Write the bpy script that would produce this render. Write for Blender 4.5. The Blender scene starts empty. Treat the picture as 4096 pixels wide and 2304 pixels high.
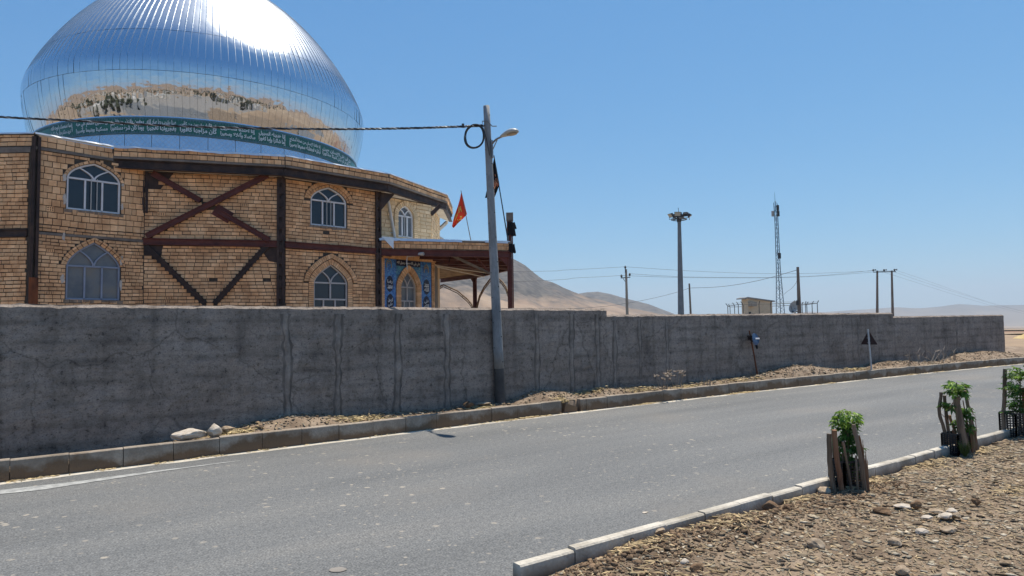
import bpy, math, random
import numpy as np
from mathutils import Vector, Matrix, noise as mnoise

random.seed(7)
rng = np.random.default_rng(7)
SC = bpy.context.scene
COL = SC.collection

# ------------------------------------------------------------------ camera, sky, sun, exposure
FPX, PITCH, ROLL, EYE = 2700.0, math.atan(153 / 2700), 0.015, 1.84
cd = bpy.data.cameras.new('camera')
cd.sensor_width = 36.0
cd.lens = 36.0 * FPX / 4096
cd.clip_start, cd.clip_end = 0.05, 30000
CAM = bpy.data.objects.new('camera', cd)
COL.objects.link(CAM)
CAM.matrix_world = (Matrix.Translation((0, 0, EYE)) @ Matrix.Rotation(math.pi / 2 + PITCH, 4, 'X')
                    @ Matrix.Rotation(-ROLL, 4, 'Z'))
SC.camera = CAM

TO_SUN = Vector((1.18, 1.75, 5.75)).normalized()
world = bpy.data.worlds.new('World')
SC.world = world
world.use_nodes = True
wn, wl = world.node_tree.nodes, world.node_tree.links
sky = wn.new('ShaderNodeTexSky')
sky.sky_type = 'NISHITA'
sky.sun_disc = False
sky.sun_elevation = math.asin(TO_SUN.z)
sky.sun_rotation = math.atan2(TO_SUN.x, TO_SUN.y)
sky.altitude = 1200
sky.air_density = 1.0
sky.dust_density = 1.0
sky.ozone_density = 8.0
# even tone curve per colour channel, the same over the whole sky
sep, comb = wn.new('ShaderNodeSeparateColor'), wn.new('ShaderNodeCombineColor')
wl.new(sky.outputs[0], sep.inputs[0])
def wmath(op, a, b):
    nd = wn.new('ShaderNodeMath'); nd.operation = op
    for i, v in enumerate((a, b)):
        if isinstance(v, (int, float)): nd.inputs[i].default_value = v
        else: wl.new(v, nd.inputs[i])
    return nd.outputs[0]
c_r = wmath('MULTIPLY', sep.outputs[0], .59)
c_g = wmath('MAXIMUM', c_r, wmath('MULTIPLY', wmath('POWER', sep.outputs[1], .74), 1.27))
c_b = wmath('MAXIMUM', c_g, wmath('MULTIPLY', wmath('POWER', sep.outputs[2], .50), 2.27))
for i, c in enumerate((c_r, c_g, c_b)): wl.new(c, comb.inputs[i])
wl.new(comb.outputs[0], wn['Background'].inputs[0])
wn['Background'].inputs[1].default_value = 0.105

sd = bpy.data.lights.new('sun', 'SUN')
sd.energy = 4.8
sd.angle = math.radians(0.53)
sd.color = (1.0, 0.925, 0.80)
SUN = bpy.data.objects.new('sun', sd)
COL.objects.link(SUN)
SUN.rotation_euler = TO_SUN.to_track_quat('Z', 'Y').to_euler()
SUN.location = (10, 20, 60)

SC.view_settings.view_transform = 'Standard'
SC.view_settings.look = 'None'
SC.view_settings.gamma = 1.0
SC.view_settings.use_curve_mapping = False
SC.view_settings.exposure = 0.42

# ------------------------------------------------------------------ helpers
def ray(px, py):
    u, v = (px - 2048) / FPX, (1152 - py) / FPX
    c, s = math.cos(ROLL), math.sin(ROLL)
    a, b = c * u + s * v, -s * u + c * v
    cp, sp = math.cos(PITCH), math.sin(PITCH)
    return Vector((a, cp - b * sp, sp + b * cp))
ORIG = Vector((0, 0, EYE))
def at_z(px, py, z):
    r = ray(px, py); return ORIG + r * ((z - EYE) / r.z)
def at_Y(px, py, Y):
    r = ray(px, py); return ORIG + r * (Y / r.y)
def pix(P):
    P = Vector(P) - ORIG
    cp, sp = math.cos(PITCH), math.sin(PITCH)
    d = P.y * cp + P.z * sp; up = -P.y * sp + P.z * cp
    if d < .01: return (1e6, 1e6)
    a, b = P.x / d, up / d
    c, s = math.cos(ROLL), math.sin(ROLL)
    return (2048 + FPX * (c * a - s * b), 1152 - FPX * (s * a + c * b))

def V(*a): return Vector(a)
ORG = {}

class MB:
    def __init__(self): self.v, self.f, self.t, self.uv = [], [], [], None
    def add(self, vs, fs, tone=0.0):
        o = len(self.v)
        self.v += [tuple(p) for p in vs]
        self.f += [tuple(i + o for i in q) for q in fs]
        self.t += [tone] * len(fs)
        return self
    def obox(self, c, ax, ay, az, tone=0.0):
        c = Vector(c)
        vs = [c + sx * ax + sy * ay + sz * az for sz in (-1, 1) for sx, sy in ((-1, -1), (1, -1), (1, 1), (-1, 1))]
        return self.add(vs, [(0, 3, 2, 1), (4, 5, 6, 7), (0, 1, 5, 4), (1, 2, 6, 5), (2, 3, 7, 6), (3, 0, 4, 7)], tone)
    def box(self, c, s, rz=0, tone=0.0):
        cs, sn = math.cos(rz), math.sin(rz)
        return self.obox(c, V(cs, sn, 0) * s[0] / 2, V(-sn, cs, 0) * s[1] / 2, V(0, 0, s[2] / 2), tone)
    def beam(self, p, q, w, h, up=(0, 0, 1), tone=0.0):
        p, q = Vector(p), Vector(q); d = q - p; L = d.length; d.normalize()
        side = d.cross(Vector(up))
        if side.length < 1e-4: side = d.cross(V(1, 0, 0))
        side.normalize(); u2 = side.cross(d)
        return self.obox((p + q) / 2, d * L / 2, side * w / 2, u2 * h / 2, tone)
    def ibeam(self, p, q, w, h, up=(0, 0, 1), t=.03):
        p, q = Vector(p), Vector(q); d = (q - p).normalized()
        side = d.cross(Vector(up)).normalized(); u2 = side.cross(d)
        self.beam(p, q, .35 * w, h - 2 * t, up)
        for s in (-1, 1): self.beam(p + u2 * s * (h - t) / 2, q + u2 * s * (h - t) / 2, w, t, up)
        return self
    def tube(self, pts, r, n=6, cap=True, tone=0.0):
        pts = [Vector(p) for p in pts]; m = len(pts)
        rs = r if isinstance(r, (list, tuple)) else [r] * m
        vs, prev = [], None
        for i, p in enumerate(pts):
            d = (pts[min(i + 1, m - 1)] - pts[max(i - 1, 0)]).normalized()
            if prev is None:
                a = d.cross(V(0, 0, 1) if abs(d.z) < .9 else V(1, 0, 0)).normalized()
            else:
                a = (prev - d * prev.dot(d)).normalized()
            prev = a; b = d.cross(a)
            for k in range(n):
                an = 2 * math.pi * k / n
                vs.append(p + (a * math.cos(an) + b * math.sin(an)) * rs[i])
        fs = [(i * n + k, i * n + (k + 1) % n, (i + 1) * n + (k + 1) % n, (i + 1) * n + k) for i in range(m - 1) for k in range(n)]
        if cap: fs += [tuple(range(n - 1, -1, -1)), tuple((m - 1) * n + k for k in range(n))]
        return self.add(vs, fs, tone)
    def prism(self, poly, vec, tone=0.0):
        n = len(poly); poly = [Vector(p) for p in poly]; vec = Vector(vec)
        vs = poly + [p + vec for p in poly]
        fs = [tuple(range(n - 1, -1, -1)), tuple(range(n, 2 * n))]
        fs += [(i, (i + 1) % n, n + (i + 1) % n, n + i) for i in range(n)]
        return self.add(vs, fs, tone)
    def strip(self, A, B, vec, tone=0.0):
        """solid ribbon between the point rows A and B, thickened by vec"""
        n = len(A); A = [Vector(p) for p in A]; B = [Vector(p) for p in B]; vec = Vector(vec)
        vs = A + B + [p + vec for p in A] + [p + vec for p in B]
        fs = []
        for i in range(n - 1):
            fs += [(i, i + 1, n + i + 1, n + i), (2 * n + i, 3 * n + i, 3 * n + i + 1, 2 * n + i + 1),
                   (i, 2 * n + i, 2 * n + i + 1, i + 1), (n + i, n + i + 1, 3 * n + i + 1, 3 * n + i)]
        fs += [(0, n, 3 * n, 2 * n), (n - 1, 3 * n - 1, 4 * n - 1, 2 * n - 1)]
        return self.add(vs, fs, tone)
    def lathe(self, prof, c, n=16, tone=0.0):
        vs = [(c[0] + r * math.cos(2 * math.pi * k / n), c[1] + r * math.sin(2 * math.pi * k / n), c[2] + z) for r, z in prof for k in range(n)]
        m = len(prof)
        fs = [(i * n + k, i * n + (k + 1) % n, (i + 1) * n + (k + 1) % n, (i + 1) * n + k) for i in range(m - 1) for k in range(n)]
        return self.add(vs, fs, tone)
    def build(self, name, mat, parent=None, smooth=False, label=None):
        org = ORG.get(parent.name, Vector((0, 0, 0))) if parent else Vector((0, 0, 0))
        me = bpy.data.meshes.new(name)
        if parent is None and self.v and not getattr(self, 'keep', False):
            a = np.array(self.v); org = Vector(((a[:, 0].min() + a[:, 0].max()) / 2, (a[:, 1].min() + a[:, 1].max()) / 2, a[:, 2].min()))
        me.from_pydata([(p[0] - org.x, p[1] - org.y, p[2] - org.z) for p in self.v], [], self.f)
        if any(self.t):
            at = me.attributes.new('tone', 'FLOAT', 'FACE'); at.data.foreach_set('value', self.t)
        if self.uv:
            ul = me.uv_layers.new(name='UVMap')
            li = np.empty(len(me.loops), np.int32); me.loops.foreach_get('vertex_index', li)
            ul.data.foreach_set('uv', np.array(self.uv, np.float32)[li].ravel())
        if smooth: me.polygons.foreach_set('use_smooth', [True] * len(me.polygons))
        me.materials.append(mat)
        me.update()
        o = bpy.data.objects.new(name, me); COL.objects.link(o)
        if parent: o.parent = parent; ORG[o.name] = org
        else: o.location = org; ORG[o.name] = org
        if label: o['label'] = label
        return o

def tag(o, label=None, cat=None, group=None, kind=None):
    if label: o['label'] = label
    if cat: o['category'] = cat
    if group: o['group'] = group
    if kind: o['kind'] = kind
    return o
def thing(name, loc, label, cat, group=None):
    o = bpy.data.objects.new(name, None); COL.objects.link(o)
    o.empty_display_size = .2
    o.location = loc; ORG[o.name] = Vector(loc)
    return tag(o, label, cat, group)

# ------------------------------------------------------------------ materials
def lin(r, g, b):
    f = lambda c: c / 12.92 if c <= .04045 else ((c + .055) / 1.055) ** 2.4
    return (f(r / 255), f(g / 255), f(b / 255))
def mat(name, cols, scale=3.0, detail=6, rough=.85, metal=0.0, bump=0.0, bscale=40.0, stretch=(1, 1, 1), spec=.3,
        rand=0.0, tone=0.0, lo=.35, hi=.65, fine=0.0, world_co=False, vcol=False, trans=0.0):
    m = bpy.data.materials.new(name); m.use_nodes = True
    n, l = m.node_tree.nodes, m.node_tree.links
    p = n['Principled BSDF']
    p.inputs['Roughness'].default_value = rough; p.inputs['Metallic'].default_value = metal
    p.inputs['Specular IOR Level'].default_value = spec
    tc = n.new('ShaderNodeTexCoord')
    if world_co:
        tc = n.new('ShaderNodeNewGeometry'); co = tc.outputs['Position']
    else: co = tc.outputs['Object']
    mp = n.new('ShaderNodeMapping'); mp.inputs['Scale'].default_value = stretch; l.new(co, mp.inputs[0])
    if vcol:
        a = n.new('ShaderNodeAttribute'); a.attribute_name = 'col'; col = a.outputs['Color']
    elif len(cols) == 1:
        rg = n.new('ShaderNodeRGB'); rg.outputs[0].default_value = (*cols[0], 1); col = rg.outputs[0]
    else:
        nz = n.new('ShaderNodeTexNoise'); nz.inputs['Scale'].default_value = scale; nz.inputs['Detail'].default_value = detail
        nz.inputs['Roughness'].default_value = .62
        l.new(mp.outputs[0], nz.inputs['Vector'])
        cr = n.new('ShaderNodeValToRGB'); e = cr.color_ramp.elements
        while len(e) < len(cols): e.new(.5)
        for i, c in enumerate(cols):
            e[i].position = lo + (hi - lo) * i / (len(cols) - 1); e[i].color = (*c, 1)
        l.new(nz.outputs[0], cr.inputs[0]); col = cr.outputs[0]
    def mul(col, sock, amt):
        mr = n.new('ShaderNodeMapRange'); mr.inputs['To Min'].default_value = 1 - amt; mr.inputs['To Max'].default_value = 1 + amt
        l.new(sock, mr.inputs['Value'])
        mx = n.new('ShaderNodeVectorMath'); mx.operation = 'SCALE'
        l.new(col, mx.inputs[0]); l.new(mr.outputs[0], mx.inputs['Scale']); return mx.outputs[0]
    if rand:
        oi = n.new('ShaderNodeObjectInfo'); col = mul(col, oi.outputs['Random'], rand)
    if tone:
        a = n.new('ShaderNodeAttribute'); a.attribute_name = 'tone'; col = mul(col, a.outputs['Fac'], tone)
    if fine or bump:
        nf = n.new('ShaderNodeTexNoise'); nf.inputs['Scale'].default_value = bscale; nf.inputs['Detail'].default_value = 5
        l.new(mp.outputs[0], nf.inputs['Vector'])
        if fine: col = mul(col, nf.outputs[0], fine)
        if bump:
            bp = n.new('ShaderNodeBump'); bp.inputs['Strength'].default_value = bump; bp.inputs['Distance'].default_value = .02
            l.new(nf.outputs[0], bp.inputs['Height']); l.new(bp.outputs[0], p.inputs['Normal'])
    l.new(col, p.inputs['Base Color'])
    if trans:
        p.inputs['Subsurface Weight'].default_value = 0
        tr = n.new('ShaderNodeBsdfTranslucent'); l.new(col, tr.inputs['Color'])
        ms = n.new('ShaderNodeMixShader'); ms.inputs[0].default_value = trans
        l.new(p.outputs[0], ms.inputs[1]); l.new(tr.outputs[0], ms.inputs[2])
        l.new(ms.outputs[0], n['Material Output'].inputs['Surface'])
    m['mul'] = 0
    return m

BRC = [(.57, .31, .15), (.73, .43, .22), (.80, .52, .29)]
M = {}
M['brick'] = mat('brick_part', BRC, scale=2.2, rand=.17, fine=.22, bscale=6, bump=.3, world_co=True)
M['brick_t'] = mat('brick_joined', BRC, scale=2.2, tone=.17, fine=.22, bscale=6, bump=.3, world_co=True)
M['cream'] = mat('cream_brick', [(.66, .47, .26), (.76, .57, .35)], scale=2, tone=.12, fine=.15, bscale=20, bump=.2)
M['mortar'] = mat('mortar', [(.045, .036, .028), (.085, .07, .055)], scale=4, bump=.5, bscale=25)
M['strip'] = mat('grey_render', [(.13, .115, .10), (.22, .19, .16)], scale=3, bump=.4, bscale=30)
M['steel'] = mat('red_primer_steel', [(.075, .021, .017), (.13, .037, .028)], scale=2.5, rough=.6, fine=.3, bscale=14)
M['steel_dark'] = mat('dark_steel', [(.018, .013, .012), (.04, .024, .02), (.06, .035, .025)], scale=3, rough=.6, fine=.3, bscale=14)
M['rust'] = mat('rusty_steel', [(.05, .02, .012), (.22, .07, .025)], scale=3, rough=.8, stretch=(1, 1, .3))
M['white'] = mat('white_upvc', [(.62, .62, .63), (.72, .72, .72)], scale=3, rough=.4, spec=.5)
M['grey_frame'] = mat('grey_frame', [(.20, .24, .32), (.26, .30, .38)], scale=3, rough=.5, spec=.5)
M['pale_frame'] = mat('worn_frame', [(.38, .37, .36), (.50, .48, .46)], scale=5, rough=.6)
M['glass'] = mat('window_glass', [(.012, .018, .028), (.02, .03, .042)], scale=.7, rough=.06, spec=.5)
M['film'] = mat('filmed_glass', [(.10, .12, .14), (.15, .165, .175), (.19, .18, .16)], scale=1.2, rough=.25, spec=.4)
M['flash'] = mat('galvanised_flashing', [(.62, .64, .66), (.75, .77, .78)], scale=3, rough=.35, metal=.55, spec=.5, bump=.2, bscale=6)
M['plaster'] = mat('soffit_plaster', [(.50, .44, .35), (.60, .54, .44)], scale=2)
M['plaster_b'] = mat('chipped_plaster', [(.42, .38, .33), (.58, .53, .47)], scale=6, bump=.6, bscale=25)
M['pvc'] = mat('pvc_pipe', [(.52, .50, .46), (.62, .60, .56)], scale=3, rough=.45)
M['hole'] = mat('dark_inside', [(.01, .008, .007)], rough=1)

# ------------------------------------------------------------------ terrain, hills, air
def smooth01(t): t = min(1, max(0, t)); return t * t * (3 - 2 * t)
def terr(x, y):
    d = math.hypot(x, y)
    z = -.03 - .0115 * min(3000, max(0, d - 60))
    z += 2.0 * math.exp(-((x - 33) ** 2 + (y - 93) ** 2) / 22 ** 2)
    return z
gm = mat('dry_plain', [(.20, .135, .085), (.29, .205, .13), (.36, .27, .175)], scale=.012, detail=9, rough=.95, fine=.35, bscale=.6, world_co=True)
g = MB()
radii = [0, 4, 8, 14, 20, 27, 35, 44, 54, 66, 80, 95, 112, 132, 160, 200, 260, 350, 480, 660, 900, 1300, 1900, 2800, 4200, 6500, 9000]
NS = 144
vs = [(0, 0, terr(0, 0))]
for r in radii[1:]:
    for k in range(NS):
        a = 2 * math.pi * k / NS
        x, y = r * math.cos(a), r * math.sin(a)
        vs.append((x, y, terr(x, y) + (0 if r < 60 else (mnoise.noise(V(x, y, 0) * .01)) * min(1.2, r * .002))))
fs = [(0, 1 + k, 1 + (k + 1) % NS) for k in range(NS)]
for i in range(len(radii) - 2):
    for k in range(NS):
        a, b = 1 + i * NS + k, 1 + i * NS + (k + 1) % NS
        fs.append((a, a + NS, b + NS, b))
g.add(vs, fs); g.keep = True
tag(g.build('ground', gm, smooth=True), kind='structure')

def hill_mesh(name, ridge, Yr, Y0, m, rough=.03, rows=26, step=14, extra=None, back=.6):
    """heightfield whose crest follows a skyline at distance Yr, foot at Y0"""
    xs = [p[0] for p in ridge]
    n = int((xs[-1] - xs[0]) / step) + 1
    cols = []
    for i in range(n):
        px = xs[0] + (xs[-1] - xs[0]) * i / (n - 1)
        py = np.interp(px, xs, [p[1] for p in ridge])
        Pr = at_Y(px, py, Yr)
        col = []
        for j in range(rows + 5):
            t = j / (rows - 1)
            Y = Y0 + (Yr - Y0) * t
            x = Pr.x * (Y / Yr)
            base = terr(x, Y) - 3
            H = Pr.z - base
            if t <= 1:
                pr = .35 * t + .65 * t ** 1.9
                nz = mnoise.fractal(V(x, Y, 3) * (6 / Yr), .9, 2.1, 6) * rough * H * (4 * t * (1 - t) + .12 * t)
                rv = -abs(mnoise.noise(V(x * 16 / Yr + .5 * mnoise.noise(V(x, Y, 0) * 5 / Yr), Y * 2.5 / Yr, 9))) * rough * 1.3 * H * t * (1.02 - t) * 4
                z = base + H * pr + nz + rv
            else:
                z = base + H * (1 - back * (t - 1) * 3)
            col.append((x, Y, z))
        cols.append(col)
    nr = rows + 5
    g = MB(); g.keep = True
    g.add([p for c in cols for p in c], [(i * nr + j, (i + 1) * nr + j, (i + 1) * nr + j + 1, i * nr + j + 1) for i in range(n - 1) for j in range(nr - 1)])
    return tag(g.build(name, m, smooth=True), kind='structure')

def hill_mat(name, sand, rock, z0, z1, sc=.01):
    m = mat(name, sand, scale=sc, detail=10, rough=.95, world_co=True)
    n, l = m.node_tree.nodes, m.node_tree.links
    p = n['Principled BSDF']
    old = p.inputs['Base Color'].links[0].from_socket
    ge = n.new('ShaderNodeNewGeometry'); sx = n.new('ShaderNodeSeparateXYZ'); l.new(ge.outputs['Position'], sx.inputs[0])
    mp = n.new('ShaderNodeMapping'); mp.inputs['Scale'].default_value = (1, .5, 1.6); l.new(ge.outputs['Position'], mp.inputs[0])
    nz = n.new('ShaderNodeTexNoise'); nz.inputs['Scale'].default_value = sc * 3; nz.inputs['Detail'].default_value = 9
    nz.inputs['Roughness'].default_value = .68
    l.new(mp.outputs[0], nz.inputs['Vector'])
    mr = n.new('ShaderNodeMapRange'); mr.inputs['From Min'].default_value = z0; mr.inputs['From Max'].default_value = z1
    l.new(sx.outputs['Z'], mr.inputs['Value'])
    ad = n.new('ShaderNodeMath'); ad.operation = 'ADD'; l.new(mr.outputs[0], ad.inputs[0]); l.new(nz.outputs[0], ad.inputs[1])
    cr = n.new('ShaderNodeValToRGB'); cr.color_ramp.elements[0].position = .72; cr.color_ramp.elements[1].position = .98
    l.new(ad.outputs[0], cr.inputs[0])
    n2 = n.new('ShaderNodeTexNoise'); n2.inputs['Scale'].default_value = sc * 14; n2.inputs['Detail'].default_value = 8
    l.new(ge.outputs['Position'], n2.inputs['Vector'])
    c2 = n.new('ShaderNodeValToRGB'); c2.color_ramp.elements[0].position = .38; c2.color_ramp.elements[1].position = .62
    c2.color_ramp.elements[0].color = (*rock[0], 1); c2.color_ramp.elements[1].color = (*rock[1], 1)
    l.new(n2.outputs[0], c2.inputs[0])
    mx = n.new('ShaderNodeMix'); mx.data_type = 'RGBA'
    l.new(cr.outputs[0], mx.inputs[0]); l.new(old, mx.inputs[6]); l.new(c2.outputs[0], mx.inputs[7])
    l.new(mx.outputs[2], p.inputs['Base Color'])
    return m
hm = hill_mat('mountain', [(.20, .135, .085), (.265, .18, .12), (.32, .23, .155)], [(.035, .032, .03), (.11, .095, .08)], -10, 135, .006)
hill_mesh('mountain', [(-900, 1000), (-300, 940), (600, 830), (1100, 800), (1400, 830), (1600, 880), (1761, 943), (1791, 962), (1880, 985), (1960, 1008), (2055, 1036),
    (2103, 1063), (2140, 1093), (2175, 1119), (2210, 1128), (2250, 1147), (2300, 1168), (2350, 1184), (2420, 1203), (2520, 1232), (2600, 1246), (2700, 1275), (2900, 1310)], 1300, 420, hm, rough=.11, rows=44, step=9)
hm2 = hill_mat('second_hill', [(.21, .145, .095), (.28, .195, .13)], [(.05, .042, .036), (.12, .10, .08)], -30, 110, .004)
hill_mesh('second_hill', [(2050, 1240), (2150, 1215), (2240, 1190), (2300, 1177), (2340, 1169), (2390, 1166), (2440, 1175), (2498, 1192), (2594, 1216), (2650, 1238), (2691, 1253), (2760, 1284), (2900, 1310)], 2300, 1400, hm2, rough=.05)
hf = hill_mat('far_hills', [(.17, .13, .095), (.23, .18, .13)], [(.08, .07, .06), (.14, .12, .095)], 0, 220, .0015)
hill_mesh('far_hills', [(2950, 1280), (3100, 1262), (3234, 1246), (3298, 1249), (3383, 1242), (3480, 1236), (3587, 1228), (3640, 1232), (3681, 1233), (3760, 1226), (3834, 1216),
    (3890, 1219), (3936, 1222), (4010, 1220), (4096, 1219), (4250, 1212), (4400, 1225), (4700, 1205), (5200, 1230)], 5200, 3300, hf, rough=.10, rows=22)

# hills, trees and tents on the near side of the road: the dome mirrors them
hb = hill_mat('south_hills', [(.20, .135, .085), (.27, .19, .125)], [(.08, .06, .045), (.15, .115, .085)], 0, 90, .02)
def ring_hill(name, a0, a1, d0, d1, hmax, m, seed):
    n, rows = 120, 16
    g = MB(); g.keep = True; vs = []
    for i in range(n):
        a = math.radians(a0 + (a1 - a0) * i / (n - 1))
        e = math.sin(math.pi * i / (n - 1)) ** .5
        H = hmax * e * (.62 + .38 * mnoise.fractal(V(math.cos(a) * 3, math.sin(a) * 3, seed), 1, 2, 5))
        for j in range(rows):
            t = j / (rows - 1); d = d0 + (d1 - d0) * t
            x, y = d * math.cos(a), d * math.sin(a)
            z = terr(x, y) - 2 + H * (math.sin(math.pi * min(1, t * 1.05) / 1.05 * .55) ** 1.5) + 6 * mnoise.fractal(V(x, y, 0) * .02, 1, 2, 4) * t
            vs.append((x, y, z))
    fs = [(i * rows + j, i * rows + j + 1, (i + 1) * rows + j + 1, (i + 1) * rows + j) for i in range(n - 1) for j in range(rows - 1)]
    g.add(vs, fs)
    return tag(g.build(name, m, smooth=True), kind='structure')
ring_hill('south_hills', 176, 372, 300, 1100, 62, hb, 4)

# ------------------------------------------------------------------ road and kerbs
KP = [at_z(x, y, .27) for x, y in ((0, 1842), (704, 1772), (1400, 1693), (1928, 1639), (2305, 1592), (3000, 1530), (3553, 1475), (4096, 1428))]
E_ = (KP[-1] - KP[0]); E_.z = 0; E_.normalize()
N_ = V(-E_.y, E_.x, 0)                     # away from the camera, across the road
K0 = KP[0].copy(); K0.z = 0
TT = [((p - K0).dot(E_), (p - K0).dot(N_)) for p in KP]
ss = np.array([t[0] for t in TT]); oo = np.array([t[1] for t in TT])
cf = np.polyfit(ss, oo, 2)
S1 = ss[-1]
def koff(s):
    sc_ = min(max(s, -1.5), S1 + 2); return float(np.polyval(cf, sc_))
def fk(s, t=0.0, z=0.0):
    """point beside the far kerb: s metres along, t metres behind its front face"""
    p = K0 + E_ * s + N_ * (koff(s) + t); return V(p.x, p.y, z)
def s_of(px, py, z=.27):
    p = at_z(px, py, z) - K0; return p.dot(E_)
NK0 = at_z(2049, 2243, .2); NK1 = at_z(4005, 1718, .2)
NE = (NK1 - NK0); NE.z = 0; NE.normalize(); NM = V(NE.y, -NE.x, 0)    # NM points to the camera side
def nk(s, t=0.0, z=0.0):
    p = NK0 + NE * s + NM * t; return V(p.x, p.y, z)

def asphalt_mat():
    m = bpy.data.materials.new('asphalt'); m.use_nodes = True
    n, l = m.node_tree.nodes, m.node_tree.links; p = n['Principled BSDF']
    p.inputs['Roughness'].default_value = .82; p.inputs['Specular IOR Level'].default_value = .35
    ge = n.new('ShaderNodeNewGeometry')
    def nz(sc, det=5, st=None, rot=0):
        t = n.new('ShaderNodeTexNoise'); t.inputs['Scale'].default_value = sc; t.inputs['Detail'].default_value = det
        mp = n.new('ShaderNodeMapping'); mp.vector_type = 'TEXTURE'
        mp.inputs['Rotation'].default_value = (0, 0, math.atan2(E_.y, E_.x))
        if st: mp.inputs['Scale'].default_value = st
        l.new(ge.outputs['Position'], mp.inputs[0]); l.new(mp.outputs[0], t.inputs['Vector']); return t.outputs[0]
    def ramp(sock, pts):
        r = n.new('ShaderNodeValToRGB'); e = r.color_ramp.elements
        while len(e) < len(pts): e.new(.5)
        for i, (q, c) in enumerate(pts): e[i].position = q; e[i].color = (*c, 1)
        l.new(sock, r.inputs[0]); return r.outputs[0]
    def mix(f, a, b, mode='MIX'):
        x = n.new('ShaderNodeMix'); x.data_type = 'RGBA'; x.blend_type = mode
        l.new(f, x.inputs[0]) if not isinstance(f, float) else setattr(x.inputs[0], 'default_value', f)
        l.new(a, x.inputs[6]); l.new(b, x.inputs[7]); return x.outputs[2]
    base = ramp(nz(.5, 7, (4, 1, 1)), [(.3, (.118, .120, .120)), (.55, (.140, .141, .139)), (.75, (.165, .160, .152))])
    agg = ramp(nz(60, 3), [(.30, (.45, .45, .45)), (.5, (1, 1, 1)), (.70, (1.7, 1.67, 1.62))])
    c = mix(.85, base, agg, 'MULTIPLY')
    ag2 = ramp(nz(17, 6), [(.32, (.78, .78, .785)), (.5, (1, 1, 1)), (.68, (1.22, 1.21, 1.19))])
    c = mix(.75, c, ag2, 'MULTIPLY')
    ag3 = ramp(nz(1.1, 8, (9, 1, 1)), [(.34, (.85, .855, .86)), (.52, (1, 1, 1)), (.70, (1.15, 1.13, 1.10))])
    c = mix(1.0, c, ag3, 'MULTIPLY')
    vo = n.new('ShaderNodeTexVoronoi'); vo.inputs['Scale'].default_value = 4.4; vo.inputs['Randomness'].default_value = 1
    l.new(ge.outputs['Position'], vo.inputs['Vector'])
    nn = n.new('ShaderNodeMath'); nn.operation = 'ADD'
    l.new(vo.outputs['Distance'], nn.inputs[0])
    nm = n.new('ShaderNodeMath'); nm.operation = 'MULTIPLY'; nm.inputs[1].default_value = .35; l.new(nz(14, 3), nm.inputs[0]); l.new(nm.outputs[0], nn.inputs[1])
    spot = ramp(nn.outputs[0], [(.27, (1, 1, 1)), (.33, (0, 0, 0))])
    pr = ramp(nz(.45, 4), [(.42, (.08, .08, .08)), (.60, (.85, .85, .85))])
    sp = mix(1.0, spot, pr, 'MULTIPLY')
    dust = n.new('ShaderNodeRGB'); dust.outputs[0].default_value = (.36, .315, .255, 1)
    c = mix(sp, c, dust.outputs[0])
    v2 = n.new('ShaderNodeTexVoronoi'); v2.inputs['Scale'].default_value = 9; l.new(ge.outputs['Position'], v2.inputs['Vector'])
    sp2 = mix(1.0, ramp(v2.outputs['Distance'], [(.10, (1, 1, 1)), (.17, (0, 0, 0))]), ramp(nz(.6, 5), [(.44, (0, 0, 0)), (.60, (.75, .75, .75))]), 'MULTIPLY')
    c = mix(sp2, c, dust.outputs[0])
    dirt = ramp(nz(.35, 6), [(.55, (0, 0, 0)), (.8, (.45, .45, .45))])
    d2 = n.new('ShaderNodeRGB'); d2.outputs[0].default_value = (.215, .185, .15, 1)
    c = mix(dirt, c, d2.outputs[0])
    l.new(c, p.inputs['Base Color'])
    b = n.new('ShaderNodeBump'); b.inputs['Strength'].default_value = .55; b.inputs['Distance'].default_value = .006
    l.new(nz(90, 3), b.inputs['Height']); l.new(b.outputs[0], p.inputs['Normal'])
    return m
M['asphalt'] = asphalt_mat()
g = MB(); g.keep = True
svals = [-60, -40, -25, -16] + [-12 + 1.0 * i for i in range(0, 62)] + [55, 62, 70, 80, 95, 115, 140]
rowv = []
for s in svals:
    a, b = fk(s, -.03), K0 + E_ * s + N_ * (((NK0 - K0).dot(N_)) - 12)
    pts = [a + (V(b.x, b.y, 0) - a) * t for t in (0, .1, .25, .4, .55, .7, .85, 1)]
    rowv += [V(p.x, p.y, (terr(p.x, p.y) + .03) if p.length > 60 else 0) for p in pts]
g.add(rowv, [(i * 8 + j, i * 8 + j + 1, i * 8 + 9 + j, i * 8 + 8 + j) for i in range(len(svals) - 1) for j in range(7)])
tag(g.build('road', M['asphalt'], smooth=True), kind='structure')

paint = mat('worn_road_paint', [(.21, .21, .205), (.42, .42, .40)], scale=6, rough=.8, fine=.35, bscale=30, world_co=True)
g = MB(); g.keep = True
L_ = [(-250, 2000, 26), (0, 1968, 23), (160, 1951, 21), (330, 1928, 16), (480, 1906, 12), (620, 1886, 8), (760, 1868, 5), (880, 1852, 3), (962, 1842, 1)]
A, B = [], []
for i, (x, y, h) in enumerate(L_):
    w = .8 + .4 * random.random()
    p, q = at_z(x, y - h * w * .4, .005), at_z(x, y + h * w * .4, .005); A.append(p); B.append(q)
n = len(A)
g.add(A + B, [(i, n + i, n + i + 1, i + 1) for i in range(n - 1)])
tag(g.build('road_line', paint), kind='structure')

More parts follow.
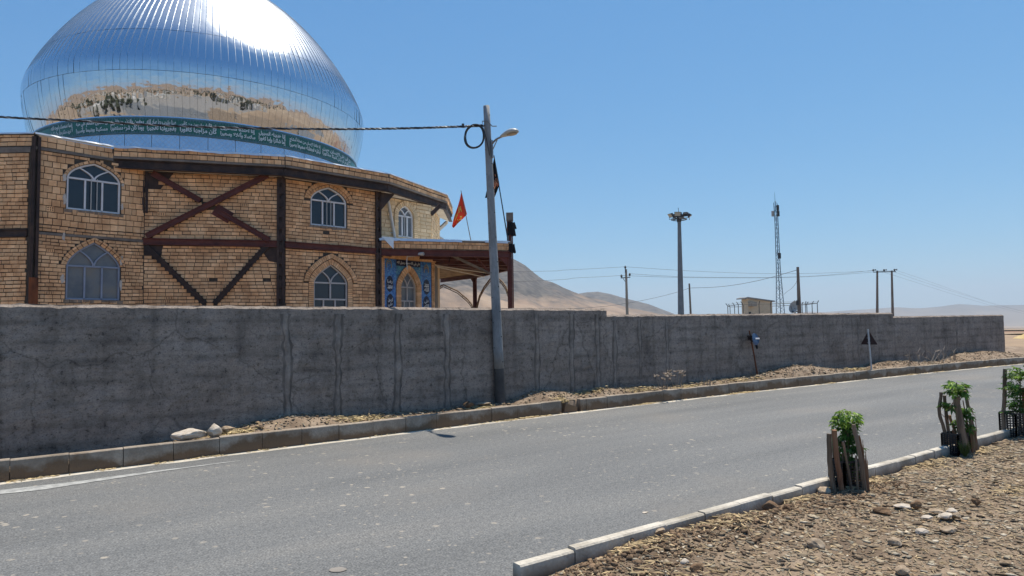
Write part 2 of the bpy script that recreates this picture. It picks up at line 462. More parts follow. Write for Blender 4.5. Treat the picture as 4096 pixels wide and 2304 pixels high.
# pale concrete gutter strip at the foot of the far kerb
gut = mat('gutter_concrete', [(.42, .375, .30), (.55, .50, .42)], scale=3, fine=.3, bscale=25, bump=.4)
g = MB(); g.keep = True; A, B = [], []
for i in range(0, 200):
    s = -4 + i * .25
    w = .13 + .07 * mnoise.noise(V(s * 1.7, 0, 0)) + .04 * mnoise.noise(V(s * 6, 3, 0))
    A.append(fk(s, -w, .004)); B.append(fk(s, .02, .012))
g.strip(A, B, (0, 0, -.03))
tag(g.build('gutter', gut), kind='structure')

def kerb_mat(name, z_dirt_shade, dirt_shade_c, cols, amp=.42):
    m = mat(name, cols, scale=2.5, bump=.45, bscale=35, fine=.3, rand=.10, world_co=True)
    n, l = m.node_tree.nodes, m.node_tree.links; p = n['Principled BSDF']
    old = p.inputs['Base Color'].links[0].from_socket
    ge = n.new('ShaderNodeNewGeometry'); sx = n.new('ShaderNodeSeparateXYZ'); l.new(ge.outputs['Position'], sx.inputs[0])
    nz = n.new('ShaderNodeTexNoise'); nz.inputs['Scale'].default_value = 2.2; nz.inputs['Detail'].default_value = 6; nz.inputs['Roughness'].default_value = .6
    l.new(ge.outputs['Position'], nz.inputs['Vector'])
    ma = n.new('ShaderNodeMath'); ma.operation = 'MULTIPLY_ADD'; ma.inputs[1].default_value = amp; ma.inputs[2].default_value = z_dirt_shade - amp / 2
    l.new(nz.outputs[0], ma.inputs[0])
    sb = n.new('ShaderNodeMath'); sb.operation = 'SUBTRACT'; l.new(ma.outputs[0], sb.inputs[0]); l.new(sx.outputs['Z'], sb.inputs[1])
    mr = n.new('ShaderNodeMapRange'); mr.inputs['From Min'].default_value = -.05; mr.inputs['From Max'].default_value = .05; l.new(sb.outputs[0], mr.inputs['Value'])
    mx = n.new('ShaderNodeMix'); mx.data_type = 'RGBA'; l.new(mr.outputs[0], mx.inputs[0]); l.new(old, mx.inputs[6]); mx.inputs[7].default_value = (*dirt_shade_c, 1)
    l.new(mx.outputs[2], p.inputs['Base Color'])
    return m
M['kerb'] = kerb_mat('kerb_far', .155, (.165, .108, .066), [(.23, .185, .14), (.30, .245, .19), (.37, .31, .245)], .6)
M['kerb_n'] = kerb_mat('kerb_near', .118, (.15, .11, .075), [(.30, .265, .21), (.46, .415, .345), (.56, .51, .43)], .10)  # low brown is dirt plus painted-in shade of the verge-side face

def kerb_block(p, q, h0, h1, w, back, parent, m, name='kerb_block'):
    """one bevelled block from p to q (bottom front edge), height h1"""
    p, q = Vector(p), Vector(q); d = (q - p).normalized(); p = p + d * .004; q = q - d * .004
    b = Vector(back); bv = .012
    sec = [(0, h0), (0, h1 - bv), (bv, h1), (w - bv, h1), (w, h1 - bv), (w, h0)]
    jz = random.uniform(-.010, .010); jt = random.uniform(-.010, .010)
    A = [p + b * (t + jt) + V(0, 0, z + (jz if z > .1 else 0)) for t, z in sec]
    B = [r + (q - p) for r in A]
    g = MB(); k = len(sec)
    g.add(A + B, [(i, k + i, k + i + 1, i + 1) for i in range(k - 1)] + [tuple(range(k)), tuple(range(2 * k - 1, k - 1, -1))])
    return g.build(name, m, parent)
fkerb = thing('far_kerb', fk(10), 'long pale concrete kerb with brown dirt stains along the foot of the grey wall', 'kerb')
sgap0, sgap1 = s_of(2262, 1606), s_of(2306, 1594)
s = -3.0; BLK = .62
while s < S1 + 9:
    e = s + BLK
    if not (e > sgap0 and s < sgap1):
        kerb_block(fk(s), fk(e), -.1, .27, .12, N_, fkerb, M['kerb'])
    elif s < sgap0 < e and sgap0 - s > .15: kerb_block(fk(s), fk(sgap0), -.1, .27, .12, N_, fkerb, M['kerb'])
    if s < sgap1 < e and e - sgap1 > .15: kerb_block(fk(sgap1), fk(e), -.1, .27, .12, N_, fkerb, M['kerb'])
    s = e
gm_ = MB()
c = fk((sgap0 + sgap1) / 2, .1, .06)
ax, ay, az = (E_ * .16 + V(0, 0, -.05)), (N_ * .09), V(.02, 0, .10)
gm_.obox(c, ax, ay, az)
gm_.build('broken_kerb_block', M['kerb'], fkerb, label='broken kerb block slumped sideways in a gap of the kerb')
nkerb = thing('near_kerb', nk(5, 0, 0), 'low sunlit concrete kerb between the road and the stony verge in front', 'kerb')
for i in range(60):
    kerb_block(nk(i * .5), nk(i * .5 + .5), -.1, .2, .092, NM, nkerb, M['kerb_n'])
rd = (NM * .9 - NE * .35).normalized()
for i in range(3):
    q0 = nk(-.12, .10, 0) + rd * (i * .5)
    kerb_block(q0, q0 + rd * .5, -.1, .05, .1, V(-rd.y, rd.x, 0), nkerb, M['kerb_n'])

# ------------------------------------------------------------------ boundary wall
WL = fk(0, .85); WR = at_z(4022, 1418, .2); WR.z = 0
WE = (WR - WL).normalized(); WN = V(-WE.y, WE.x, 0); WLEN = (WR - WL).length
def wall_pt(px, py):
    r = ray(px, py); t = (WL - V(0, 0, 0)).dot(WN) / r.dot(WN)
    p = r * t + ORIG; return (p - WL).dot(WE), p.z
def wp(s, t=0.0, z=0.0):
    p = WL + WE * s + WN * t; return V(p.x, p.y, z)

def wall_mat(name, ghost=1.0):
    m = bpy.data.materials.new(name); m.use_nodes = True
    n, l = m.node_tree.nodes, m.node_tree.links; p = n['Principled BSDF']
    p.inputs['Roughness'].default_value = .95; p.inputs['Specular IOR Level'].default_value = .15
    uv = n.new('ShaderNodeUVMap'); uv.uv_map = 'UVMap'
    def nz(sc, det=6, st=(1, 1, 1), rough=.6):
        t = n.new('ShaderNodeTexNoise'); t.inputs['Scale'].default_value = sc; t.inputs['Detail'].default_value = det; t.inputs['Roughness'].default_value = rough
        mp = n.new('ShaderNodeMapping'); mp.inputs['Scale'].default_value = st
        l.new(uv.outputs[0], mp.inputs[0]); l.new(mp.outputs[0], t.inputs['Vector']); return t.outputs[0]
    def ramp(sock, pts):
        r = n.new('ShaderNodeValToRGB'); e = r.color_ramp.elements
        while len(e) < len(pts): e.new(.5)
        for i, (q, c) in enumerate(pts): e[i].position = q; e[i].color = (c, c, c, 1) if not isinstance(c, tuple) else (*c, 1)
        l.new(sock, r.inputs[0]); return r.outputs[0]
    def mixm(a, b, f=1.0):
        x = n.new('ShaderNodeMix'); x.data_type = 'RGBA'; x.blend_type = 'MULTIPLY'; x.inputs[0].default_value = f
        l.new(a, x.inputs[6]); l.new(b, x.inputs[7]); return x.outputs[2]
    c = ramp(nz(.9, 8), [(.28, (.20, .162, .135)), (.5, (.275, .225, .186)), (.72, (.35, .29, .245))])
    c = mixm(c, ramp(nz(1.7, 9, (1, .8, 1), .72), [(.34, .50), (.47, .93), (.7, 1.14)]), .75)
    c = mixm(c, ramp(nz(5, 5, (1.2, .22, 1), .6), [(.30, .70), (.48, 1.0), (.72, 1.14)]), .55)      # drips running down
    c = mixm(c, ramp(nz(4, 6, (.35, 3.2, 1), .65), [(.34, .72), (.48, 1.0), (.70, 1.14)]), .60)      # sweeps of the trowel
    vo = n.new('ShaderNodeTexVoronoi'); vo.feature = 'DISTANCE_TO_EDGE'; vo.inputs['Scale'].default_value = .42
    vd = n.new('ShaderNodeVectorMath'); vd.operation = 'MULTIPLY_ADD'; vd.inputs[1].default_value = (.5, .5, 0)
    nzc = n.new('ShaderNodeTexNoise'); nzc.inputs['Scale'].default_value = 2.6; nzc.inputs['Detail'].default_value = 7; l.new(uv.outputs[0], nzc.inputs['Vector'])
    l.new(nzc.outputs['Color'], vd.inputs[0]); l.new(uv.outputs[0], vd.inputs[2]); l.new(vd.outputs[0], vo.inputs['Vector'])
    ck = ramp(vo.outputs['Distance'], [(.0, .45), (.004, .65), (.007, 1.0)])
    cm = n.new('ShaderNodeMix'); cm.data_type = 'RGBA'; l.new(ramp(nz(.5, 3), [(.36, 1.0), (.46, 0.0)]), cm.inputs[0]); l.new(ck, cm.inputs[6]); cm.inputs[7].default_value = (1, 1, 1, 1)
    c = mixm(c, cm.outputs[2], .6)
    c = mixm(c, ramp(nz(13, 6, (1, 1, 1), .72), [(.34, .30), (.43, .92), (.7, 1.2)]), .9)
    c = mixm(c, ramp(nz(45, 4, (1, 1, 1), .7), [(.34, .25), (.42, .95), (.75, 1.25)]), .8)
    # damp ghost lines of the block courses and upright joints showing through the render
    def lines(axis, period, wid, seed, strength):
        sx = n.new('ShaderNodeSeparateXYZ'); l.new(uv.outputs[0], sx.inputs[0])
        ma = n.new('ShaderNodeMath'); ma.operation = 'MULTIPLY_ADD'; ma.inputs[1].default_value = .22 * period; l.new(nz(1.3 + seed, 4), ma.inputs[0]); l.new(sx.outputs[axis], ma.inputs[2])
        md = n.new('ShaderNodeMath'); md.operation = 'PINGPONG'; md.inputs[1].default_value = period / 2; l.new(ma.outputs[0], md.inputs[0])
        r = n.new('ShaderNodeMapRange'); r.inputs['From Min'].default_value = 0; r.inputs['From Max'].default_value = wid
        r.inputs['To Min'].default_value = 1 - strength; r.inputs['To Max'].default_value = 1; l.new(md.outputs[0], r.inputs['Value'])
        on = ramp(nz(.8 + seed * .3, 5, (1, 1, 1)), [(.36, 0.0), (.62, 1.0)])
        x = n.new('ShaderNodeMix'); x.data_type = 'RGBA'; l.new(on, x.inputs[0]); l.new(r.outputs[0], x.inputs[6]); x.inputs[7].default_value = (1, 1, 1, 1)
        return x.outputs[2]
    c = mixm(c, lines('Y', .29, .075, 1, .5), ghost * .75)
    c = mixm(c, lines('X', .62, .07, 2, .45), ghost * .7)
    l.new(c, p.inputs['Base Color'])
    b = n.new('ShaderNodeBump'); b.inputs['Strength'].default_value = .7; b.inputs['Distance'].default_value = .025
    l.new(nz(16, 7, (1, 1, 1), .65), b.inputs['Height']); l.new(b.outputs[0], p.inputs['Normal'])
    return m
M['wall'] = wall_mat('cement_render')
M['rib'] = mat('cement_rib', [(.17, .14, .117), (.25, .207, .172), (.33, .275, .23)], scale=3, detail=8, rough=.95, bump=.8, bscale=22, fine=.35)
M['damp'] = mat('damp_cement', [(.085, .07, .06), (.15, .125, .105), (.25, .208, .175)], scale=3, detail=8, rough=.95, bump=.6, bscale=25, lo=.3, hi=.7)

def wall_d(s, z):
    return .016 * mnoise.noise(V(s * 1.1, z * 1.1, 5)) + .013 * mnoise.noise(V(s * 5, z * 5, 7)) + .006 * mnoise.noise(V(s * 17, z * 17, 7))
def wall_section(s0, s1, za, zb, parent, thick=.25, end=False):
    ns = max(8, int((s1 - s0) / .09)); nzr = 34
    g = MB(); uv = []
    grid = []
    for i in range(ns + 1):
        s = s0 + (s1 - s0) * i / ns
        zt = za + (zb - za) * i / ns
        zt += .016 * mnoise.noise(V(s * 2.3, 1, 0)) + .014 * mnoise.noise(V(s * 9, 2, 0))
        for j in range(nzr + 1):
            z = -.1 + (zt + .1) * j / nzr
            d = wall_d(s, z)
            ro = .05 * (j == nzr)
            if j == nzr - 1: z = zt - .034 + .012 * mnoise.noise(V(s * 6, 8, 0))
            g.v.append(tuple(wp(s, d + ro, z + .01 * mnoise.noise(V(s * 14, z * 14, 3)) * (j == nzr)))); uv.append((s, z))
        for k, (t, dz) in enumerate(((.06, .012), (thick - .05, .008), (thick, -.02), (thick, -zt - .1))):
            g.v.append(tuple(wp(s, t, zt + dz + .01 * mnoise.noise(V(s * 11, k * 3., 4)) * (k < 2)))); uv.append((s, zt + t))
    r = nzr + 5
    for i in range(ns):
        for j in range(r - 1):
            g.f.append((i * r + j, (i + 1) * r + j, (i + 1) * r + j + 1, i * r + j + 1))
    for i in (0, ns):
        o = i * r
        q = list(range(o, o + r)); g.f.append(tuple(q if i == 0 else q[::-1]))
    g.t = [0] * len(g.f)
    g.uv = uv
    return g.build('wall_section', M['wall'], parent)
bwall = thing('boundary_wall', wp(12, .1), 'long rough grey cement wall stepping down beside the road', 'wall')
w1s = wall_pt(2426, 1250)[0]; w2s = wall_pt(3573, 1262)[0]
zA, zB = wall_pt(0, 1219)[1], wall_pt(2424, 1237)[1]
zC, zD = wall_pt(2430, 1261)[1], wall_pt(3571, 1252)[1]
zE, zF = wall_pt(3576, 1267)[1], wall_pt(4016, 1260)[1]
WTOP = (zA, zB, zC, zD, zE, zF)
wall_section(-3.2, w1s, zA + (zA - zB) * 3.2 / w1s, zB, bwall)
wall_section(w1s + .003, w2s, zC, zD, bwall)
wall_section(w2s + .003, WLEN, zE, zF, bwall)
# return wall going away from the road at the far end
g = MB(); uv = []
for i in range(13):
    t = .25 + i * .8
    for z in (-.1, .8, 1.6, zF - .03): g.v.append(tuple(wp(WLEN - .003, t, z))); uv.append((WLEN + t, z))
    for z in (zF - .03, -.1): g.v.append(tuple(wp(WLEN - .25, t, z))); uv.append((WLEN + t, z))
for i in range(12):
    for j in range(5): g.f.append((i * 6 + j, (i + 1) * 6 + j, (i + 1) * 6 + j + 1, i * 6 + j + 1))
g.t = [0] * len(g.f); g.uv = uv
g.build('wall_section', M['wall'], bwall)
# plastered upright ribs
ribs = [(1147, 1.0, 1.0), (1352, .95, 1), (1590, .95, 1), (1789, .9, 1), (2148, .95, 1), (2286, .95, 1), (2391, .8, .8), (2459, .75, .7), (2560, .5, .45), (2668, .6, .4), (3436, .7, .4), (3830, .6, .4)]
for px, hf_, amp in ribs:
    s0 = wall_pt(px, 1400)[0]
    ztop = np.interp(s0, [0, w1s, w1s + .01, w2s, w2s + .01, WLEN], WTOP) - .12
    zb = .05 + (1 - hf_) * .9
    A, B, A2, B2 = [], [], [], []
    for i in range(34):
        z = zb + (ztop - zb) * i / 33
        wv = (.040 + .026 * mnoise.noise(V(z * 2.4, s0, 0)) + .018 * mnoise.noise(V(z * 8, s0, 2))) * (.6 + .4 * amp)
        cc = s0 + .05 * mnoise.noise(V(z * 1.3, s0, 8)) + .02 * mnoise.noise(V(z * 5, s0, 4))
        e = min(1, min(i, 33 - i) / 3) * amp
        A.append((cc - wv, z, e)); B.append((cc + wv, z, e))
    g = MB(); uv = []
    for (a, z, e), (b, _, _) in zip(A, B):
        ww = b - a
        for k, f in enumerate((-.75, -.5, .0, .3, .7, 1.0, 1.5, 1.75)):
            s_ = a + ww * f + .012 * mnoise.noise(V(k * 3.1, z * 6, s0))
            d = wall_d(s_, z) + (.02, -.006, -.008, -.012 - .010 * e, -.012 - .010 * e, -.008, -.006, .02)[k] - .010 * abs(mnoise.noise(V(s_ * 15, z * 9, 1))) * (2 < k < 5)
            g.v.append(tuple(wp(s_, d, z))); uv.append((s_, z))
    for i in range(33):
        for k in range(7): g.f.append((i * 8 + k, i * 8 + k + 1, i * 8 + 9 + k, i * 8 + 8 + k))
    g.t = [0] * len(g.f); g.uv = uv
    o = g.build('plaster_rib', M['rib'], bwall)
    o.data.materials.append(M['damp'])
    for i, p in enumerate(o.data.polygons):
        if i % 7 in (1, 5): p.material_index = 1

# ------------------------------------------------------------------ scatter helper for stones, straw, leaves of grass
def ico():
    bm = bmesh.new(); bmesh.ops.create_icosphere(bm, subdivisions=1, radius=1)
    v = np.array([x.co[:] for x in bm.verts]); f = [[x.index for x in p.verts] for p in bm.faces]; bm.free()
    return v, np.array(f)
import bmesh
ICO_V, ICO_F = ico()
def stone_variants(k, flat):
    out = []
    for i in range(k):
        v = ICO_V.copy() * (1 + .22 * rng.normal(size=(len(ICO_V), 1)).clip(-1, 1))
        v += rng.normal(size=v.shape) * .12
        for q in range(5):          # flat broken faces
            nn = rng.normal(size=3); nn /= np.linalg.norm(nn); e = np.maximum(0, v @ nn - rng.uniform(.35, .7)); v -= e[:, None] * nn
        v[:, 2] *= flat; out.append(v)
    return out
def scatter(name, variants, faces, pos, size, rz, tilt, cols, m, parent=None, kind='stuff', smooth=False, label=None):
    n = len(pos); nv, nf = len(variants[0]), len(faces)
    var = np.stack(variants)[rng.integers(0, len(variants), n)]          # n,nv,3
    var = var * size[:, None, :]
    # tilt about x then spin about z
    ct, st = np.cos(tilt)[:, None], np.sin(tilt)[:, None]
    y = var[:, :, 1] * ct - var[:, :, 2] * st; z = var[:, :, 1] * st + var[:, :, 2] * ct; x = var[:, :, 0]
    c, s = np.cos(rz)[:, None], np.sin(rz)[:, None]
    P = np.stack([x * c - y * s, x * s + y * c, z], 2) + pos[:, None, :]
    org = np.array(ORG[parent.name][:]) if parent else np.zeros(3)
    P = (P - org).reshape(-1, 3)
    Fc = (faces[None] + (np.arange(n) * nv)[:, None, None]).reshape(-1, faces.shape[1])
    me = bpy.data.meshes.new(name)
    me.vertices.add(len(P)); me.vertices.foreach_set('co', P.astype(np.float32).ravel())
    k = faces.shape[1]
    me.loops.add(Fc.size); me.loops.foreach_set('vertex_index', Fc.astype(np.int32).ravel())
    me.polygons.add(len(Fc)); me.polygons.foreach_set('loop_start', np.arange(0, Fc.size, k, dtype=np.int32))
    me.update(calc_edges=True)
    a = me.attributes.new('col', 'FLOAT_COLOR', 'POINT')
    cc = np.repeat(np.c_[cols, np.ones(n)], nv, 0).astype(np.float32); a.data.foreach_set('color', cc.ravel())
    if smooth: me.polygons.foreach_set('use_smooth', [True] * len(me.polygons))
    me.materials.append(m)
    o = bpy.data.objects.new(name, me); COL.objects.link(o)
    if parent: o.parent = parent
    if kind: o['kind'] = kind
    if label: o['label'] = label
    return o
M['stone_v'] = mat('loose_stone', [(.3, .3, .3)], vcol=True, fine=.25, bscale=60, bump=.3, rough=.9)
M['straw_v'] = mat('dry_straw', [(.3, .3, .3)], vcol=True, rough=.8)
PAL = np.array([(.25, .19, .125), (.31, .245, .165), (.19, .135, .085), (.38, .315, .22), (.14, .10, .065), (.25, .215, .16), (.28, .185, .105), (.50, .43, .325), (.07, .055, .042)])
PW = np.array([.19, .17, .16, .10, .13, .10, .08, .035, .035]); PW = PW / PW.sum()
def pal(n): return PAL[rng.choice(len(PAL), n, p=PW)] * (1 + .15 * rng.normal(size=(n, 1))).clip(.6, 1.5)

# ------------------------------------------------------------------ stony verge in front
VEM = mat('verge_earth', [(.12, .083, .054), (.195, .14, .092), (.28, .21, .145)], scale=1.6, detail=9, rough=.95, bump=.6, bscale=45, fine=.4, world_co=True)
def vz(s, t):
    e = smooth01((t - .1) / .25)
    z = .075 + .03 * e
    z += .028 * mnoise.noise(V(s * .9, t * .9, 2)) + .018 * mnoise.noise(V(s * 3, t * 3, 4)) + .010 * mnoise.noise(V(s * 9, t * 9, 4))
    z += .07 * math.exp(-((s - 1.7) / 1.2) ** 2 - ((t - .35) / .35) ** 2) + .03 * max(0, mnoise.noise(V(s * 2.1, 5, 0))) * math.exp(-(t / .4) ** 2)
    z += .055 * smooth01((2.2 - s) / 2.5) * smooth01((t - .1) / .8) * .3
    if s < .5: z -= .04 * smooth01((.5 - s) / .5)
    return z
g = MB(); g.keep = True
sv = list(np.arange(-.12, 10, .045)) + list(np.arange(10, 40, .8)); tv = list(np.arange(.09, 3.2, .045)) + list(np.arange(3.2, 16, .6))
for s in sv:
    for t in tv:
        ss_ = s - .39 * (t - .1) * max(0, 1 - (s + .12) / 3) * 1.0
        p = nk(ss_, t); g.v.append((p.x, p.y, vz(ss_, t)))
nt_ = len(tv)
g.f = [(i * nt_ + j, i * nt_ + j + 1, (i + 1) * nt_ + j + 1, (i + 1) * nt_ + j) for i in range(len(sv) - 1) for j in range(nt_ - 1)]
g.t = [0] * len(g.f)
tag(g.build('verge', VEM, smooth=True), kind='structure')
def vpos(n, smax, tmax, edge=0.0):
    s = rng.random(n) * (smax + .1) - .05; t = .13 + rng.random(n) ** (1 + edge) * tmax
    s = s - .39 * (t - .1) * np.clip(1 - (s + .12) / 3, 0, 1)
    P = np.array([(*nk(a, b)[:2], vz(a, b)) for a, b in zip(s, t)])
    return P, s, t
n = 50000
P, s_, t_ = vpos(n, 9.5, 3.4)
r = np.exp(rng.normal(size=n) * .6 - 4.8).clip(.003, .032)
sz = np.c_[r * 1.7, r, r * .9]
P[:, 2] += r * .15
scatter('gravel', stone_variants(10, .36), ICO_F, P, sz, rng.random(n) * 6.3, rng.normal(size=n) * .25, pal(n), M['stone_v'])
n = 380
P, s_, t_ = vpos(n, 9.5, 3.4)
r = np.exp(rng.normal(size=n) * .3 - 3.55).clip(.02, .05)
scatter('pebbles', stone_variants(8, .5), ICO_F, P + np.c_[r * 0, r * 0, r * .12], np.c_[r * 1.5, r, r], rng.random(n) * 6.3, rng.normal(size=n) * .2, pal(n) * 1.05, M['stone_v'])
# crumbly dark soil clods along the kerb
n = 5200
s = rng.random(n) * 4.8; t = .13 + np.abs(rng.normal(size=n)) * .26
P = np.array([(*nk(a, b)[:2], vz(a, b)) for a, b in zip(s, t)])
r = np.exp(rng.normal(size=n) * .5 - 4.6).clip(.004, .035)
P[:, 2] += r * .3
scatter('soil_clods', stone_variants(6, .75), ICO_F, P, np.c_[r * 1.2, r, r], rng.random(n) * 6.3, rng.normal(size=n) * .4,
        np.array([(.17, .11, .065)]) * (1 + .3 * rng.normal(size=(n, 1))).clip(.3, 1.7), M['stone_v'])
BLADE_V = np.array([(-.5, -.06, 0), (.5, -.04, .02), (.5, .04, .02), (-.5, .06, 0), (0, 0, .1)], float); BLADE_F = np.array([(0, 1, 4), (1, 2, 4), (2, 3, 4), (3, 0, 4)])
def straw(name, P, ln, wd, tilt, tint=(.31, .235, .14)):
    n = len(P)
    scatter(name, [BLADE_V], BLADE_F, P, np.c_[ln, wd, wd], rng.random(n) * 6.3, tilt, np.array([tint]) * (1 + .25 * rng.normal(size=(n, 1))).clip(.4, 1.7), M['straw_v'])
n = 5000
P, s_, t_ = vpos(n, 9, 3.2); P[:, 2] += .008
straw('straw_litter', P, .02 + .05 * rng.random(n), .04 + .05 * rng.random(n), rng.normal(size=n) * .5)
cl = []
for cs, ct, cr_, k in ((1.05, .2, .16, 130), (2.0, .3, .25, 160), (3.35, .14, .10, 120), (4.55, .16, .22, 240), (6.0, .2, .25, 120), (7.4, .2, .2, 160), (.45, .8, .3, 160), (5.2, 1.3, .18, 60)):
    a = cs + rng.normal(size=k) * cr_; b = np.maximum(.13, ct + rng.normal(size=k) * cr_ * .5)
    cl += [(*nk(x, y)[:2], vz(x, y) + .012 + .02 * random.random()) for x, y in zip(a, b)]
P = np.array(cl); n = len(P)
straw('dry_grass', P, .04 + .07 * rng.random(n), .05 + .05 * rng.random(n), rng.normal(size=n) * .9, (.36, .27, .15))

# ------------------------------------------------------------------ rubble strip between far kerb and wall
mounds = [(1215, .16, 1.15), (2290, .20, .75), (2545, .13, .65), (2700, .07, .8), (3330, .27, 2.0), (3000, .08, 1.2), (3680, .13, 1.0), (3760, .12, 1.2), (4010, .20, 1.3), (4120, .22, 1.5)]
MS = [(s_of(px, np.interp(px, [0, 4096], [1842, 1428])), h, w) for px, h, w in mounds]
def wgap(s):
    p = fk(s); return (WL - p).dot(WN)      # metres from kerb face to wall face
def rz(s, t):
    gp = max(.3, wgap(s)); u = min(1.2, t / gp)
    z = .19 + .07 * u * smooth01(s / 6)
    if s < 4: z -= .09 * smooth01((4 - s) / 4)
    for sm, h, w in MS:
        z += h * math.exp(-((s - sm) / w) ** 2) * (math.sin(math.pi * min(.62, max(0, (t - .11) / gp * .85))) ** .8)
    z += .03 * mnoise.noise(V(s * 2.2, t * 2.2, 12)) + .02 * mnoise.noise(V(s * 7, t * 7, 12))
    return z
REM = mat('rubble_earth', [(.15, .105, .07), (.22, .16, .11), (.30, .23, .165)], scale=2.2, detail=9, rough=.95, bump=.6, bscale=40, fine=.4, world_co=True)
g = MB(); g.keep = True
sv = np.arange(-3.4, S1 + 12, .11); nt_ = 16
for s in sv:
    gp = max(.35, wgap(s)) + .12 + (3.0 if s > S1 - .6 else 0)
    for j in range(nt_):
        t = .112 + (gp - .112) * max(0, j - 1) / (nt_ - 2)
        p = fk(s, t); g.v.append((p.x, p.y, rz(s, t) if j else -.05))
g.f = [(i * nt_ + j, (i + 1) * nt_ + j, (i + 1) * nt_ + j + 1, i * nt_ + j + 1) for i in range(len(sv) - 1) for j in range(nt_ - 1)]
g.t = [0] * len(g.f)
tag(g.build('earth_strip', REM, smooth=True), kind='structure')
n = 9000
s = rng.random(n) * (S1 + 4) - 2.5; t = np.array([.13 + random.random() * max(.15, wgap(a) - .1) for a in s])
P = np.array([(*fk(a, b)[:2], rz(a, b)) for a, b in zip(s, t)])
r = np.exp(rng.normal(size=n) * .5 - 4.25).clip(.006, .06); P[:, 2] += r * .25
scatter('rubble', stone_variants(8, .55), ICO_F, P, np.c_[r * 1.4, r, r], rng.random(n) * 6.3, rng.normal(size=n) * .3, pal(n) * .95, M['stone_v'])
# straw blown against the kerb foot
cl = []
for q in rng.random(9000) * 36 - 3:
    dn_s = mnoise.noise(V(q * .55, 7, 0)) + .5 * mnoise.noise(V(q * 1.9, 3, 0)) - .10 + .10 * (q < 10)
    if random.random() > max(.04, dn_s * 1.9): continue
    h = random.random() ** 2
    cl.append((*fk(q, -.012 - .11 * random.random() ** 1.6 * (1 - h * .7))[:2], .012 + .05 * h * max(.2, dn_s)))
P = np.array(cl); n = len(P)
straw('kerb_straw', P, .04 + .07 * rng.random(n), .06 + .06 * rng.random(n), rng.normal(size=n) * .5, (.42, .32, .175))
cl = []
for px, w, k, tt in ((930, .5, 420, .25), (2005, .35, 130, .2), (2010, .25, 130, .35), (2307, .18, 260, .08), (2480, .6, 160, .5), (2660, .5, 160, .3), (1510, .6, 200, .3), (3540, .6, 200, .5), (2860, .8, 200, .3), (430, .12, 60, .15), (3080, 1, 150, .3)):
    s0 = s_of(px, np.interp(px, [0, 4096], [1842, 1428]))
    for q in range(k):
        a = s0 + rng.normal() * w * .5; b = max(.12, tt + rng.normal() * .08)
        cl.append((*fk(a, b)[:2], rz(a, b) + .015 + .05 * random.random() ** 2))
P = np.array(cl); n = len(P)
straw('strip_grass', P, .05 + .10 * rng.random(n), .06 + .06 * rng.random(n), rng.normal(size=n) * 1.0, (.40, .31, .165))

# ------------------------------------------------------------------ the shrine
RZ = 8.04
A0, AB, BC, CDp, DEp, EFp, FGp = [at_z(x, y, RZ) for x, y in ((0, 535), (140, 532), (455, 585), (1140, 623), (1557, 695), (1786, 778), (1809, 833))]
for p in (A0, AB, BC, CDp, DEp, EFp, FGp): p.z = 0
CEN = V(-14.75, 32.5, 0)
shrine = thing('shrine_building', (-9.5, 30, 0), 'unfinished brick shrine with steel framing and a mirror-bright dome ringed by a green band', 'shrine')

class Face:
    def __init__(self, a, b, off=0.0):
        a, b = V(a.x, a.y, 0), V(b.x, b.y, 0)
        self.d = (b - a).normalized(); self.n = V(self.d.y, -self.d.x, 0)   # outward, towards the road
        self.p = a - self.n * off; self.L = (b - a).length
    def w(self, u, z, o=0.0):
        q = self.p + self.d * u + self.n * o; return V(q.x, q.y, z)
    def uv(self, px, py, o=0.0):
        r = ray(px, py); p0 = self.p + self.n * o
        t = p0.dot(self.n) / V(r.x, r.y, 0).dot(self.n); q = r * t + ORIG
        return ((q - p0).dot(self.d), q.z)
fA = Face(A0, AB); fB = Face(AB, BC); fC = Face(BC, CDp, .5); fD = Face(CDp, DEp, .5)
# recessed cream storey behind the last column
pe = at_z(1723, 821, 7.3); dE = (EFp - DEp).normalized()
fD_end = fD.w(fD.uv(1512, 850)[0], 0, -.35)
dE = (V(pe.x, pe.y, 0) - fD_end); LE = dE.length; dE.normalize()
fE = Face(V(pe.x, pe.y, 0) - dE * 6, V(pe.x, pe.y, 0))
pf = fE.w(6, 0)
UE0 = 6 - LE
_fe = at_Y(1757, 900, pf.y + 3.6)
fF = Face(V(pf.x, pf.y, 0), V(_fe.x, _fe.y, 0))

def isect(f1, f2):
    den = f1.d.x * f2.d.y - f1.d.y * f2.d.x; q = f2.p - f1.p
    return (q.x * f2.d.y - q.y * f2.d.x) / den
uBC = isect(fB, fC); uCB = isect(fC, fB); uCD = isect(fC, fD); uDC = isect(fD, fC)
uDend = fD.uv(1520, 850)[0]
uE0 = UE0

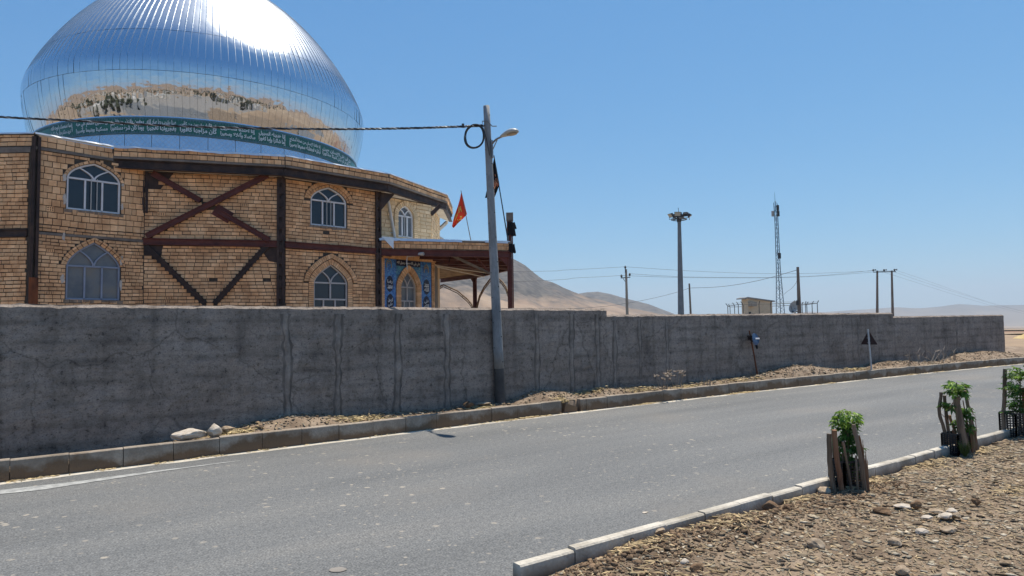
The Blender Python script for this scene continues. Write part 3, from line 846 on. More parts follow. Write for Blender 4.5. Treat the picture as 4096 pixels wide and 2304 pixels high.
BRICKS, EXTRA = [], []
def spans(poly, z):
    xs = []
    for (u0, z0), (u1, z1) in zip(poly, poly[1:] + poly[:1]):
        if (z0 > z) != (z1 > z): xs.append(u0 + (u1 - u0) * (z - z0) / (z1 - z0))
    xs.sort(); return list(zip(xs[::2], xs[1::2]))
HOLLOW = []
def lay(face, u0, u1, z0, z1, h, L, excl, gap=.018, proud=.022, hollow=.0, m='brick', wob=.012, seed=0, rowjit=.12):
    z, c = z0, 0
    while z < z1 - .03:
        hh = min(h * random.uniform(1 - rowjit, 1 + rowjit), z1 - z); zc = z + hh / 2
        free = [(u0, u1)]
        for poly in excl:
            for zz in (zc - hh * .3, zc + hh * .3):
                for a, b in spans(poly, zz):
                    nf = []
                    for p, q in free:
                        if b <= p or a >= q: nf.append((p, q)); continue
                        if a > p: nf.append((p, a))
                        if b < q: nf.append((b, q))
                    free = nf
        for p, q in free:
            u = p - (L * ((c % 2) * .5 + random.uniform(-.06, .06))) % L
            while u < q - .02:
                l = L * random.choice((1, 1, 1, 1, 1, 1, 1, .55)) * random.uniform(.95, 1.05)
                a, b = max(p, u), min(q, u + l); u += l
                if b - a < .05: continue
                um = (a + b) / 2
                zz = zc + wob * math.sin(um * 1.25 + seed) + wob * .5 * math.sin(um * 3.1 + c * .35)
                rec = (face, um, zz, b - a - gap * random.uniform(.5, 1.3), hh - gap * random.uniform(1.1, 1.8), proud + random.uniform(-.009, .009), random.uniform(-1, 1), m, random.uniform(-.018, .018))
                if hollow and b - a > L * .8 and random.random() < hollow: HOLLOW.append(rec)
                elif random.random() < .0015 and m == 'brick': continue
                else: BRICKS.append(rec)
        z += hh; c += 1
def core(face, u0, u1, z0, z1, holes, name='brick_wall', m='mortar', thick=.3):
    """wall body: rectangle with openings cut as columns between outline samples"""
    g = MB(); us = sorted(set([u0, u1] + [min(u1, max(u0, u)) for h in holes for u, _ in h]))
    for a, b in zip(us, us[1:]):
        if b - a < 1e-4: continue
        e = (b - a) * .02
        cuts = []
        for h in holes:
            hv = [(z, u) for u, z in h]
            sa, sb = spans(hv, a + e), spans(hv, b - e)
            for (l0, h0), (l1, h1) in zip(sa, sb): cuts.append((l0, h0, l1, h1))
        cuts.sort()
        lo = (z0, z0)
        segs = []
        for l0, h0, l1, h1 in cuts: segs.append((lo, (l0, l1))); lo = (h0, h1)
        segs.append((lo, (z1, z1)))
        for (p0, p1), (q0, q1) in segs:
            if q0 - p0 < 1e-3 and q1 - p1 < 1e-3: continue
            g.prism([face.w(a, p0), face.w(b, p1), face.w(b, q1), face.w(a, q0)], -face.n * thick)
    return g.build(name, M[m], shrine)

def arch(u0, u1, zs0, zs1, ua, za, zb, k=.62, n=9):
    """outline: up the left jamb, over the pointed arch, down the right jamb"""
    pts = [(u0, zb)]
    for i in range(n):
        t = i / (n - 1); c = (u0 + (ua - u0) * .10, zs0 + k * (za - zs0))
        pts.append(((1 - t) ** 2 * u0 + 2 * t * (1 - t) * c[0] + t * t * ua, (1 - t) ** 2 * zs0 + 2 * t * (1 - t) * c[1] + t * t * za))
    for i in range(1, n):
        t = 1 - i / (n - 1); c = (u1 - (u1 - ua) * .10, zs1 + k * (za - zs1))
        pts.append(((1 - t) ** 2 * u1 + 2 * t * (1 - t) * c[0] + t * t * ua, (1 - t) ** 2 * zs1 + 2 * t * (1 - t) * c[1] + t * t * za))
    pts.append((u1, zb)); return pts
def grow(pts, d):
    """offset the open outline sideways by d"""
    out = []
    for i, p in enumerate(pts):
        a, b = pts[max(0, i - 1)], pts[min(len(pts) - 1, i + 1)]
        tx, tz = b[0] - a[0], b[1] - a[1]; l = math.hypot(tx, tz) or 1
        out.append((p[0] - tz / l * d, p[1] + tx / l * d))
    return out
def fstrip(g, face, P, Q, o0, o1, tone=0.0):
    g.strip([face.w(u, z, o0) for u, z in P], [face.w(u, z, o0) for u, z in Q], face.n * (o1 - o0), tone)
def window(face, bl, br, sl, sr, ap, fm, gm, o=-.06, fw=.055, rows=1, bars=True, deep=.12, label=None, kk=.62, extend=0.0, lower3=True):
    (u0, zb), (u1, zb1) = face.uv(*bl, o), face.uv(*br, o)
    zb = (zb + zb1) / 2 - extend
    ul, zl = face.uv(*sl, o); ur, zr = face.uv(*sr, o); ua, za = face.uv(*ap, o)
    zs = (zl + zr) / 2; u0 = (u0 + ul) / 2; u1 = (u1 + ur) / 2; ua = (u0 + u1) / 2
    out = arch(u0, u1, zs, zs, ua, za, zb, kk); inn = grow(out, -fw)
    inn[0] = (u0 + fw, zb); inn[-1] = (u1 - fw, zb)
    g = MB(); fstrip(g, face, out, inn, o - deep / 2, o + .03)
    ztr = zs - .02
    def bar(p, q, w, d=.025):
        p, q = face.w(*p, o - .02), face.w(*q, o - .02); g.beam(p, q, .05 + d, w, up=face.n.cross((q - p).normalized()))
    bar((u0 + .01, zb + fw / 2), (u1 - .01, zb + fw / 2), fw)
    bar((u0 + .01, ztr), (u1 - .01, ztr), fw)
    # tracery: two curved bars springing from the middle
    H = za - zs; W = u1 - u0
    for sgn in (-1, 1):
        P, Q = [], []
        for i in range(9):
            t = i / 8
            u = ua + sgn * (.012 + W * .27 * t ** 1.7); z = ztr + (H * .66) * (t ** .85)
            dz = math.atan2(.85 * H * .66, W * .27 * 1.7 * max(.15, t))
            P.append((u - sgn * fw * .42, z + .008)); Q.append((u + sgn * fw * .42, z - .008))
        fstrip(g, face, P, Q, o - .045, o + .022)
    w3 = W / 3
    if lower3:
        zmid = zb
        if rows == 2:
            zmid = zb + (ztr - zb) * .55
            bar((u0 + .01, zmid), (u1 - .01, zmid), fw * 1.1)
            bar((ua, zmid), (ua, ztr), fw)
        for f in ((.34, .66) if rows == 1 else (.30, .64)):
            bar((u0 + W * f, zb), (u0 + W * f, zmid if rows == 2 else ztr), fw * .95)
    win = g.build('window', fm, shrine, label=label)
    # panes
    cells = []
    if rows == 1:
        for a, b in ((.0, .34), (.34, .66), (.66, 1)): cells.append([(u0 + W * a, zb), (u0 + W * b, zb), (u0 + W * b, ztr), (u0 + W * a, ztr)])
    else:
        for a, b in ((.0, .30), (.30, .64), (.64, 1)): cells.append([(u0 + W * a, zb), (u0 + W * b, zb), (u0 + W * b, zmid), (u0 + W * a, zmid)])
        for a, b in ((.0, .5), (.5, 1)): cells.append([(u0 + W * a, zmid), (u0 + W * b, zmid), (u0 + W * b, ztr), (u0 + W * a, ztr)])
    half = grow(out, -fw * .3)
    k = len(half) // 2
    L_, R_ = half[1:k + 1], half[k:-1]
    m1 = int(len(L_) * .62)
    cells.append([(ua, ztr)] + [(u, max(z, ztr)) for u, z in L_[:m1 + 1]][::1])
    cells.append([(ua, ztr)] + [(u, max(z, ztr)) for u, z in R_[len(R_) - m1 - 1:]][::1])
    cells.append([(ua, ztr)] + [(u, z) for u, z in L_[m1:]] + [(u, z) for u, z in R_[1:len(R_) - m1]])
    for c in cells:
        g = MB(); a = random.uniform(-.006, .006); b = random.uniform(-.004, .004)
        g.prism([face.w(u, z, o - .035 + a * (u - ua) + b * (z - zs)) for u, z in c], -face.n * .008)
        g.build('pane', gm, win)
    if bars:
        for f in (.445, .555):
            g = MB(); g.tube([face.w(u0 + W * f, zb - .01, o + .05), face.w(u0 + W * f, ztr + .05, o + .05)], .011, 6)
            g.build('guard_bar', M['steel_dark'] if fm is not M['white'] else M['pvc'], win)
    # dark room behind the glass
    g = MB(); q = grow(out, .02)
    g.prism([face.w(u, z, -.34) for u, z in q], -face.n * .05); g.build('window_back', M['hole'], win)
    return out
def hole(out, da, dj):
    """opening for the bricklayer: arch widened by da, jambs by dj"""
    k = len(out); g_ = grow(out, da)
    jl, jr = out[0][0] - dj, out[-1][0] + dj
    return [(jl, out[0][1]), (jl, out[1][1])] + [(u, z) for u, z in g_[1:k - 1]] + [(jr, out[-2][1]), (jr, out[-1][1])]
def voussoirs(face, out, d0, d1, step, z_from=None, o=.03, m='brick', jamb=False):
    """ring of bricks standing round the arch"""
    P, Q = grow(out, d0), grow(out, d1)
    if not jamb: P, Q = P[1:-1], Q[1:-1]
    acc = 0.0
    for (p0, q0, p1, q1) in zip(P, Q, P[1:], Q[1:]):
        l = math.hypot(p1[0] - p0[0], p1[1] - p0[1]); k = max(1, round(l / step))
        for i in range(k):
            t0, t1 = (i + .08) / k, (i + .92) / k
            L4 = lambda a, b, t: (a[0] + (b[0] - a[0]) * t, a[1] + (b[1] - a[1]) * t)
            EXTRA.append((face, [L4(p0, p1, t0), L4(p0, p1, t1), L4(q0, q1, t1), L4(q0, q1, t0)], o + random.uniform(-.006, .008), random.uniform(-1, 1), m))

# --- windows first (their outlines cut the walls)
w1 = window(fB, (264, 839), (479, 855), (264, 707), (479, 733), (370, 654), M['white'], M['glass'], label='white arched window of the upper storey with three panes below')
w2 = window(fB, (261, 1199), (479, 1201), (261, 1062), (476, 1067), (378, 970), M['grey_frame'], M['film'], bars=False, kk=.5, label='blue-grey arched window filmed over with grey sheeting')
w3 = window(fD, (1241, 898), (1383, 915), (1238, 796), (1383, 813), (1310, 750), M['white'], M['glass'])
w4 = window(fD, (1253, 1219), (1388, 1221), (1250, 1125), (1387, 1135), (1318, 1058), M['pale_frame'], M['glass'], rows=2, bars=False, kk=.45, extend=.55, label='pale worn arched window inside a brick pointed arch')
w5 = window(fE, (1586, 949), (1649, 951), (1586, 850), (1649, 878), (1617, 823), M['white'], M['film'], fw=.06)
w6 = window(fE, (1597, 1225), (1660, 1225), (1595, 1136), (1659, 1159), (1625, 1086), M['pale_frame'], M['film'], rows=2, bars=False, kk=.45, extend=.5, fw=.05)

M['sill'] = mat('rubble_sill', [(.16, .12, .085), (.30, .235, .175)], scale=7, bump=.6, bscale=20)
for f_, w_ in ((fB, w1), (fB, w2), (fD, w3)):
    g = MB(); u_ = w_[0][0] - .06
    while u_ < w_[-1][0] + .05:
        l_ = random.uniform(.12, .26); h_ = random.uniform(.07, .12)
        g.prism([f_.w(u_, w_[0][1] - h_, .03), f_.w(u_ + l_ - .015, w_[0][1] - h_, .03), f_.w(u_ + l_ - .015, w_[0][1] - .008, .03), f_.w(u_, w_[0][1] - .008, .03)], -f_.n * .06, random.uniform(-1, 1)); u_ += l_
    tag(g.build('sill', M['sill'], shrine), kind='stuff')
def thick(p, q, w):
    d = math.hypot(q[0] - p[0], q[1] - p[1]); nx, nz = -(q[1] - p[1]) / d * w / 2, (q[0] - p[0]) / d * w / 2
    return [(p[0] + nx, p[1] + nz), (q[0] + nx, q[1] + nz), (q[0] - nx, q[1] - nz), (p[0] - nx, p[1] - nz)]
ZM = 4.92
brA = (fC.uv(612, 695), fC.uv(1078, 962)); brB = (fC.uv(588, 947), fC.uv(1072, 703))
brC = (fC.uv(585, 985), fC.uv(822, 1216)); brD = (fC.uv(1066, 985), fC.uv(858, 1216))
EXT = {1: [thick(*brA, .06), thick(*brB, .06)], 2: [thick(*brC, .12), thick(*brD, .12)]}

# --- face A (left edge of the picture) and B (two windows)
core(fA, -4, fA.L, 0, RZ - .03, [])
lay(fA, -4, fA.L - .15, 1.6, ZM - .13, .125, .25, [], hollow=.006, seed=1)
lay(fA, -4, fA.L - .15, ZM + .13, 7.42, .128, .25, [], hollow=.01, seed=1)
lay(fA, -4, fA.L - .02, 7.62, RZ - .06, .14, .26, [], seed=1)
core(fB, 0, uBC, 0, 7.95, [w1, w2])
core(fB, uBC, fB.L + .001, 7.4, 7.95, []) if uBC < fB.L else None
lay(fB, .12, uBC, 1.6, ZM - .02, .118, .225, [hole(w2, .16, .02)], hollow=.03, seed=2, wob=.02)
lay(fB, .12, uBC, ZM + .06, ZM + .27, .105, .235, [], seed=2, wob=.02)
lay(fB, .12, uBC, ZM + .28, 7.52, .205, .235, [hole(w1, .11, .02)], hollow=.02, seed=2, wob=.02)
lay(fB, .10, fB.L - .02, 7.62, 7.97, .165, .24, [], seed=2, proud=.03)
voussoirs(fB, w1, .012, .10, .17, o=.035); voussoirs(fB, w2, .0, .075, .13, o=.02); voussoirs(fB, w2, .085, .15, .14, o=.05)
g = MB(); fstrip(g, fB, [(0, 7.53), (fB.L * .5, 7.53), (fB.L - .02, 7.53)], [(0, 7.62), (fB.L * .5, 7.62), (fB.L - .02, 7.62)], 0, .05)
fstrip(g, fB, [(0.1, ZM - .03), (uBC * .5, ZM - .02), (uBC, ZM - .03)], [(0.1, ZM + .05), (uBC * .5, ZM + .06), (uBC, ZM + .05)], 0, .03)
fstrip(g, fA, [(-4, 7.43), (fA.L - .1, 7.43)], [(-4, 7.6), (fA.L - .1, 7.6)], 0, .045)
g.build('concrete_band', M['strip'], shrine)
# splashes of plaster round the window jambs
g = MB()
uL_, uR_, zS_ = w1[0][0], w1[-1][0], w1[1][1]
for (su, du, cz, ru, rz_) in ((uL_, -.07, zS_ - .05, .07, .16), (uL_, -.05, zS_ - .75, .06, .20), (uR_, .06, zS_ - .05, .05, .08), (uR_, .05, zS_ - .80, .05, .12), (uL_, -.05, zS_ - 1.95, .05, .14), (uR_, .06, zS_ - 2.6, .05, .22), (uL_, -.06, zS_ - 3.3, .06, .18), (uR_, .05, zS_ - 3.4, .05, .2)):
    poly = [(su + du + ru * math.cos(a) * random.uniform(.5, 1.15), cz + rz_ * math.sin(a) * random.uniform(.5, 1.15)) for a in np.linspace(0, 6.283, 18)[:-1]]
    g = MB(); g.prism([fB.w(u, z, .036) for u, z in poly], -fB.n * .03); g.build('plaster_patch', M['plaster_b'], shrine)

# --- face C with steel cross, face D with two windows
core(fC, uCB, uCD, 0, 7.5, [])
lay(fC, uCB + .02, uCD - .12, 1.6, ZM - .12, .128, .265, EXT[2], hollow=.018, seed=3)
lay(fC, uCB + .02, uCD - .12, ZM + .12, 7.34, .132, .265, EXT[1], hollow=.008, seed=3)
core(fD, uDC, uDend, 0, 7.5, [w3, w4])
lay(fD, uDC + .14, uDend - .1, 1.6, ZM - .12, .128, .265, [hole(w4, .43, .215)], hollow=.03, seed=4)
lay(fD, uDC + .14, uDend - .1, ZM + .12, 7.34, .132, .265, [hole(w3, .28, .02)], hollow=.02, seed=4)
voussoirs(fD, w3, .01, .10, .12, o=.03); voussoirs(fD, w3, .12, .27, .085, o=.06)
voussoirs(fD, w4, .005, .20, .075, o=.035, jamb=True); voussoirs(fD, w4, .24, .41, .085, o=.075)

# --- cream upper storey
core(fE, uE0, 6, 0, 7.3, [w5, w6], m='cream'); core(fF, 0, fF.L, 0, 7.3, [], m='cream')
CR = dict(m='cream', wob=0, proud=.03, gap=.022, rowjit=.02)
lay(fE, uE0 + .05, 6, 5.2, 7.3, .165, .36, [hole(w5, .23, .225)], **CR); lay(fF, 0.02, fF.L, 5.2, 7.3, .165, .36, [], **CR)
voussoirs(fE, w5, .005, .22, .085, o=.07, m='cream', jamb=True)

# bricks on the roof edge of faces C, D, E
roofF = [Face(BC, CDp), Face(CDp, DEp), Face(DEp, EFp), Face(EFp, FGp)]
for i, f in enumerate(roofF):
    core(f, 0, f.L, 7.62, RZ - .02, [], name='parapet', thick=.5)
    lay(f, .01, f.L - .01, 7.70, 7.885, .18, .24, [], proud=.03, seed=5 + i, wob=.006)
    lay(f, .01, f.L - .01, 7.89, RZ - .02, .14, .27, [], proud=.02, seed=5 + i, wob=.006)

# --- make the bricks
unit = MB(); unit.obox((0, 0, 0), V(.5, 0, 0), V(0, .5, 0), V(0, 0, .5)); um_ = unit
me_b = bpy.data.meshes.new('brick'); me_b.from_pydata(um_.v, [], um_.f); me_b.materials.append(M['brick'])
def pxarea(r):
    f, u, z, l, h = r[:5]; a, b = pix(f.w(u - l / 2, z)), pix(f.w(u + l / 2, z)); c = pix(f.w(u, z + h / 2)); d = pix(f.w(u, z - h / 2))
    vis = 0 < (a[0] + b[0]) / 2 < 4096 and (c[1] + d[1]) / 2 < 1215
    return abs(b[0] - a[0]) * abs(c[1] - d[1]) * vis
cand = sorted([r for r in BRICKS if r[7] == 'brick'], key=pxarea, reverse=True)
top = set(id(r) for r in cand[:300])
D_ = .09
so = ORG[shrine.name]
jb = {'brick': MB(), 'cream': MB()}
for r in BRICKS:
    f, u, z, l, h, pr, tn, mm, tl = r
    c = f.w(u, z, pr - D_ / 2)
    ex = (f.d * math.cos(tl) + V(0, 0, math.sin(tl))); ez = (V(0, 0, math.cos(tl)) - f.d * math.sin(tl))
    if id(r) in top:
        o = bpy.data.objects.new('brick', me_b); COL.objects.link(o); o.parent = shrine
        Mx = Matrix((ex, f.n, ez)).transposed().to_4x4() @ Matrix.Diagonal((l, D_, h, 1)); Mx.translation = c - so
        o.matrix_local = Mx
    else:
        jb[mm].obox(c, ex * l / 2, f.n * D_ / 2, ez * h / 2, tn or .01)
for f, q, o_, tn, mm in EXTRA:
    jb[mm].prism([f.w(u, z, o_) for u, z in q], -f.n * .08, tn or .01)
tag(jb['brick'].build('brick', M['brick_t'], shrine), kind='stuff')
tag(jb['cream'].build('cream_brick', M['cream'], shrine), kind='stuff')
# hollow bricks laid end-out: a frame with a grid of open cells
g = MB(); W_, H_ = .5, .5
g.obox((0, -.3, 0), V(.5, 0, 0), V(0, .2, 0), V(0, 0, .5))
for x in (-.44, -.15, .15, .44): g.obox((x, .2, 0), V(.065, 0, 0), V(0, .3, 0), V(0, 0, .5))
for z in (-.42, 0, .42): g.obox((0, .198, z), V(.498, 0, 0), V(0, .298, 0), V(0, 0, .085))
me_h = bpy.data.meshes.new('hollow_brick'); me_h.from_pydata(g.v, [], g.f); me_h.materials.append(M['brick']); me_h.materials.append(M['hole'])
for p in list(me_h.polygons)[:6]: p.material_index = 1
for r in HOLLOW:
    f, u, z, l, h, pr, tn, mm, tl = r
    o = bpy.data.objects.new('hollow_brick', me_h); COL.objects.link(o); o.parent = shrine
    Mx = Matrix((f.d, f.n, V(0, 0, 1))).transposed().to_4x4() @ Matrix.Diagonal((l, .1, h, 1)); Mx.translation = f.w(u, z, pr - .045) - so
    o.matrix_local = Mx

# --- steel frame
def part(name, m, fn, label=None, parent=None):
    g = MB(); fn(g); return g.build(name, M[m], parent or shrine, label=label)
def column(f, u, z0, z1, w, m='steel_dark', o=.10, lacing=True, label=None):
    g = MB()
    for s in (-1, 1):
        g.beam(f.w(u + s * (w / 2 - .04), z0, o - .1), f.w(u + s * (w / 2 - .04), z1, o - .1), .2, .08, up=f.d)
    g.beam(f.w(u, z0, o - .14), f.w(u, z1, o - .14), .12, w - .165, up=f.d)
    if lacing:
        z = z0
        while z < z1 - .2:
            g.beam(f.w(u, z, o - .045), f.w(u, z + .26, o - .045), .05, w - .162, up=f.d); z += .42
    return g.build('steel_column', M[m], shrine, label=label)
uc = fB.uv(127, 760)[0]
column(fB, .04, 0, RZ - .12, .22, lacing=False, o=.08)
part('steel_column', 'rust', lambda g: g.beam(fB.w(.04, .4, .086), fB.w(.04, 3.55, .086), .06, .235, up=fB.d), label='rust-orange lower length of the left steel column')
column(fC, uCD - .03, 0, 7.4, .27); column(fD, uDend - .12, 0, 7.4, .25)
column(fC, uCB + .02, 5.9, 7.34, .2, lacing=False, o=.05)
part('steel_beam', 'steel_dark', lambda g: g.ibeam(fA.w(-4, ZM, .02), fA.w(fA.L - .15, ZM, .02), .14, .24))
part('steel_beam', 'steel', lambda g: g.ibeam(fC.w(uCB, ZM, .05), fC.w(uCD - .15, ZM, .05), .16, .23))
part('steel_beam', 'steel', lambda g: g.ibeam(fD.w(uDC + .1, ZM, .05), fD.w(uDend - .23, ZM, .05), .16, .23))
for f in roofF[:3]:
    part('roof_beam', 'steel_dark', lambda g: g.ibeam(f.w(-.03, 7.47, -.08), f.w(f.L + .03, 7.47, -.08), .16, .30))
    part('roof_edge_render', 'strip', lambda g: g.beam(f.w(0, 7.66, -.10), f.w(f.L, 7.66, -.10), .30, .075))
part('roof_beam', 'steel_dark', lambda g: g.ibeam(roofF[3].w(0, 7.47, -.08), roofF[3].w(roofF[3].L, 7.47, -.08), .16, .30))
def dbl(g, f, p, q, w, o):
    p, q = f.w(*p, o), f.w(*q, o); d = (q - p).normalized(); up = f.n.cross(d)
    g.beam(p, q, .10, w, up=up)
    for s in (-1, 1): g.beam(p + up * s * (w / 2 - .018) + f.n * .02, q + up * s * (w / 2 - .018) + f.n * .02, .12, .034, up=up)
cut = lambda a, b, t: (a[0] + (b[0] - a[0]) * t, a[1] + (b[1] - a[1]) * t)
part('brace', 'steel', lambda g: dbl(g, fC, *brB, .19, .115))
part('brace', 'steel', lambda g: dbl(g, fC, brA[0], cut(*brA, .40), .19, .085))
part('brace', 'steel', lambda g: dbl(g, fC, cut(*brA, .56), brA[1], .19, .085))
part('gusset_plate', 'steel', lambda g: g.prism([fC.w(u, z, .045) for u, z in thick(cut(*brA, .52), cut(*brA, .66), .42)], -fC.n * .03))
part('brace', 'steel_dark', lambda g: dbl(g, fC, *brC, .17, .05)); part('brace', 'steel_dark', lambda g: dbl(g, fC, *brD, .17, .05))
part('gusset_plate', 'steel_dark', lambda g: g.prism([fC.w(uCB + .02, 4.45, .03), fC.w(uCB + .55, 4.45, .03), fC.w(uCB + .6, 4.8, .03), fC.w(uCB + .02, 4.8, .03)], -fC.n * .04))
part('gusset_plate', 'steel_dark', lambda g: g.prism([fC.w(uCD - .75, 4.8, .03), fC.w(uCD - .16, 4.8, .03), fC.w(uCD - .16, 4.25, .03), fC.w(uCD - .42, 4.3, .03)], -fC.n * .04))
part('gusset_plate', 'steel_dark', lambda g: g.prism([fC.w(uCB + .02, 6.75, .03), fC.w(uCB + .5, 6.75, .03), fC.w(uCB + .9, 7.32, .03), fC.w(uCB + .02, 7.32, .03)], -fC.n * .04))
part('bracket', 'steel_dark', lambda g: g.prism([fD.w(uDend - .02, 7.32, .12), fD.w(uDend + .62, 7.32, .12), fD.w(uDend - .02, 6.6, .12)], -fD.n * .05))

# soffits under the overhang, brackets on the E/F corner
def soffit(g, poly, z, t=.03): g.prism([V(p.x, p.y, z) for p in poly], V(0, 0, t))
part('soffit', 'plaster_b', lambda g: soffit(g, [roofF[0].w(0, 0, -.17), roofF[0].w(roofF[0].L, 0, -.17), fC.w(uCD, 0, -.1), fC.w(uCB, 0, -.1)], 7.36))
part('soffit', 'plaster_b', lambda g: soffit(g, [roofF[1].w(0, 0, -.17), roofF[1].w(roofF[1].L, 0, -.17), fD.w(uDend, 0, -.1), fD.w(uDC, 0, -.1)], 7.36))
part('soffit', 'plaster', lambda g: soffit(g, [roofF[2].w(0, 0, -.17), roofF[2].w(roofF[2].L, 0, -.17), fE.w(6, 0), fE.w(uE0, 0)], 7.33))
part('soffit', 'plaster', lambda g: soffit(g, [roofF[3].w(0, 0, -.17), roofF[3].w(roofF[3].L, 0, -.17), fF.w(fF.L, 0), fF.w(0, 0)], 7.33))
part('bracket', 'steel_dark', lambda g: g.beam(fE.w(*fE.uv(1724, 858)), at_z(1760, 822, 7.33), .10, .16))
part('bracket', 'plaster', lambda g: g.beam(fF.w(*fF.uv(1757, 917)), at_z(1788, 888, 7.33), .10, .16))

# roof slab and bright metal flashing on its edge
slab = [A0 - V(6, 0, 0), A0, AB, BC, CDp, DEp, EFp, FGp] + [CEN + V(11.0 * math.cos(a), 11.0 * math.sin(a), 0) for a in np.radians([40, 70, 95, 120, 145, 170])]
part('roof_slab', 'strip', lambda g: g.prism([V(p.x, p.y, 7.75) + (CEN - V(p.x, p.y, 0)).normalized() * .35 for p in slab], V(0, 0, .2)))
def flashing(a, b, droop, seed):
    d = (b - a).normalized(); nn = V(d.y, -d.x, 0); k = max(6, int((b - a).length / .18)); g = MB(); A, B, C = [], [], []
    for i in range(k + 1):
        q = a + (b - a) * (i / k); w = .012 * mnoise.noise(V(i * .6, seed, 0)); dz = droop * (.5 + .9 * mnoise.noise(V(i * .35, seed, 3)))
        A.append(V(q.x, q.y, RZ + .03 + w) - nn * .35); B.append(V(q.x, q.y, RZ + .018 + w) + nn * .05); C.append(V(q.x, q.y, RZ - .02 - max(.01, dz)) + nn * (.055 + .02 * random.random()))
    g.strip(A, B, (0, 0, -.012)); g.strip(B, C, nn * -.01)
    return g.build('roof_flashing', M['flash'], shrine)
for i, (a, b, dr) in enumerate(((A0 - V(4, 0, 0), AB, .02), (AB, BC, .02), (BC, CDp, .07), (CDp, DEp, .015), (DEp, EFp, .02), (EFp, FGp, .02))): flashing(a, b, dr, i)
vp = at_Y(828, 600, 25); 
part('vent_pipe', 'pvc', lambda g: (g.tube([V(vp.x, vp.y, 7.9), V(vp.x, vp.y, 7.9) + V(-.02, 0, .42)], .055, 10), g.tube([V(vp.x - .02, vp.y, 8.27), V(vp.x - .03, vp.y, 8.36)], .075, 10)))

# --- drain pipe, tile panel, side pier
part('drain_pipe', 'pvc', lambda g: (g.tube([fE.w(*fE.uv(1549, 770, .25), .25), fE.w(*fE.uv(1552, 800, .18), .18), fE.w(*fE.uv(1580, 952, .12), .12)], .06, 10),
                                     g.beam(fE.w(*fE.uv(1566, 930, .1), .05), fE.w(*fE.uv(1590, 933, .1), .05), .03, .04)))
def tile_mat(name, a, b, c, flecks):
    m = mat(name, [a, b, c], scale=7, detail=3, rough=.25, spec=.5)
    n, l = m.node_tree.nodes, m.node_tree.links; p = n['Principled BSDF']; old = p.inputs['Base Color'].links[0].from_socket
    tc = n.new('ShaderNodeTexCoord')
    for sc, col, th in flecks:
        vo = n.new('ShaderNodeTexVoronoi'); vo.inputs['Scale'].default_value = sc; l.new(tc.outputs['Object'], vo.inputs['Vector'])
        nz = n.new('ShaderNodeTexNoise'); nz.inputs['Scale'].default_value = sc * 1.7; l.new(tc.outputs['Object'], nz.inputs['Vector'])
        ad = n.new('ShaderNodeMath'); ad.operation = 'MULTIPLY'; l.new(vo.outputs['Distance'], ad.inputs[0]); l.new(nz.outputs[0], ad.inputs[1])
        r = n.new('ShaderNodeMapRange'); r.inputs['From Min'].default_value = th * .8; r.inputs['From Max'].default_value = th; r.inputs['To Min'].default_value = .85; r.inputs['To Max'].default_value = 0
        l.new(ad.outputs[0], r.inputs['Value'])
        mx = n.new('ShaderNodeMix'); mx.data_type = 'RGBA'; l.new(r.outputs[0], mx.inputs[0]); l.new(old, mx.inputs[6]); mx.inputs[7].default_value = (*col, 1); old = mx.outputs[2]
    l.new(old, p.inputs['Base Color'])
    return m
M['tile'] = tile_mat('blue_tiles', (.02, .085, .29), (.035, .16, .46), (.07, .26, .55), [(17, (.42, .50, .55), .10), (23, (.03, .20, .26), .08), (13, (.45, .36, .12), .05)])
M['tile2'] = tile_mat('turquoise_tiles', (.02, .075, .19), (.04, .18, .35), (.07, .27, .34), [(19, (.38, .46, .44), .11), (15, (.40, .36, .10), .08)])
M['tile_dark'] = mat('navy_tiles', [(.010, .012, .03), (.02, .02, .05)], scale=8, rough=.25)
M['letter'] = mat('white_glaze', [(.70, .74, .76)], rough=.4)
M['gold'] = mat('gold_paint', [(.42, .30, .10), (.50, .37, .14)], scale=9, rough=.5)
tl, tr = fE.uv(1534, 1026), fE.uv(1722, 1054)
zt_, zbt = (tl[1] + tr[1]) / 2 - .02, 2.0
U0, U1 = tl[0], tr[0]; bw = (U1 - U0) * .24
def panel(name, m, u0, u1, z0, z1, o, th=.03, label=None):
    return part(name, m, lambda g: g.prism([fE.w(u0, z0, o), fE.w(u1, z0, o), fE.w(u1, z1, o), fE.w(u0, z1, o)], -fE.n * th), label=label)
zc = w6[len(w6) // 2][1]
w6o = grow(w6, .27)
panel('tile_panel', 'tile', U0, U0 + bw, zbt, zt_, .04); panel('tile_panel', 'tile', U1 - bw, U1, zbt, zt_, .04)
panel('tile_border', 'tile_dark', U0 + bw + .003, U1 - bw - .003, zt_ - .26, zt_, .038)
g = MB(); u_in0, u_in1 = U0 + bw + .003, U1 - bw - .003
k = len(w6o) // 2
for seg, ue in ((w6o[:k + 1], u_in0), (w6o[k:], u_in1)):
    for (a, za_), (b, zb_) in zip(seg, seg[1:]):
        if ue == u_in0: a_, b_ = (max(u_in0, a), za_), (max(u_in0, b), zb_)
        else: a_, b_ = (min(u_in1, a), za_), (min(u_in1, b), zb_)
        if abs(a_[1] - b_[1]) > 1e-4:
            q = [fE.w(ue, a_[1], .036), fE.w(a_[0], a_[1], .036), fE.w(b_[0], b_[1], .036), fE.w(ue, b_[1], .036)]
            g.prism(q, -fE.n * .03)
ztop6 = w6o[k][1]
g.prism([fE.w(u_in0, ztop6, .036), fE.w(u_in1, ztop6, .036), fE.w(u_in1, zt_ - .263, .036), fE.w(u_in0, zt_ - .263, .036)], -fE.n * .03)
g.build('tile_spandrel', M['tile2'], shrine)
jb2 = MB()
EX0 = len(EXTRA); voussoirs(fE, w6, .005, .26, .075, o=.09, jamb=True)
for f, q, o_, tn, mm in EXTRA[EX0:]: jb2.prism([f.w(u, z, o_) for u, z in q], -f.n * .11, tn or .01)
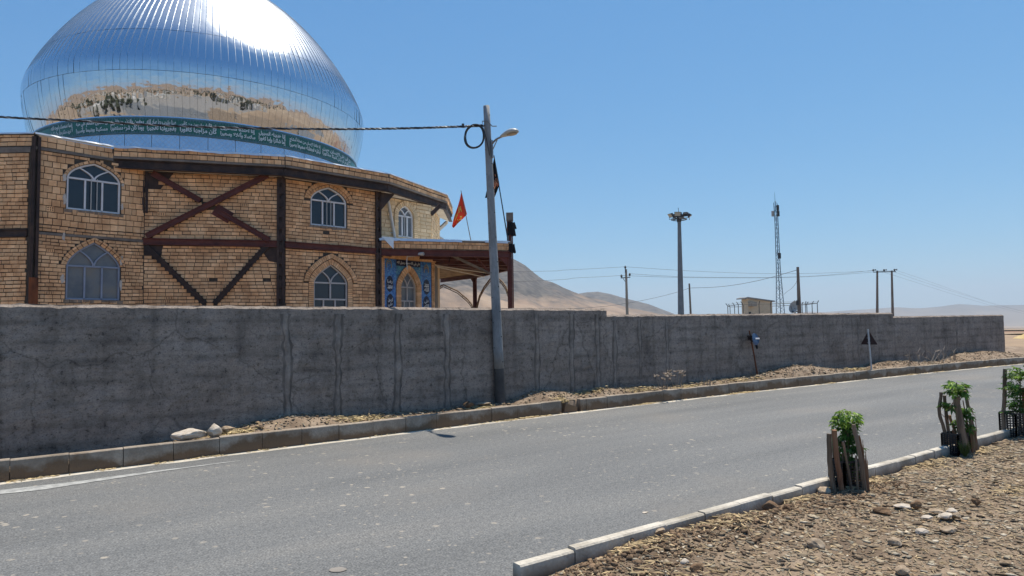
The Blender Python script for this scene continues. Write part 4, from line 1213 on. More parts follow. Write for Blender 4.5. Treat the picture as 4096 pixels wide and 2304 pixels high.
tag(jb2.build('arch_brick', M['brick_t'], shrine), kind='stuff')
# brick quoins beside and above the tiles
jb3 = MB()
def stack(u0, u1, z0, z1, h, o, mbb):
    z = z0
    while z < z1:
        mbb.prism([fE.w(u0, z, o), fE.w(u1, z, o), fE.w(u1, min(z1, z + h - .015), o), fE.w(u0, min(z1, z + h - .015), o)], -fE.n * .10, random.uniform(-1, 1)); z += h
stack(U0 - .62, U0 - .14, 2, zt_ + .02, .165, .12, jb3); stack(U0 - .12, U0 - .01, 2, zt_ + .1, .085, .08, jb3)
stack(U1 + .01, U1 + .14, 2, zt_ + .1, .085, .08, jb3); stack(U1 + .15, min(6.06, U1 + .34), 2, zt_, .165, .10, jb3)
u = U0 - .1
while u < 6.0:
    jb3.prism([fE.w(u, zt_ + .02, .10), fE.w(u + .33, zt_ + .02, .10), fE.w(u + .33, zt_ + .22, .10), fE.w(u, zt_ + .22, .10)], -fE.n * .1, random.uniform(.2, 1)); u += .345
tag(jb3.build('quoin_brick', M['brick_t'], shrine), kind='stuff')
part('rendered_pier', 'strip', lambda g: g.prism([fF.w(.12, 2, .05), fF.w(2.2, 2, .05), fF.w(2.2, zt_ + .0, .05), fF.w(.12, zt_ + .0, .05)], -fF.n * .2))

# --- lettering helper (arabic presentation forms, already in display order)
# letter -> (first presentation form, number of forms: isolated, final, initial, medial)
FORMS = {'ا': (65165, 2), 'أ': (65155, 2), 'إ': (65159, 2), 'ب': (65167, 4), 'ت': (65173, 4), 'ج': (65181, 4), 'ح': (65185, 4), 'خ': (65189, 4),
         'د': (65193, 2), 'ذ': (65195, 2), 'ر': (65197, 2), 'ز': (65199, 2), 'س': (65201, 4), 'ش': (65205, 4), 'ص': (65209, 4), 'ض': (65213, 4),
         'ط': (65217, 4), 'ع': (65225, 4), 'غ': (65229, 4), 'ف': (65233, 4), 'ق': (65237, 4), 'ك': (65241, 4), 'ل': (65245, 4), 'م': (65249, 4),
         'ن': (65253, 4), 'ه': (65257, 4), 'و': (65261, 2), 'ي': (65265, 4), 'ى': (65263, 2), 'ة': (65171, 2), 'ئ': (65161, 4), 'ء': (65152, 1)}
LAM = {'ا': 65275, 'أ': 65271, 'إ': 65273}
def shape(text):
    """joined letter forms in left-to-right drawing order"""
    out, i, joined = [], 0, False
    while i < len(text):
        c = text[i]
        if c == 'ل' and text[i + 1:i + 2] in LAM and i + 1 < len(text):
            out.append(chr(LAM[text[i + 1]] + joined)); joined = False; i += 2; continue
        if c not in FORMS: out.append(c); joined = False; i += 1; continue
        code, k = FORMS[c]
        nxt = k == 4 and i + 1 < len(text) and text[i + 1] in FORMS and text[i + 1] != 'ء'
        if k == 1: out.append(chr(code)); joined = False
        else:
            out.append(chr(code + (1 if joined else 0) + (2 if nxt else 0))); joined = nxt
        i += 1
    return ''.join(reversed(out))
def text_polys(strings, size=1.0, bold=.0):
    obs = []
    for s_ in strings:
        cu = bpy.data.curves.new('lettering', 'FONT'); cu.body = s_; cu.size = size; cu.resolution_u = 2; cu.offset = bold
        o = bpy.data.objects.new('lettering', cu); COL.objects.link(o); obs.append(o)
    bpy.context.view_layer.update(); dg = bpy.context.evaluated_depsgraph_get()
    out = []
    for o in obs:
        me = o.evaluated_get(dg).to_mesh()
        out.append(([tuple(v.co) for v in me.vertices], [tuple(p.vertices) for p in me.polygons])); o.evaluated_get(dg).to_mesh_clear()
    for o in obs:
        cu = o.data; bpy.data.objects.remove(o); bpy.data.curves.remove(cu)
    return out
def fit(vs, w, h):
    a = np.array(vs); mn, mx = a.min(0), a.max(0)
    return [((v[0] - mn[0]) / (mx[0] - mn[0]) * w, (v[1] - mn[1]) / (mx[1] - mn[1]) * h) for v in vs]
MEDTXT = text_polys([shape(x) for x in ('محمد', 'الله', 'علي', 'رضا', 'الرسول')], 1, .02)
def medallion(px, py, k, ru=.20, rz_=.34):
    u, z = fE.uv(px, py, .045)
    md = part('medallion', 'tile_dark', lambda g: g.prism([fE.w(u + ru * math.copysign(abs(math.cos(a)) ** 1.15, math.cos(a)), z + rz_ * math.sin(a), .05) for a in np.linspace(0, 2 * math.pi, 25)[:-1]], -fE.n * .02))
    g = MB()
    for j, kk in enumerate(k):
        vs, fs = MEDTXT[kk]; h = rz_ * 1.15 / len(k)
        q = fit(vs, ru * 1.35, h)
        g.add([fE.w(u - ru * .68 + a, z - rz_ * .6 + j * h + b * .95, .058) for a, b in q], fs)
    g.build('lettering', M['letter'], md)
medallion(1559, 1135, (0, 3)); medallion(1561, 1208, (2, 4)); medallion(1706, 1148, (1, 0)); medallion(1706, 1215, (1, 2))
for px, py in ((1555, 1050), (1704, 1072)):
    u, z = fE.uv(px, py, .045)
    def crest(g):
        for s_ in (-1, 1):
            g.tube([fE.w(u + s_ * a, z + b, .06) for a, b in ((.13, -.22), (.13, -.02), (.10, .08), (.04, .10), (0, .16))], .012, 5)
            g.tube([fE.w(u + s_ * a, z + b, .06) for a, b in ((.03, -.05), (.08, 0), (.04, .05), (0, .02))], .012, 5)
    part('tile_ornament', 'gold', crest)
BT = text_polys([shape('علي ولي الله محمد رسول الله')], 1, .015)[0]
q = fit(BT[0], (u_in1 - u_in0) * .94, .17)
g = MB(); g.add([fE.w(u_in0 + .03 * (u_in1 - u_in0) + a, zt_ - .22 + b, .042) for a, b in q], BT[1]); g.build('lettering', M['letter'], shrine)

# --- dome: drum, green inscription band, mirror panels with standing seams
def dome_metal(name, rough, tint=(.62, .65, .69), grad=False):
    m = mat(name, [tuple(c * .96 for c in tint), tint], scale=1.2, rough=rough, metal=1.0)
    n, l = m.node_tree.nodes, m.node_tree.links; p = n['Principled BSDF']
    tc = n.new('ShaderNodeTexCoord'); oi = n.new('ShaderNodeObjectInfo')
    mp = n.new('ShaderNodeMapping'); mp.inputs['Scale'].default_value = (1, 1, 1.3); l.new(tc.outputs['Object'], mp.inputs[0])
    nz = n.new('ShaderNodeTexNoise'); nz.inputs['Scale'].default_value = 1.5; nz.inputs['Detail'].default_value = 2; l.new(mp.outputs[0], nz.inputs['Vector'])
    if grad:        # mirror-polished low sheets, duller brushed sheets towards the top
        ge = n.new('ShaderNodeNewGeometry'); sx = n.new('ShaderNodeSeparateXYZ'); l.new(ge.outputs['Position'], sx.inputs[0])
        mr = n.new('ShaderNodeMapRange'); mr.interpolation_type = 'SMOOTHERSTEP'
        mr.inputs['From Min'].default_value = 12.2; mr.inputs['From Max'].default_value = 14.8; mr.inputs['To Min'].default_value = rough; mr.inputs['To Max'].default_value = .40
        l.new(sx.outputs['Z'], mr.inputs['Value']); l.new(mr.outputs[0], p.inputs['Roughness'])
    b = n.new('ShaderNodeBump'); b.inputs['Strength'].default_value = .13; b.inputs['Distance'].default_value = .12
    l.new(nz.outputs[0], b.inputs['Height']); l.new(b.outputs[0], p.inputs['Normal'])
    return m
M['dome_lo'] = dome_metal('polished_steel', .05, grad=True)
M['dome_hi'] = M['dome_lo']
M['dome_mid'] = dome_metal('satin_steel', .13)
M['seam'] = mat('seam_steel', [(.62, .64, .65)], rough=.34, metal=1.0)
M['dome_core'] = mat('dome_lining', [(.30, .31, .32)], rough=.6)
RB, ZB0, ZB1 = 7.04, 9.42, 10.07
Rm, zm, Hs, pa, pq = 7.422, 2.253, 6.422, 1.2, .493
def prof(z):
    if z < zm: return Rm - (Rm - RB) * ((zm - z) / zm) ** 2
    return Rm * max(0, 1 - min(1, (z - zm) / Hs) ** pa) ** pq
ZTOP = zm + Hs * .93
pr_z = [0, .25, .5, .8, 1.1, 1.45, 1.8, 2.1, 2.4, 2.75, 3.1, 3.5, 3.9, 4.3, 4.7, 5.1, 5.5, 6.0, 6.5, 7.0, 7.5, 7.9, ZTOP]
# soften the kink at the widest ring
pr_r = [prof(z) for z in pr_z]
zz_f = np.linspace(0, ZTOP, 400); rr_f = np.array([prof(z) for z in zz_f]); kern = np.hanning(41); kern /= kern.sum()
pad = np.r_[2 * rr_f[0] - rr_f[20:0:-1], rr_f, 2 * rr_f[-1] - rr_f[-2:-22:-1]]; rr_s = np.convolve(pad, kern, 'valid')
rr_s = rr_s - (rr_s[0] - RB) * np.exp(-zz_f / .5)
RP = lambda z: float(np.interp(z, zz_f, rr_s))
dome = part('dome', 'dome_core', lambda g: g.lathe([(RP(z) - .03, z) for z in pr_z] + [(.05, ZTOP + 1.6)], (CEN.x, CEN.y, ZB1), 100))
NG = 168
facing = lambda a: math.cos(a - math.atan2(-CEN.y, -CEN.x)) > -.10
back = MB()
tiers = ((0.0, 1.72, 'dome_lo'), (1.72, 3.55, 'dome_lo'), (3.55, ZTOP, 'dome_hi'))
def dP(a, z, dr=0.0): r = RP(z) + dr; return V(CEN.x + r * math.cos(a), CEN.y + r * math.sin(a), ZB1 + z)
for k in range(NG):
    a0, a1 = 2 * math.pi * k / NG + .0005, 2 * math.pi * (k + 1) / NG - .0005
    for ti, (z0, z1, mm) in enumerate(tiers):
        nz_ = (9, 9, 14)[ti]; g = MB()
        e0, e1 = random.gauss(0, .0028), random.gauss(0, .0028); tw = random.gauss(0, .007)
        for i in range(nz_ + 1):
            z = z0 + .007 + (z1 - z0 - .014) * i / nz_
            for j in range(4):
                a = a0 + (a1 - a0) * j / 3
                dr = .012 + (e0 + (e1 - e0) * i / nz_) * (j / 3 - .5) * 2 + tw * (i / nz_ - .5) + .0022 * math.sin(math.pi * j / 3)
                g.v.append(tuple(dP(a, z, dr)))
        g.f = [(i * 4 + j, i * 4 + j + 1, i * 4 + 5 + j, i * 4 + 4 + j) for i in range(nz_) for j in range(3)]; g.t = [0] * len(g.f)
        if facing(a0): g.build('panel', M[mm], dome, smooth=True)
        else: back.add(g.v, g.f)
tag(back.build('panel', M['dome_lo'], dome, smooth=True), kind='stuff')
for k in range(NG):
    a = 2 * math.pi * k / NG; g = MB(); zs_ = [2.1 + (ZTOP - 2.1) * i / 20 for i in range(21)]
    if not facing(a): continue
    tv_ = V(-math.sin(a), math.cos(a), 0)
    A = [dP(a, z, .0) - tv_ * .008 for z in zs_]; B = [dP(a, z, .012 + .028 * smooth01((z - 2.1) / 1.2)) - tv_ * .008 for z in zs_]
    g.strip(A, B, tv_ * .016); g.build('seam', M['seam'], dome)
ring = lambda r0, r1, z: [(r0, z), (r1, z)]
M['drum'] = mat('embossed_steel', [(.40, .50, .62), (.48, .57, .68)], scale=2, rough=.22, metal=.9)
n_, l_ = M['drum'].node_tree.nodes, M['drum'].node_tree.links
tc = n_.new('ShaderNodeUVMap'); mp = n_.new('ShaderNodeMapping'); mp.inputs['Rotation'].default_value = (0, 0, math.pi / 4); l_.new(tc.outputs[0], mp.inputs[0])
ck = n_.new('ShaderNodeTexBrick'); ck.offset = 0; ck.inputs['Scale'].default_value = 1; ck.inputs['Brick Width'].default_value = .15; ck.inputs['Row Height'].default_value = .15; ck.inputs['Mortar Size'].default_value = .012; ck.inputs['Mortar Smooth'].default_value = .6
l_.new(mp.outputs[0], ck.inputs['Vector'])
bp = n_.new('ShaderNodeBump'); bp.inputs['Strength'].default_value = .35; bp.inputs['Distance'].default_value = .02; bp.invert = True
l_.new(ck.outputs['Fac'], bp.inputs['Height']); l_.new(bp.outputs[0], n_['Principled BSDF'].inputs['Normal'])
drum = part('drum', 'dome_core', lambda g: g.lathe([(RB - .06, -2), (RB - .06, ZB1 - 8 + .3)], (CEN.x, CEN.y, 8), 96))
for k in range(44):
    a0, a1 = 2 * math.pi * k / 44, 2 * math.pi * (k + 1) / 44 - .0025; g = MB(); uv = []
    for i in range(5):
        a = a0 + (a1 - a0) * i / 4
        for z in (7.6, ZB0): g.v.append((CEN.x + (RB - .03) * math.cos(a), CEN.y + (RB - .03) * math.sin(a), z)); uv.append((a * RB, z))
    g.f = [(i * 2, i * 2 + 2, i * 2 + 3, i * 2 + 1) for i in range(4)]; g.t = [0] * 4; g.uv = uv
    g.build('drum_panel', M['drum'], drum, smooth=True)
M['green'] = mat('green_enamel', [(.008, .105, .075), (.012, .14, .10)], scale=3, rough=.28, spec=.5)
M['band_edge'] = mat('blue_grey_border', [(.06, .14, .17), (.10, .20, .23)], scale=4, rough=.35)
band = part('inscription_band', 'green', lambda g: g.lathe([(RB - .02, ZB0 - 10), (RB + .01, ZB0 - 10), (RB + .03, ZB1 - 10.01), (RB - .02, ZB1 - 10)], (CEN.x, CEN.y, 10), 120))
part('band_moulding', 'drum', lambda g: g.lathe([(RB, ZB1 - 10 - .02), (RB + .055, ZB1 - 10), (RB + .055, ZB1 - 10 + .04), (RB - .01, ZB1 - 10 + .05)], (CEN.x, CEN.y, 10), 120), parent=band)
def bandpt(a, z, o): r = RB + .01 + .02 * (z - ZB0) / (ZB1 - ZB0) + o; return V(CEN.x + r * math.cos(a), CEN.y + r * math.sin(a), z)
a_from, a_to = math.radians(-185), math.radians(12)
for z_e, sgn in ((ZB1, -1), (ZB0, 1)):
    g = MB(); k = 230
    for i in range(k):
        a = a_from + (a_to - a_from) * i / k; da = (a_to - a_from) / k
        pts = [(0, 0), (1, 0), (1, .035), (.82, .055), (.72, .085), (.5, .12), (.28, .085), (.18, .055), (0, .035)]
        g.prism([bandpt(a + da * u, z_e + sgn * (v + .002), .006) for u, v in pts], (bandpt(a, z_e, .012) - bandpt(a, z_e, .006)))
    g.build('band_border', M['band_edge'], band)
VERSES = [
    ("هل أتى على الإنسان حين", "من الدهر لم يكن شيئا مذكورا"), ("إنا خلقنا الإنسان من نطفة أمشاج", "نبتليه فجعلناه سميعا بصيرا"),
    ("إنا هديناه السبيل", "إما شاكرا وإما كفورا"), ("إنا أعتدنا للكافرين", "سلاسلا وأغلالا وسعيرا"),
    ("إن الأبرار يشربون من كأس", "كان مزاجها كافورا"), ("عينا يشرب بها عباد الله", "يفجرونها تفجيرا"),
    ("يوفون بالنذر ويخافون", "يوما كان شره مستطيرا"), ("ويطعمون الطعام على حبه", "مسكينا ويتيما وأسيرا"),
    ("إنما نطعمكم لوجه الله", "لا نريد منكم جزاء ولا شكورا")]
def az_of(px, py):
    """angle on the band seen at a pixel of its middle line"""
    r = ray(px, py); d = V(r.x, r.y, 0); best = None
    b = d.dot(-CEN); c = CEN.dot(CEN) - (RB + .02) ** 2; aa = d.dot(d)
    disc = b * b - aa * c
    t = (-b - math.sqrt(max(0, disc))) / aa
    q = d * t - CEN; return math.atan2(q.y, q.x)
PANELS = [(1290, 1402), (1158, 1282), (1035, 1143), (882, 1021), (720, 867), (588, 705), (443, 576), (305, 431), (205, 292)]
VT = text_polys([shape(x) for ab in VERSES for x in ab], 1, .03)
g_l = M['letter']
for i, (x0, x1) in enumerate(PANELS):
    yb = lambda x: np.interp(x, [169, 291, 524, 757, 990, 1165, 1339, 1421], [548, 515, 492, 496, 526, 577, 640, 672])
    a0, a1 = az_of(x0, yb(x0)), az_of(x1, yb(x1))
    for j in range(2):
        vs, fs = VT[2 * i + j]; q = fit(vs, 1, 1); h = (ZB1 - ZB0)
        zlo = ZB0 + h * (.50 if j == 0 else .15); zh = h * .37
        g = MB(); g.add([bandpt(a0 + (a1 - a0) * u, zlo + v * zh, .008) for u, v in q], fs); g.build('lettering', g_l, band)

# --- porch: steel posts, beams, joists, jack-arch ceiling, brick fascia, curved arch bars
ZC = 4.90
c0 = fD.w(uDend - .05, 0, .02)
c1 = at_z(2038, 1018, ZC); c1.z = 0
r2 = at_z(2038, 1081, 4.78); c2 = V(r2.x, r2.y, 0); r3 = at_z(1899, 1112, 4.78); c3 = V(r3.x, r3.y, 0); r4 = at_z(1763, 1129, 4.78); c4 = V(r4.x, r4.y, 0)
inner = V(-9, 36, 0)
def Z(p, z): return V(p.x, p.y, z)
for a, b in ((c0, c1), (c1, c2), (c2, c3), (c3, c4)):
    part('porch_beam', 'steel', lambda g: g.ibeam(Z(a, ZC), Z(b, ZC), .15, .26))
part('porch_beam', 'steel', lambda g: g.ibeam(Z(c2, ZC - .02), Z(fE.w(6, 0, .1), ZC - .02), .12, .20))
part('porch_beam', 'steel', lambda g: g.ibeam(Z(c0 + (c2 - c0) * .02, ZC), Z(fE.w(max(uE0, 3.5), 0, .1), ZC), .12, .20))
for t in (.28, .5, .72):
    a = c0 + (c1 - c0) * t; b_ = fE.w(6, 0, .0) + (c2 - fE.w(6, 0, 0)) * max(.0, t - .15)
    part('porch_joist', 'steel', lambda g: g.ibeam(Z(a, ZC + .03), Z(b_, ZC + .03), .10, .15))
for t in (.35, .7):
    a = c2 + (c3 - c2) * t; b_ = fF.w(.4 + 2 * t, 0, .0)
    part('porch_joist', 'steel', lambda g: g.ibeam(Z(a, ZC + .0), Z(b_, ZC + .0), .10, .15))
    part('porch_tie', 'pvc', lambda g: g.tube([Z(a, ZC - .18), Z(b_, ZC - .2)], .028, 6))
M['jack'] = mat('jack_arch_brick', [(.10, .065, .04), (.20, .14, .085), (.34, .26, .16)], scale=2.5, bump=.5, bscale=18, fine=.3, stretch=(1, 1, 1))
for off_, hh_ in ((1.5, .26), (3.3, .34), (5.0, .30)):
    sh_o = V(.05, off_, 0)
    part('porch_beam', 'steel', lambda g: g.ibeam(Z(c0 + sh_o + V(1.0 + off_ * .25, 0, 0), ZC - .02), Z(c1 + sh_o, ZC - .02), .15, hh_))
part('porch_ceiling', 'jack', lambda g: g.prism([Z(p, ZC + .11) for p in (c0, c1, c2, c3, c4, Z(inner, 0), fE.w(5.9, 0, -.2), fE.w(uE0, 0, -.2))], (0, 0, .06)))
for a, b in ((c0, c1),):
    f = Face(a, b)
    part('porch_fascia', 'strip', lambda g: g.beam(f.w(0, 5.24, -.12), f.w(f.L, 5.24, -.12), .22, .40))
    jp = MB()
    for z0, hh, L, o in ((5.075, .175, .235, .025), (5.26, .11, .27, .015)):
        u = .02
        while u < f.L - .05:
            l = min(L * random.choice((1, 1, 1, .6)), f.L - u); jp.obox(f.w(u + l / 2, z0 + hh / 2, o - .03), f.d * (l - .016) / 2, f.n * .045, V(0, 0, hh / 2 - .006), random.uniform(-1, 1)); u += l
    tag(jp.build('fascia_brick', M['brick_t'], shrine), kind='stuff')
part('porch_fascia', 'strip', lambda g: g.beam(Z(c1, 5.24), Z(c2, 5.24), .22, .40)); part('porch_fascia', 'strip', lambda g: g.beam(Z(c2, 5.24), Z(c3, 5.24), .22, .40)); part('porch_fascia', 'strip', lambda g: g.beam(Z(c3, 5.24), Z(c4, 5.24), .22, .40))
part('porch_roof', 'flash', lambda g: g.prism([Z(p, 5.43) + n_ * .06 for p, n_ in ((c0, V(.1, -1, 0)), (c1, V(.7, -.7, 0)), (c2, V(1, 0, 0)), (c3, V(.7, .5, 0)), (c4, V(0, 1, 0)), (inner, V(0, 0, 0)), (fE.w(5.9, 0, -.2), V(0, 0, 0)), (fE.w(uE0, 0, -.2), V(0, 0, 0)))], (0, 0, .035)))
fp = Face(c0, c1)
def roofsheet(g):
    A, B = [], []
    k = 26
    for i in range(k + 1):
        u = fp.L * i / k * .62; A.append(fp.w(u, 5.475 + .02 * mnoise.noise(V(i * .7, 0, 0)), .06)); B.append(fp.w(u, 5.37 + .03 * mnoise.noise(V(i * .9, 4, 0)), .085))
    g.strip(A, B, fp.n * .012)
part('roof_flashing', 'flash', roofsheet)
part('roof_flashing', 'flash', lambda g: g.prism([fp.w(fp.L * .80, 5.475, .06), fp.w(fp.L * .985, 5.475, .06), fp.w(fp.L * .985, 5.36, .07), fp.w(fp.L * .80, 5.385, .07)], fp.n * .012))
sh = [fp.w(*fp.uv(x, y, .2), .2) for x, y in ((1526, 946), (1575, 950), (1574, 996))]
part('loose_sheet', 'flash', lambda g: g.prism(sh, fp.n * .012), label='loose triangular sheet of pale metal hanging off the porch roof')
def post(c, z1, w, z0=0):
    def fn(g):
        for s_ in (-1, 1): g.box((c.x + s_ * (w / 2 - .025), c.y, (z0 + z1) / 2), (.05, w, z1 - z0))
        g.box((c.x, c.y, (z0 + z1) / 2), (w - .11, w * .55, z1 - z0))
    return part('porch_post', 'steel', fn)
post(c1 + V(.03, .1, 0), 6.35, .26); post(c3, 4.78, .24); post(c2, 4.78, .22)
tp = c1 + V(.03, .1, 0)
part('post_cap', 'strip', lambda g: g.box((tp.x, tp.y, 6.53), (.30, .30, .34)), label='galvanised metal box capping the porch corner post')
for c, d in ((c1, (c0 - c1).normalized()), (c3, (c2 - c3).normalized()), (c3, (c4 - c3).normalized())):
    part('knee_plate', 'steel', lambda g: g.prism([Z(c + d * .12, 4.77), Z(c + d * .48, 4.77), Z(c + d * .12, 4.42)], d.cross(V(0, 0, 1)) * .04))
def curve_bar(pts_px, p, q, name='arch_bar'):
    f = Face(p, q)
    P = [f.uv(x, y) for x, y in pts_px]
    g = MB(); g.tube([f.w(u, z) for u, z in P], .045, 6)
    Q = grow(P, -.13) if pts_px[0][0] < pts_px[-1][0] else grow(P, .13)
    g.tube([f.w(u, z) for u, z in Q], .03, 6)
    for i in range(0, len(P) - 1):
        m0 = cut(P[i], P[i + 1], .5); m1 = cut(Q[i], Q[i + 1], .5); g.tube([f.w(*m0), f.w(*m1)], .02, 4)
    return g.build(name, M['rust_l'], shrine)
M['rust_l'] = mat('weathered_bar', [(.12, .075, .045), (.24, .17, .11)], scale=6, rough=.8)
curve_bar([(1905, 1240), (1908, 1222), (1918, 1184), (1936, 1149), (1957, 1121), (1975, 1100)], c3, c2)
curve_bar([(1975, 1100), (1993, 1112), (2010, 1128), (2024, 1148), (2036, 1182), (2040, 1215), (2040, 1240)], c3, c2)
curve_bar([(1752, 1152), (1763, 1144), (1775, 1139), (1832, 1165), (1871, 1198), (1886, 1216), (1893, 1235)], c4, c3)
# bits hanging under the porch
pp = [fp.w(*fp.uv(x, y, .12), .12) for x, y in ((1625, 1017), (1694, 1015))]
part('loose_pipe', 'pvc', lambda g: g.tube([pp[0] + V(0, .5, 0), pp[1]], .07, 12)); 
part('pipe_mouth', 'hole', lambda g: g.tube([pp[1] + (pp[1] - pp[0]).normalized() * .001, pp[1] + (pp[1] - pp[0]).normalized() * .004], .055, 12))
rp_ = [fp.w(*fp.uv(x, y, -.1), -.1) for x, y in ((1629, 1020), (1627, 1045), (1629, 1078))]
part('rope', 'pvc', lambda g: g.tube(rp_, .02, 5))
dg_ = [fp.w(*fp.uv(x, y, -.3), -.3) for x, y in ((1812, 1024), (1960, 1098))]
part('porch_strut', 'strip', lambda g: g.beam(dg_[0], dg_[1] + V(.2, .9, 0), .08, .10))
dg2 = [fp.w(*fp.uv(x, y, -.3), -.3) for x, y in ((1904, 1027), (1945, 1082))]
part('porch_strut', 'steel', lambda g: g.beam(dg2[0], dg2[1] + V(.1, .5, 0), .05, .06))
part('porch_wire', 'hole', lambda g: g.tube([fp.w(*fp.uv(1802, 1024, -.2), -.2), fp.w(*fp.uv(1796, 1050, -.2), -.2)], .015, 4))

# ------------------------------------------------------------------ utility pole, street lamp, cable
M['concrete_pole'] = mat('weathered_concrete', [(.17, .175, .18), (.24, .245, .245), (.29, .29, .285)], scale=2.2, detail=8, fine=.3, bscale=30, bump=.25, stretch=(1, 1, .35))
M['band'] = mat('dark_paint', [(.055, .052, .05), (.085, .08, .075)], scale=3, fine=.25, bscale=30)
M['cable'] = mat('black_cable', [(.012, .012, .013), (.02, .02, .022)], rough=.45, spec=.5)
M['galv'] = mat('galvanised_steel', [(.20, .21, .22), (.30, .31, .32)], scale=6, rough=.5, metal=.6)
pb = at_z(2003, 1613, .27); pt = at_Y(1945.5, 424, pb.y)
pole = thing('utility_pole', pb, 'round grey concrete utility pole with a dark painted foot, leaning before the grey wall', 'utility pole')
ax_ = (pt - pb); PL = ax_.length; ad_ = ax_.normalized()
def polept(h): return pb + ad_ * h
r0, r1 = .108, .0665
prad = lambda h: r0 + (r1 - r0) * h / PL
HB = (at_Y(2000, 1474, pb.y) - pb).length
part('shaft', 'concrete_pole', lambda g: (g.tube([polept(HB + (PL - HB) * i / 14) for i in range(15)], [prad(HB + (PL - HB) * i / 14) for i in range(15)], 20)), parent=pole).data.polygons.foreach_set('use_smooth', [True] * 300)
part('painted_foot', 'band', lambda g: g.tube([polept(-.3), polept(0), polept(HB * .5), polept(HB)], [prad(0) + .003, prad(0) + .003, prad(HB * .5) + .003, prad(HB) + .003], 20), parent=pole)
fdir = V(0, -1, 0); side = ad_.cross(fdir).normalized()
for i in range(11):
    h = PL * (.12 + .083 * i)
    for s_ in (-1, 1):
        a = math.radians(52 if s_ > 0 else 48) * s_
        q = polept(h + (.1 if s_ > 0 else -.12)) + (fdir * math.cos(a) - side * math.sin(a) * -1) * (prad(h) + .001)
        part('step_hole', 'hole', lambda g: g.tube([q - fdir * .01, q + fdir * .004], .011, 8), parent=pole)
hc = (at_Y(1950, 505, pb.y) - pb).length
part('cable_hook', 'galv', lambda g: g.tube([polept(hc) + V(-.32, -.02, .03), polept(hc) + V(-.1, -.05, .02), polept(hc + .03) + V(-.1, -.06, .06), polept(hc + .04) + V(0, -.09, .05), polept(hc) + V(.1, 0, 0), polept(hc) + V(.2, 0, 0)], .012, 6), parent=pole)
# lamp
lt = at_Y(1966, 562, pb.y - .06); lb = at_Y(1968, 631, pb.y - .06)
lamp = thing('street_lamp', lb, 'grey street lamp head on a short bent arm bolted to the leaning concrete pole', 'street lamp')
LD = (-N_ + V(.55, 0, 0)).normalized()
part('mounting_plate', 'galv', lambda g: g.beam(lb + V(.015, 0, 0), lt + V(.01, 0, 0), .10, .035, up=(1, 0, 0)), parent=lamp)
hs = at_Y(2007, 546, pb.y - .42); he = at_Y(2069, 522, pb.y - .80)
armp = [at_Y(1966, 580, pb.y - .06), at_Y(1974, 568, pb.y - .14), at_Y(1985, 557, pb.y - .25), hs + (he - hs) * .12]
part('arm', 'galv', lambda g: g.tube(armp, .02, 8), parent=lamp)
part('strut', 'galv', lambda g: g.tube([at_Y(1968, 605, pb.y - .07), at_Y(1989, 559, pb.y - .27)], .012, 6), parent=lamp)
M['lamp_shell'] = mat('lamp_shell', [(.36, .37, .36), (.46, .47, .45)], scale=5, rough=.45, spec=.5)
M['lens'] = mat('lamp_lens', [(.20, .175, .14), (.30, .26, .21)], scale=14, rough=.15, spec=.6)
hd = (he - hs); HL = hd.length; hx = hd.normalized(); hy = hx.cross(V(0, 0, 1)).normalized(); hz = hy.cross(hx)
g = MB(); secs = [(0, .045, .04), (.12, .06, .05), (.3, .085, .065), (.5, .11, .078), (.7, .118, .078), (.85, .10, .065), (.95, .065, .04), (1, .02, .015)]
for t, w, h in secs:
    for k in range(12):
        a = 2 * math.pi * k / 12
        zz = math.sin(a) * h if math.sin(a) > 0 else math.sin(a) * h * .45
        g.v.append(tuple(hs + hx * HL * t + hy * w * math.cos(a) + hz * zz))
g.f = [(i * 12 + k, i * 12 + (k + 1) % 12, (i + 1) * 12 + (k + 1) % 12, (i + 1) * 12 + k) for i in range(7) for k in range(12)] + [tuple(range(11, -1, -1)), tuple(range(84, 96))]
g.t = [0] * len(g.f); head = g.build('lamp_head', M['lamp_shell'], lamp, smooth=True)
g = MB(); g.v = [tuple(hs + hx * HL * (.66 + .26 * math.cos(a)) + hy * .088 * math.sin(a) - hz * .037) for a in np.linspace(0, 6.283, 17)[:-1]] + [tuple(hs + hx * HL * .66 - hz * .062)]
g.f = [(i, (i + 1) % 16, 16) for i in range(16)]; g.t = [0] * 16; g.build('lens', M['lens'], head, smooth=True)
# twisted service cable running left
cpx = [(-260, 440), (0, 467), (290, 482), (582, 498), (800, 507), (990, 512), (1250, 516), (1500, 515.5), (1700, 511), (1850, 506), (1937, 503)]
cy = lambda x: 13.2 + (pb.y - .1 - 13.2) * (x + 260) / 2200
cpts = [at_Y(x, y, cy(x)) for x, y in cpx]
def dens(P, k):
    out = []
    for i in range(len(P) - 1):
        for j in range(k):
            t = j / k; p0, p1, p2, p3 = P[max(0, i - 1)], P[i], P[i + 1], P[min(len(P) - 1, i + 2)]
            out.append(.5 * ((2 * p1) + (p2 - p0) * t + (2 * p0 - 5 * p1 + 4 * p2 - p3) * t * t + (3 * p1 - p0 - 3 * p2 + p3) * t ** 3))
    out.append(P[-1]); return out
cd_ = dens(cpts, 40)
cab = thing('overhead_cable', cpts[-1], 'black twisted overhead cable running from the concrete pole past the dome', 'cable')
for ph in (0, 2.09, 4.19):
    part('strand', 'cable' if ph < 4 else 'galv', lambda g: g.tube([p + V(0, math.cos(i * .55 + ph), math.sin(i * .55 + ph)) * .013 for i, p in enumerate(cd_)], .0125, 5), parent=cab)
part('clamp', 'cable', lambda g: g.box(at_Y(1852, 503, cy(1852)), (.05, .05, .08)), parent=cab)
cc_ = at_Y(1898, 545, pb.y - .16)
coil = thing('cable_coil', cc_, 'coil of spare black cable hanging beside the top of the concrete pole', 'cable coil')
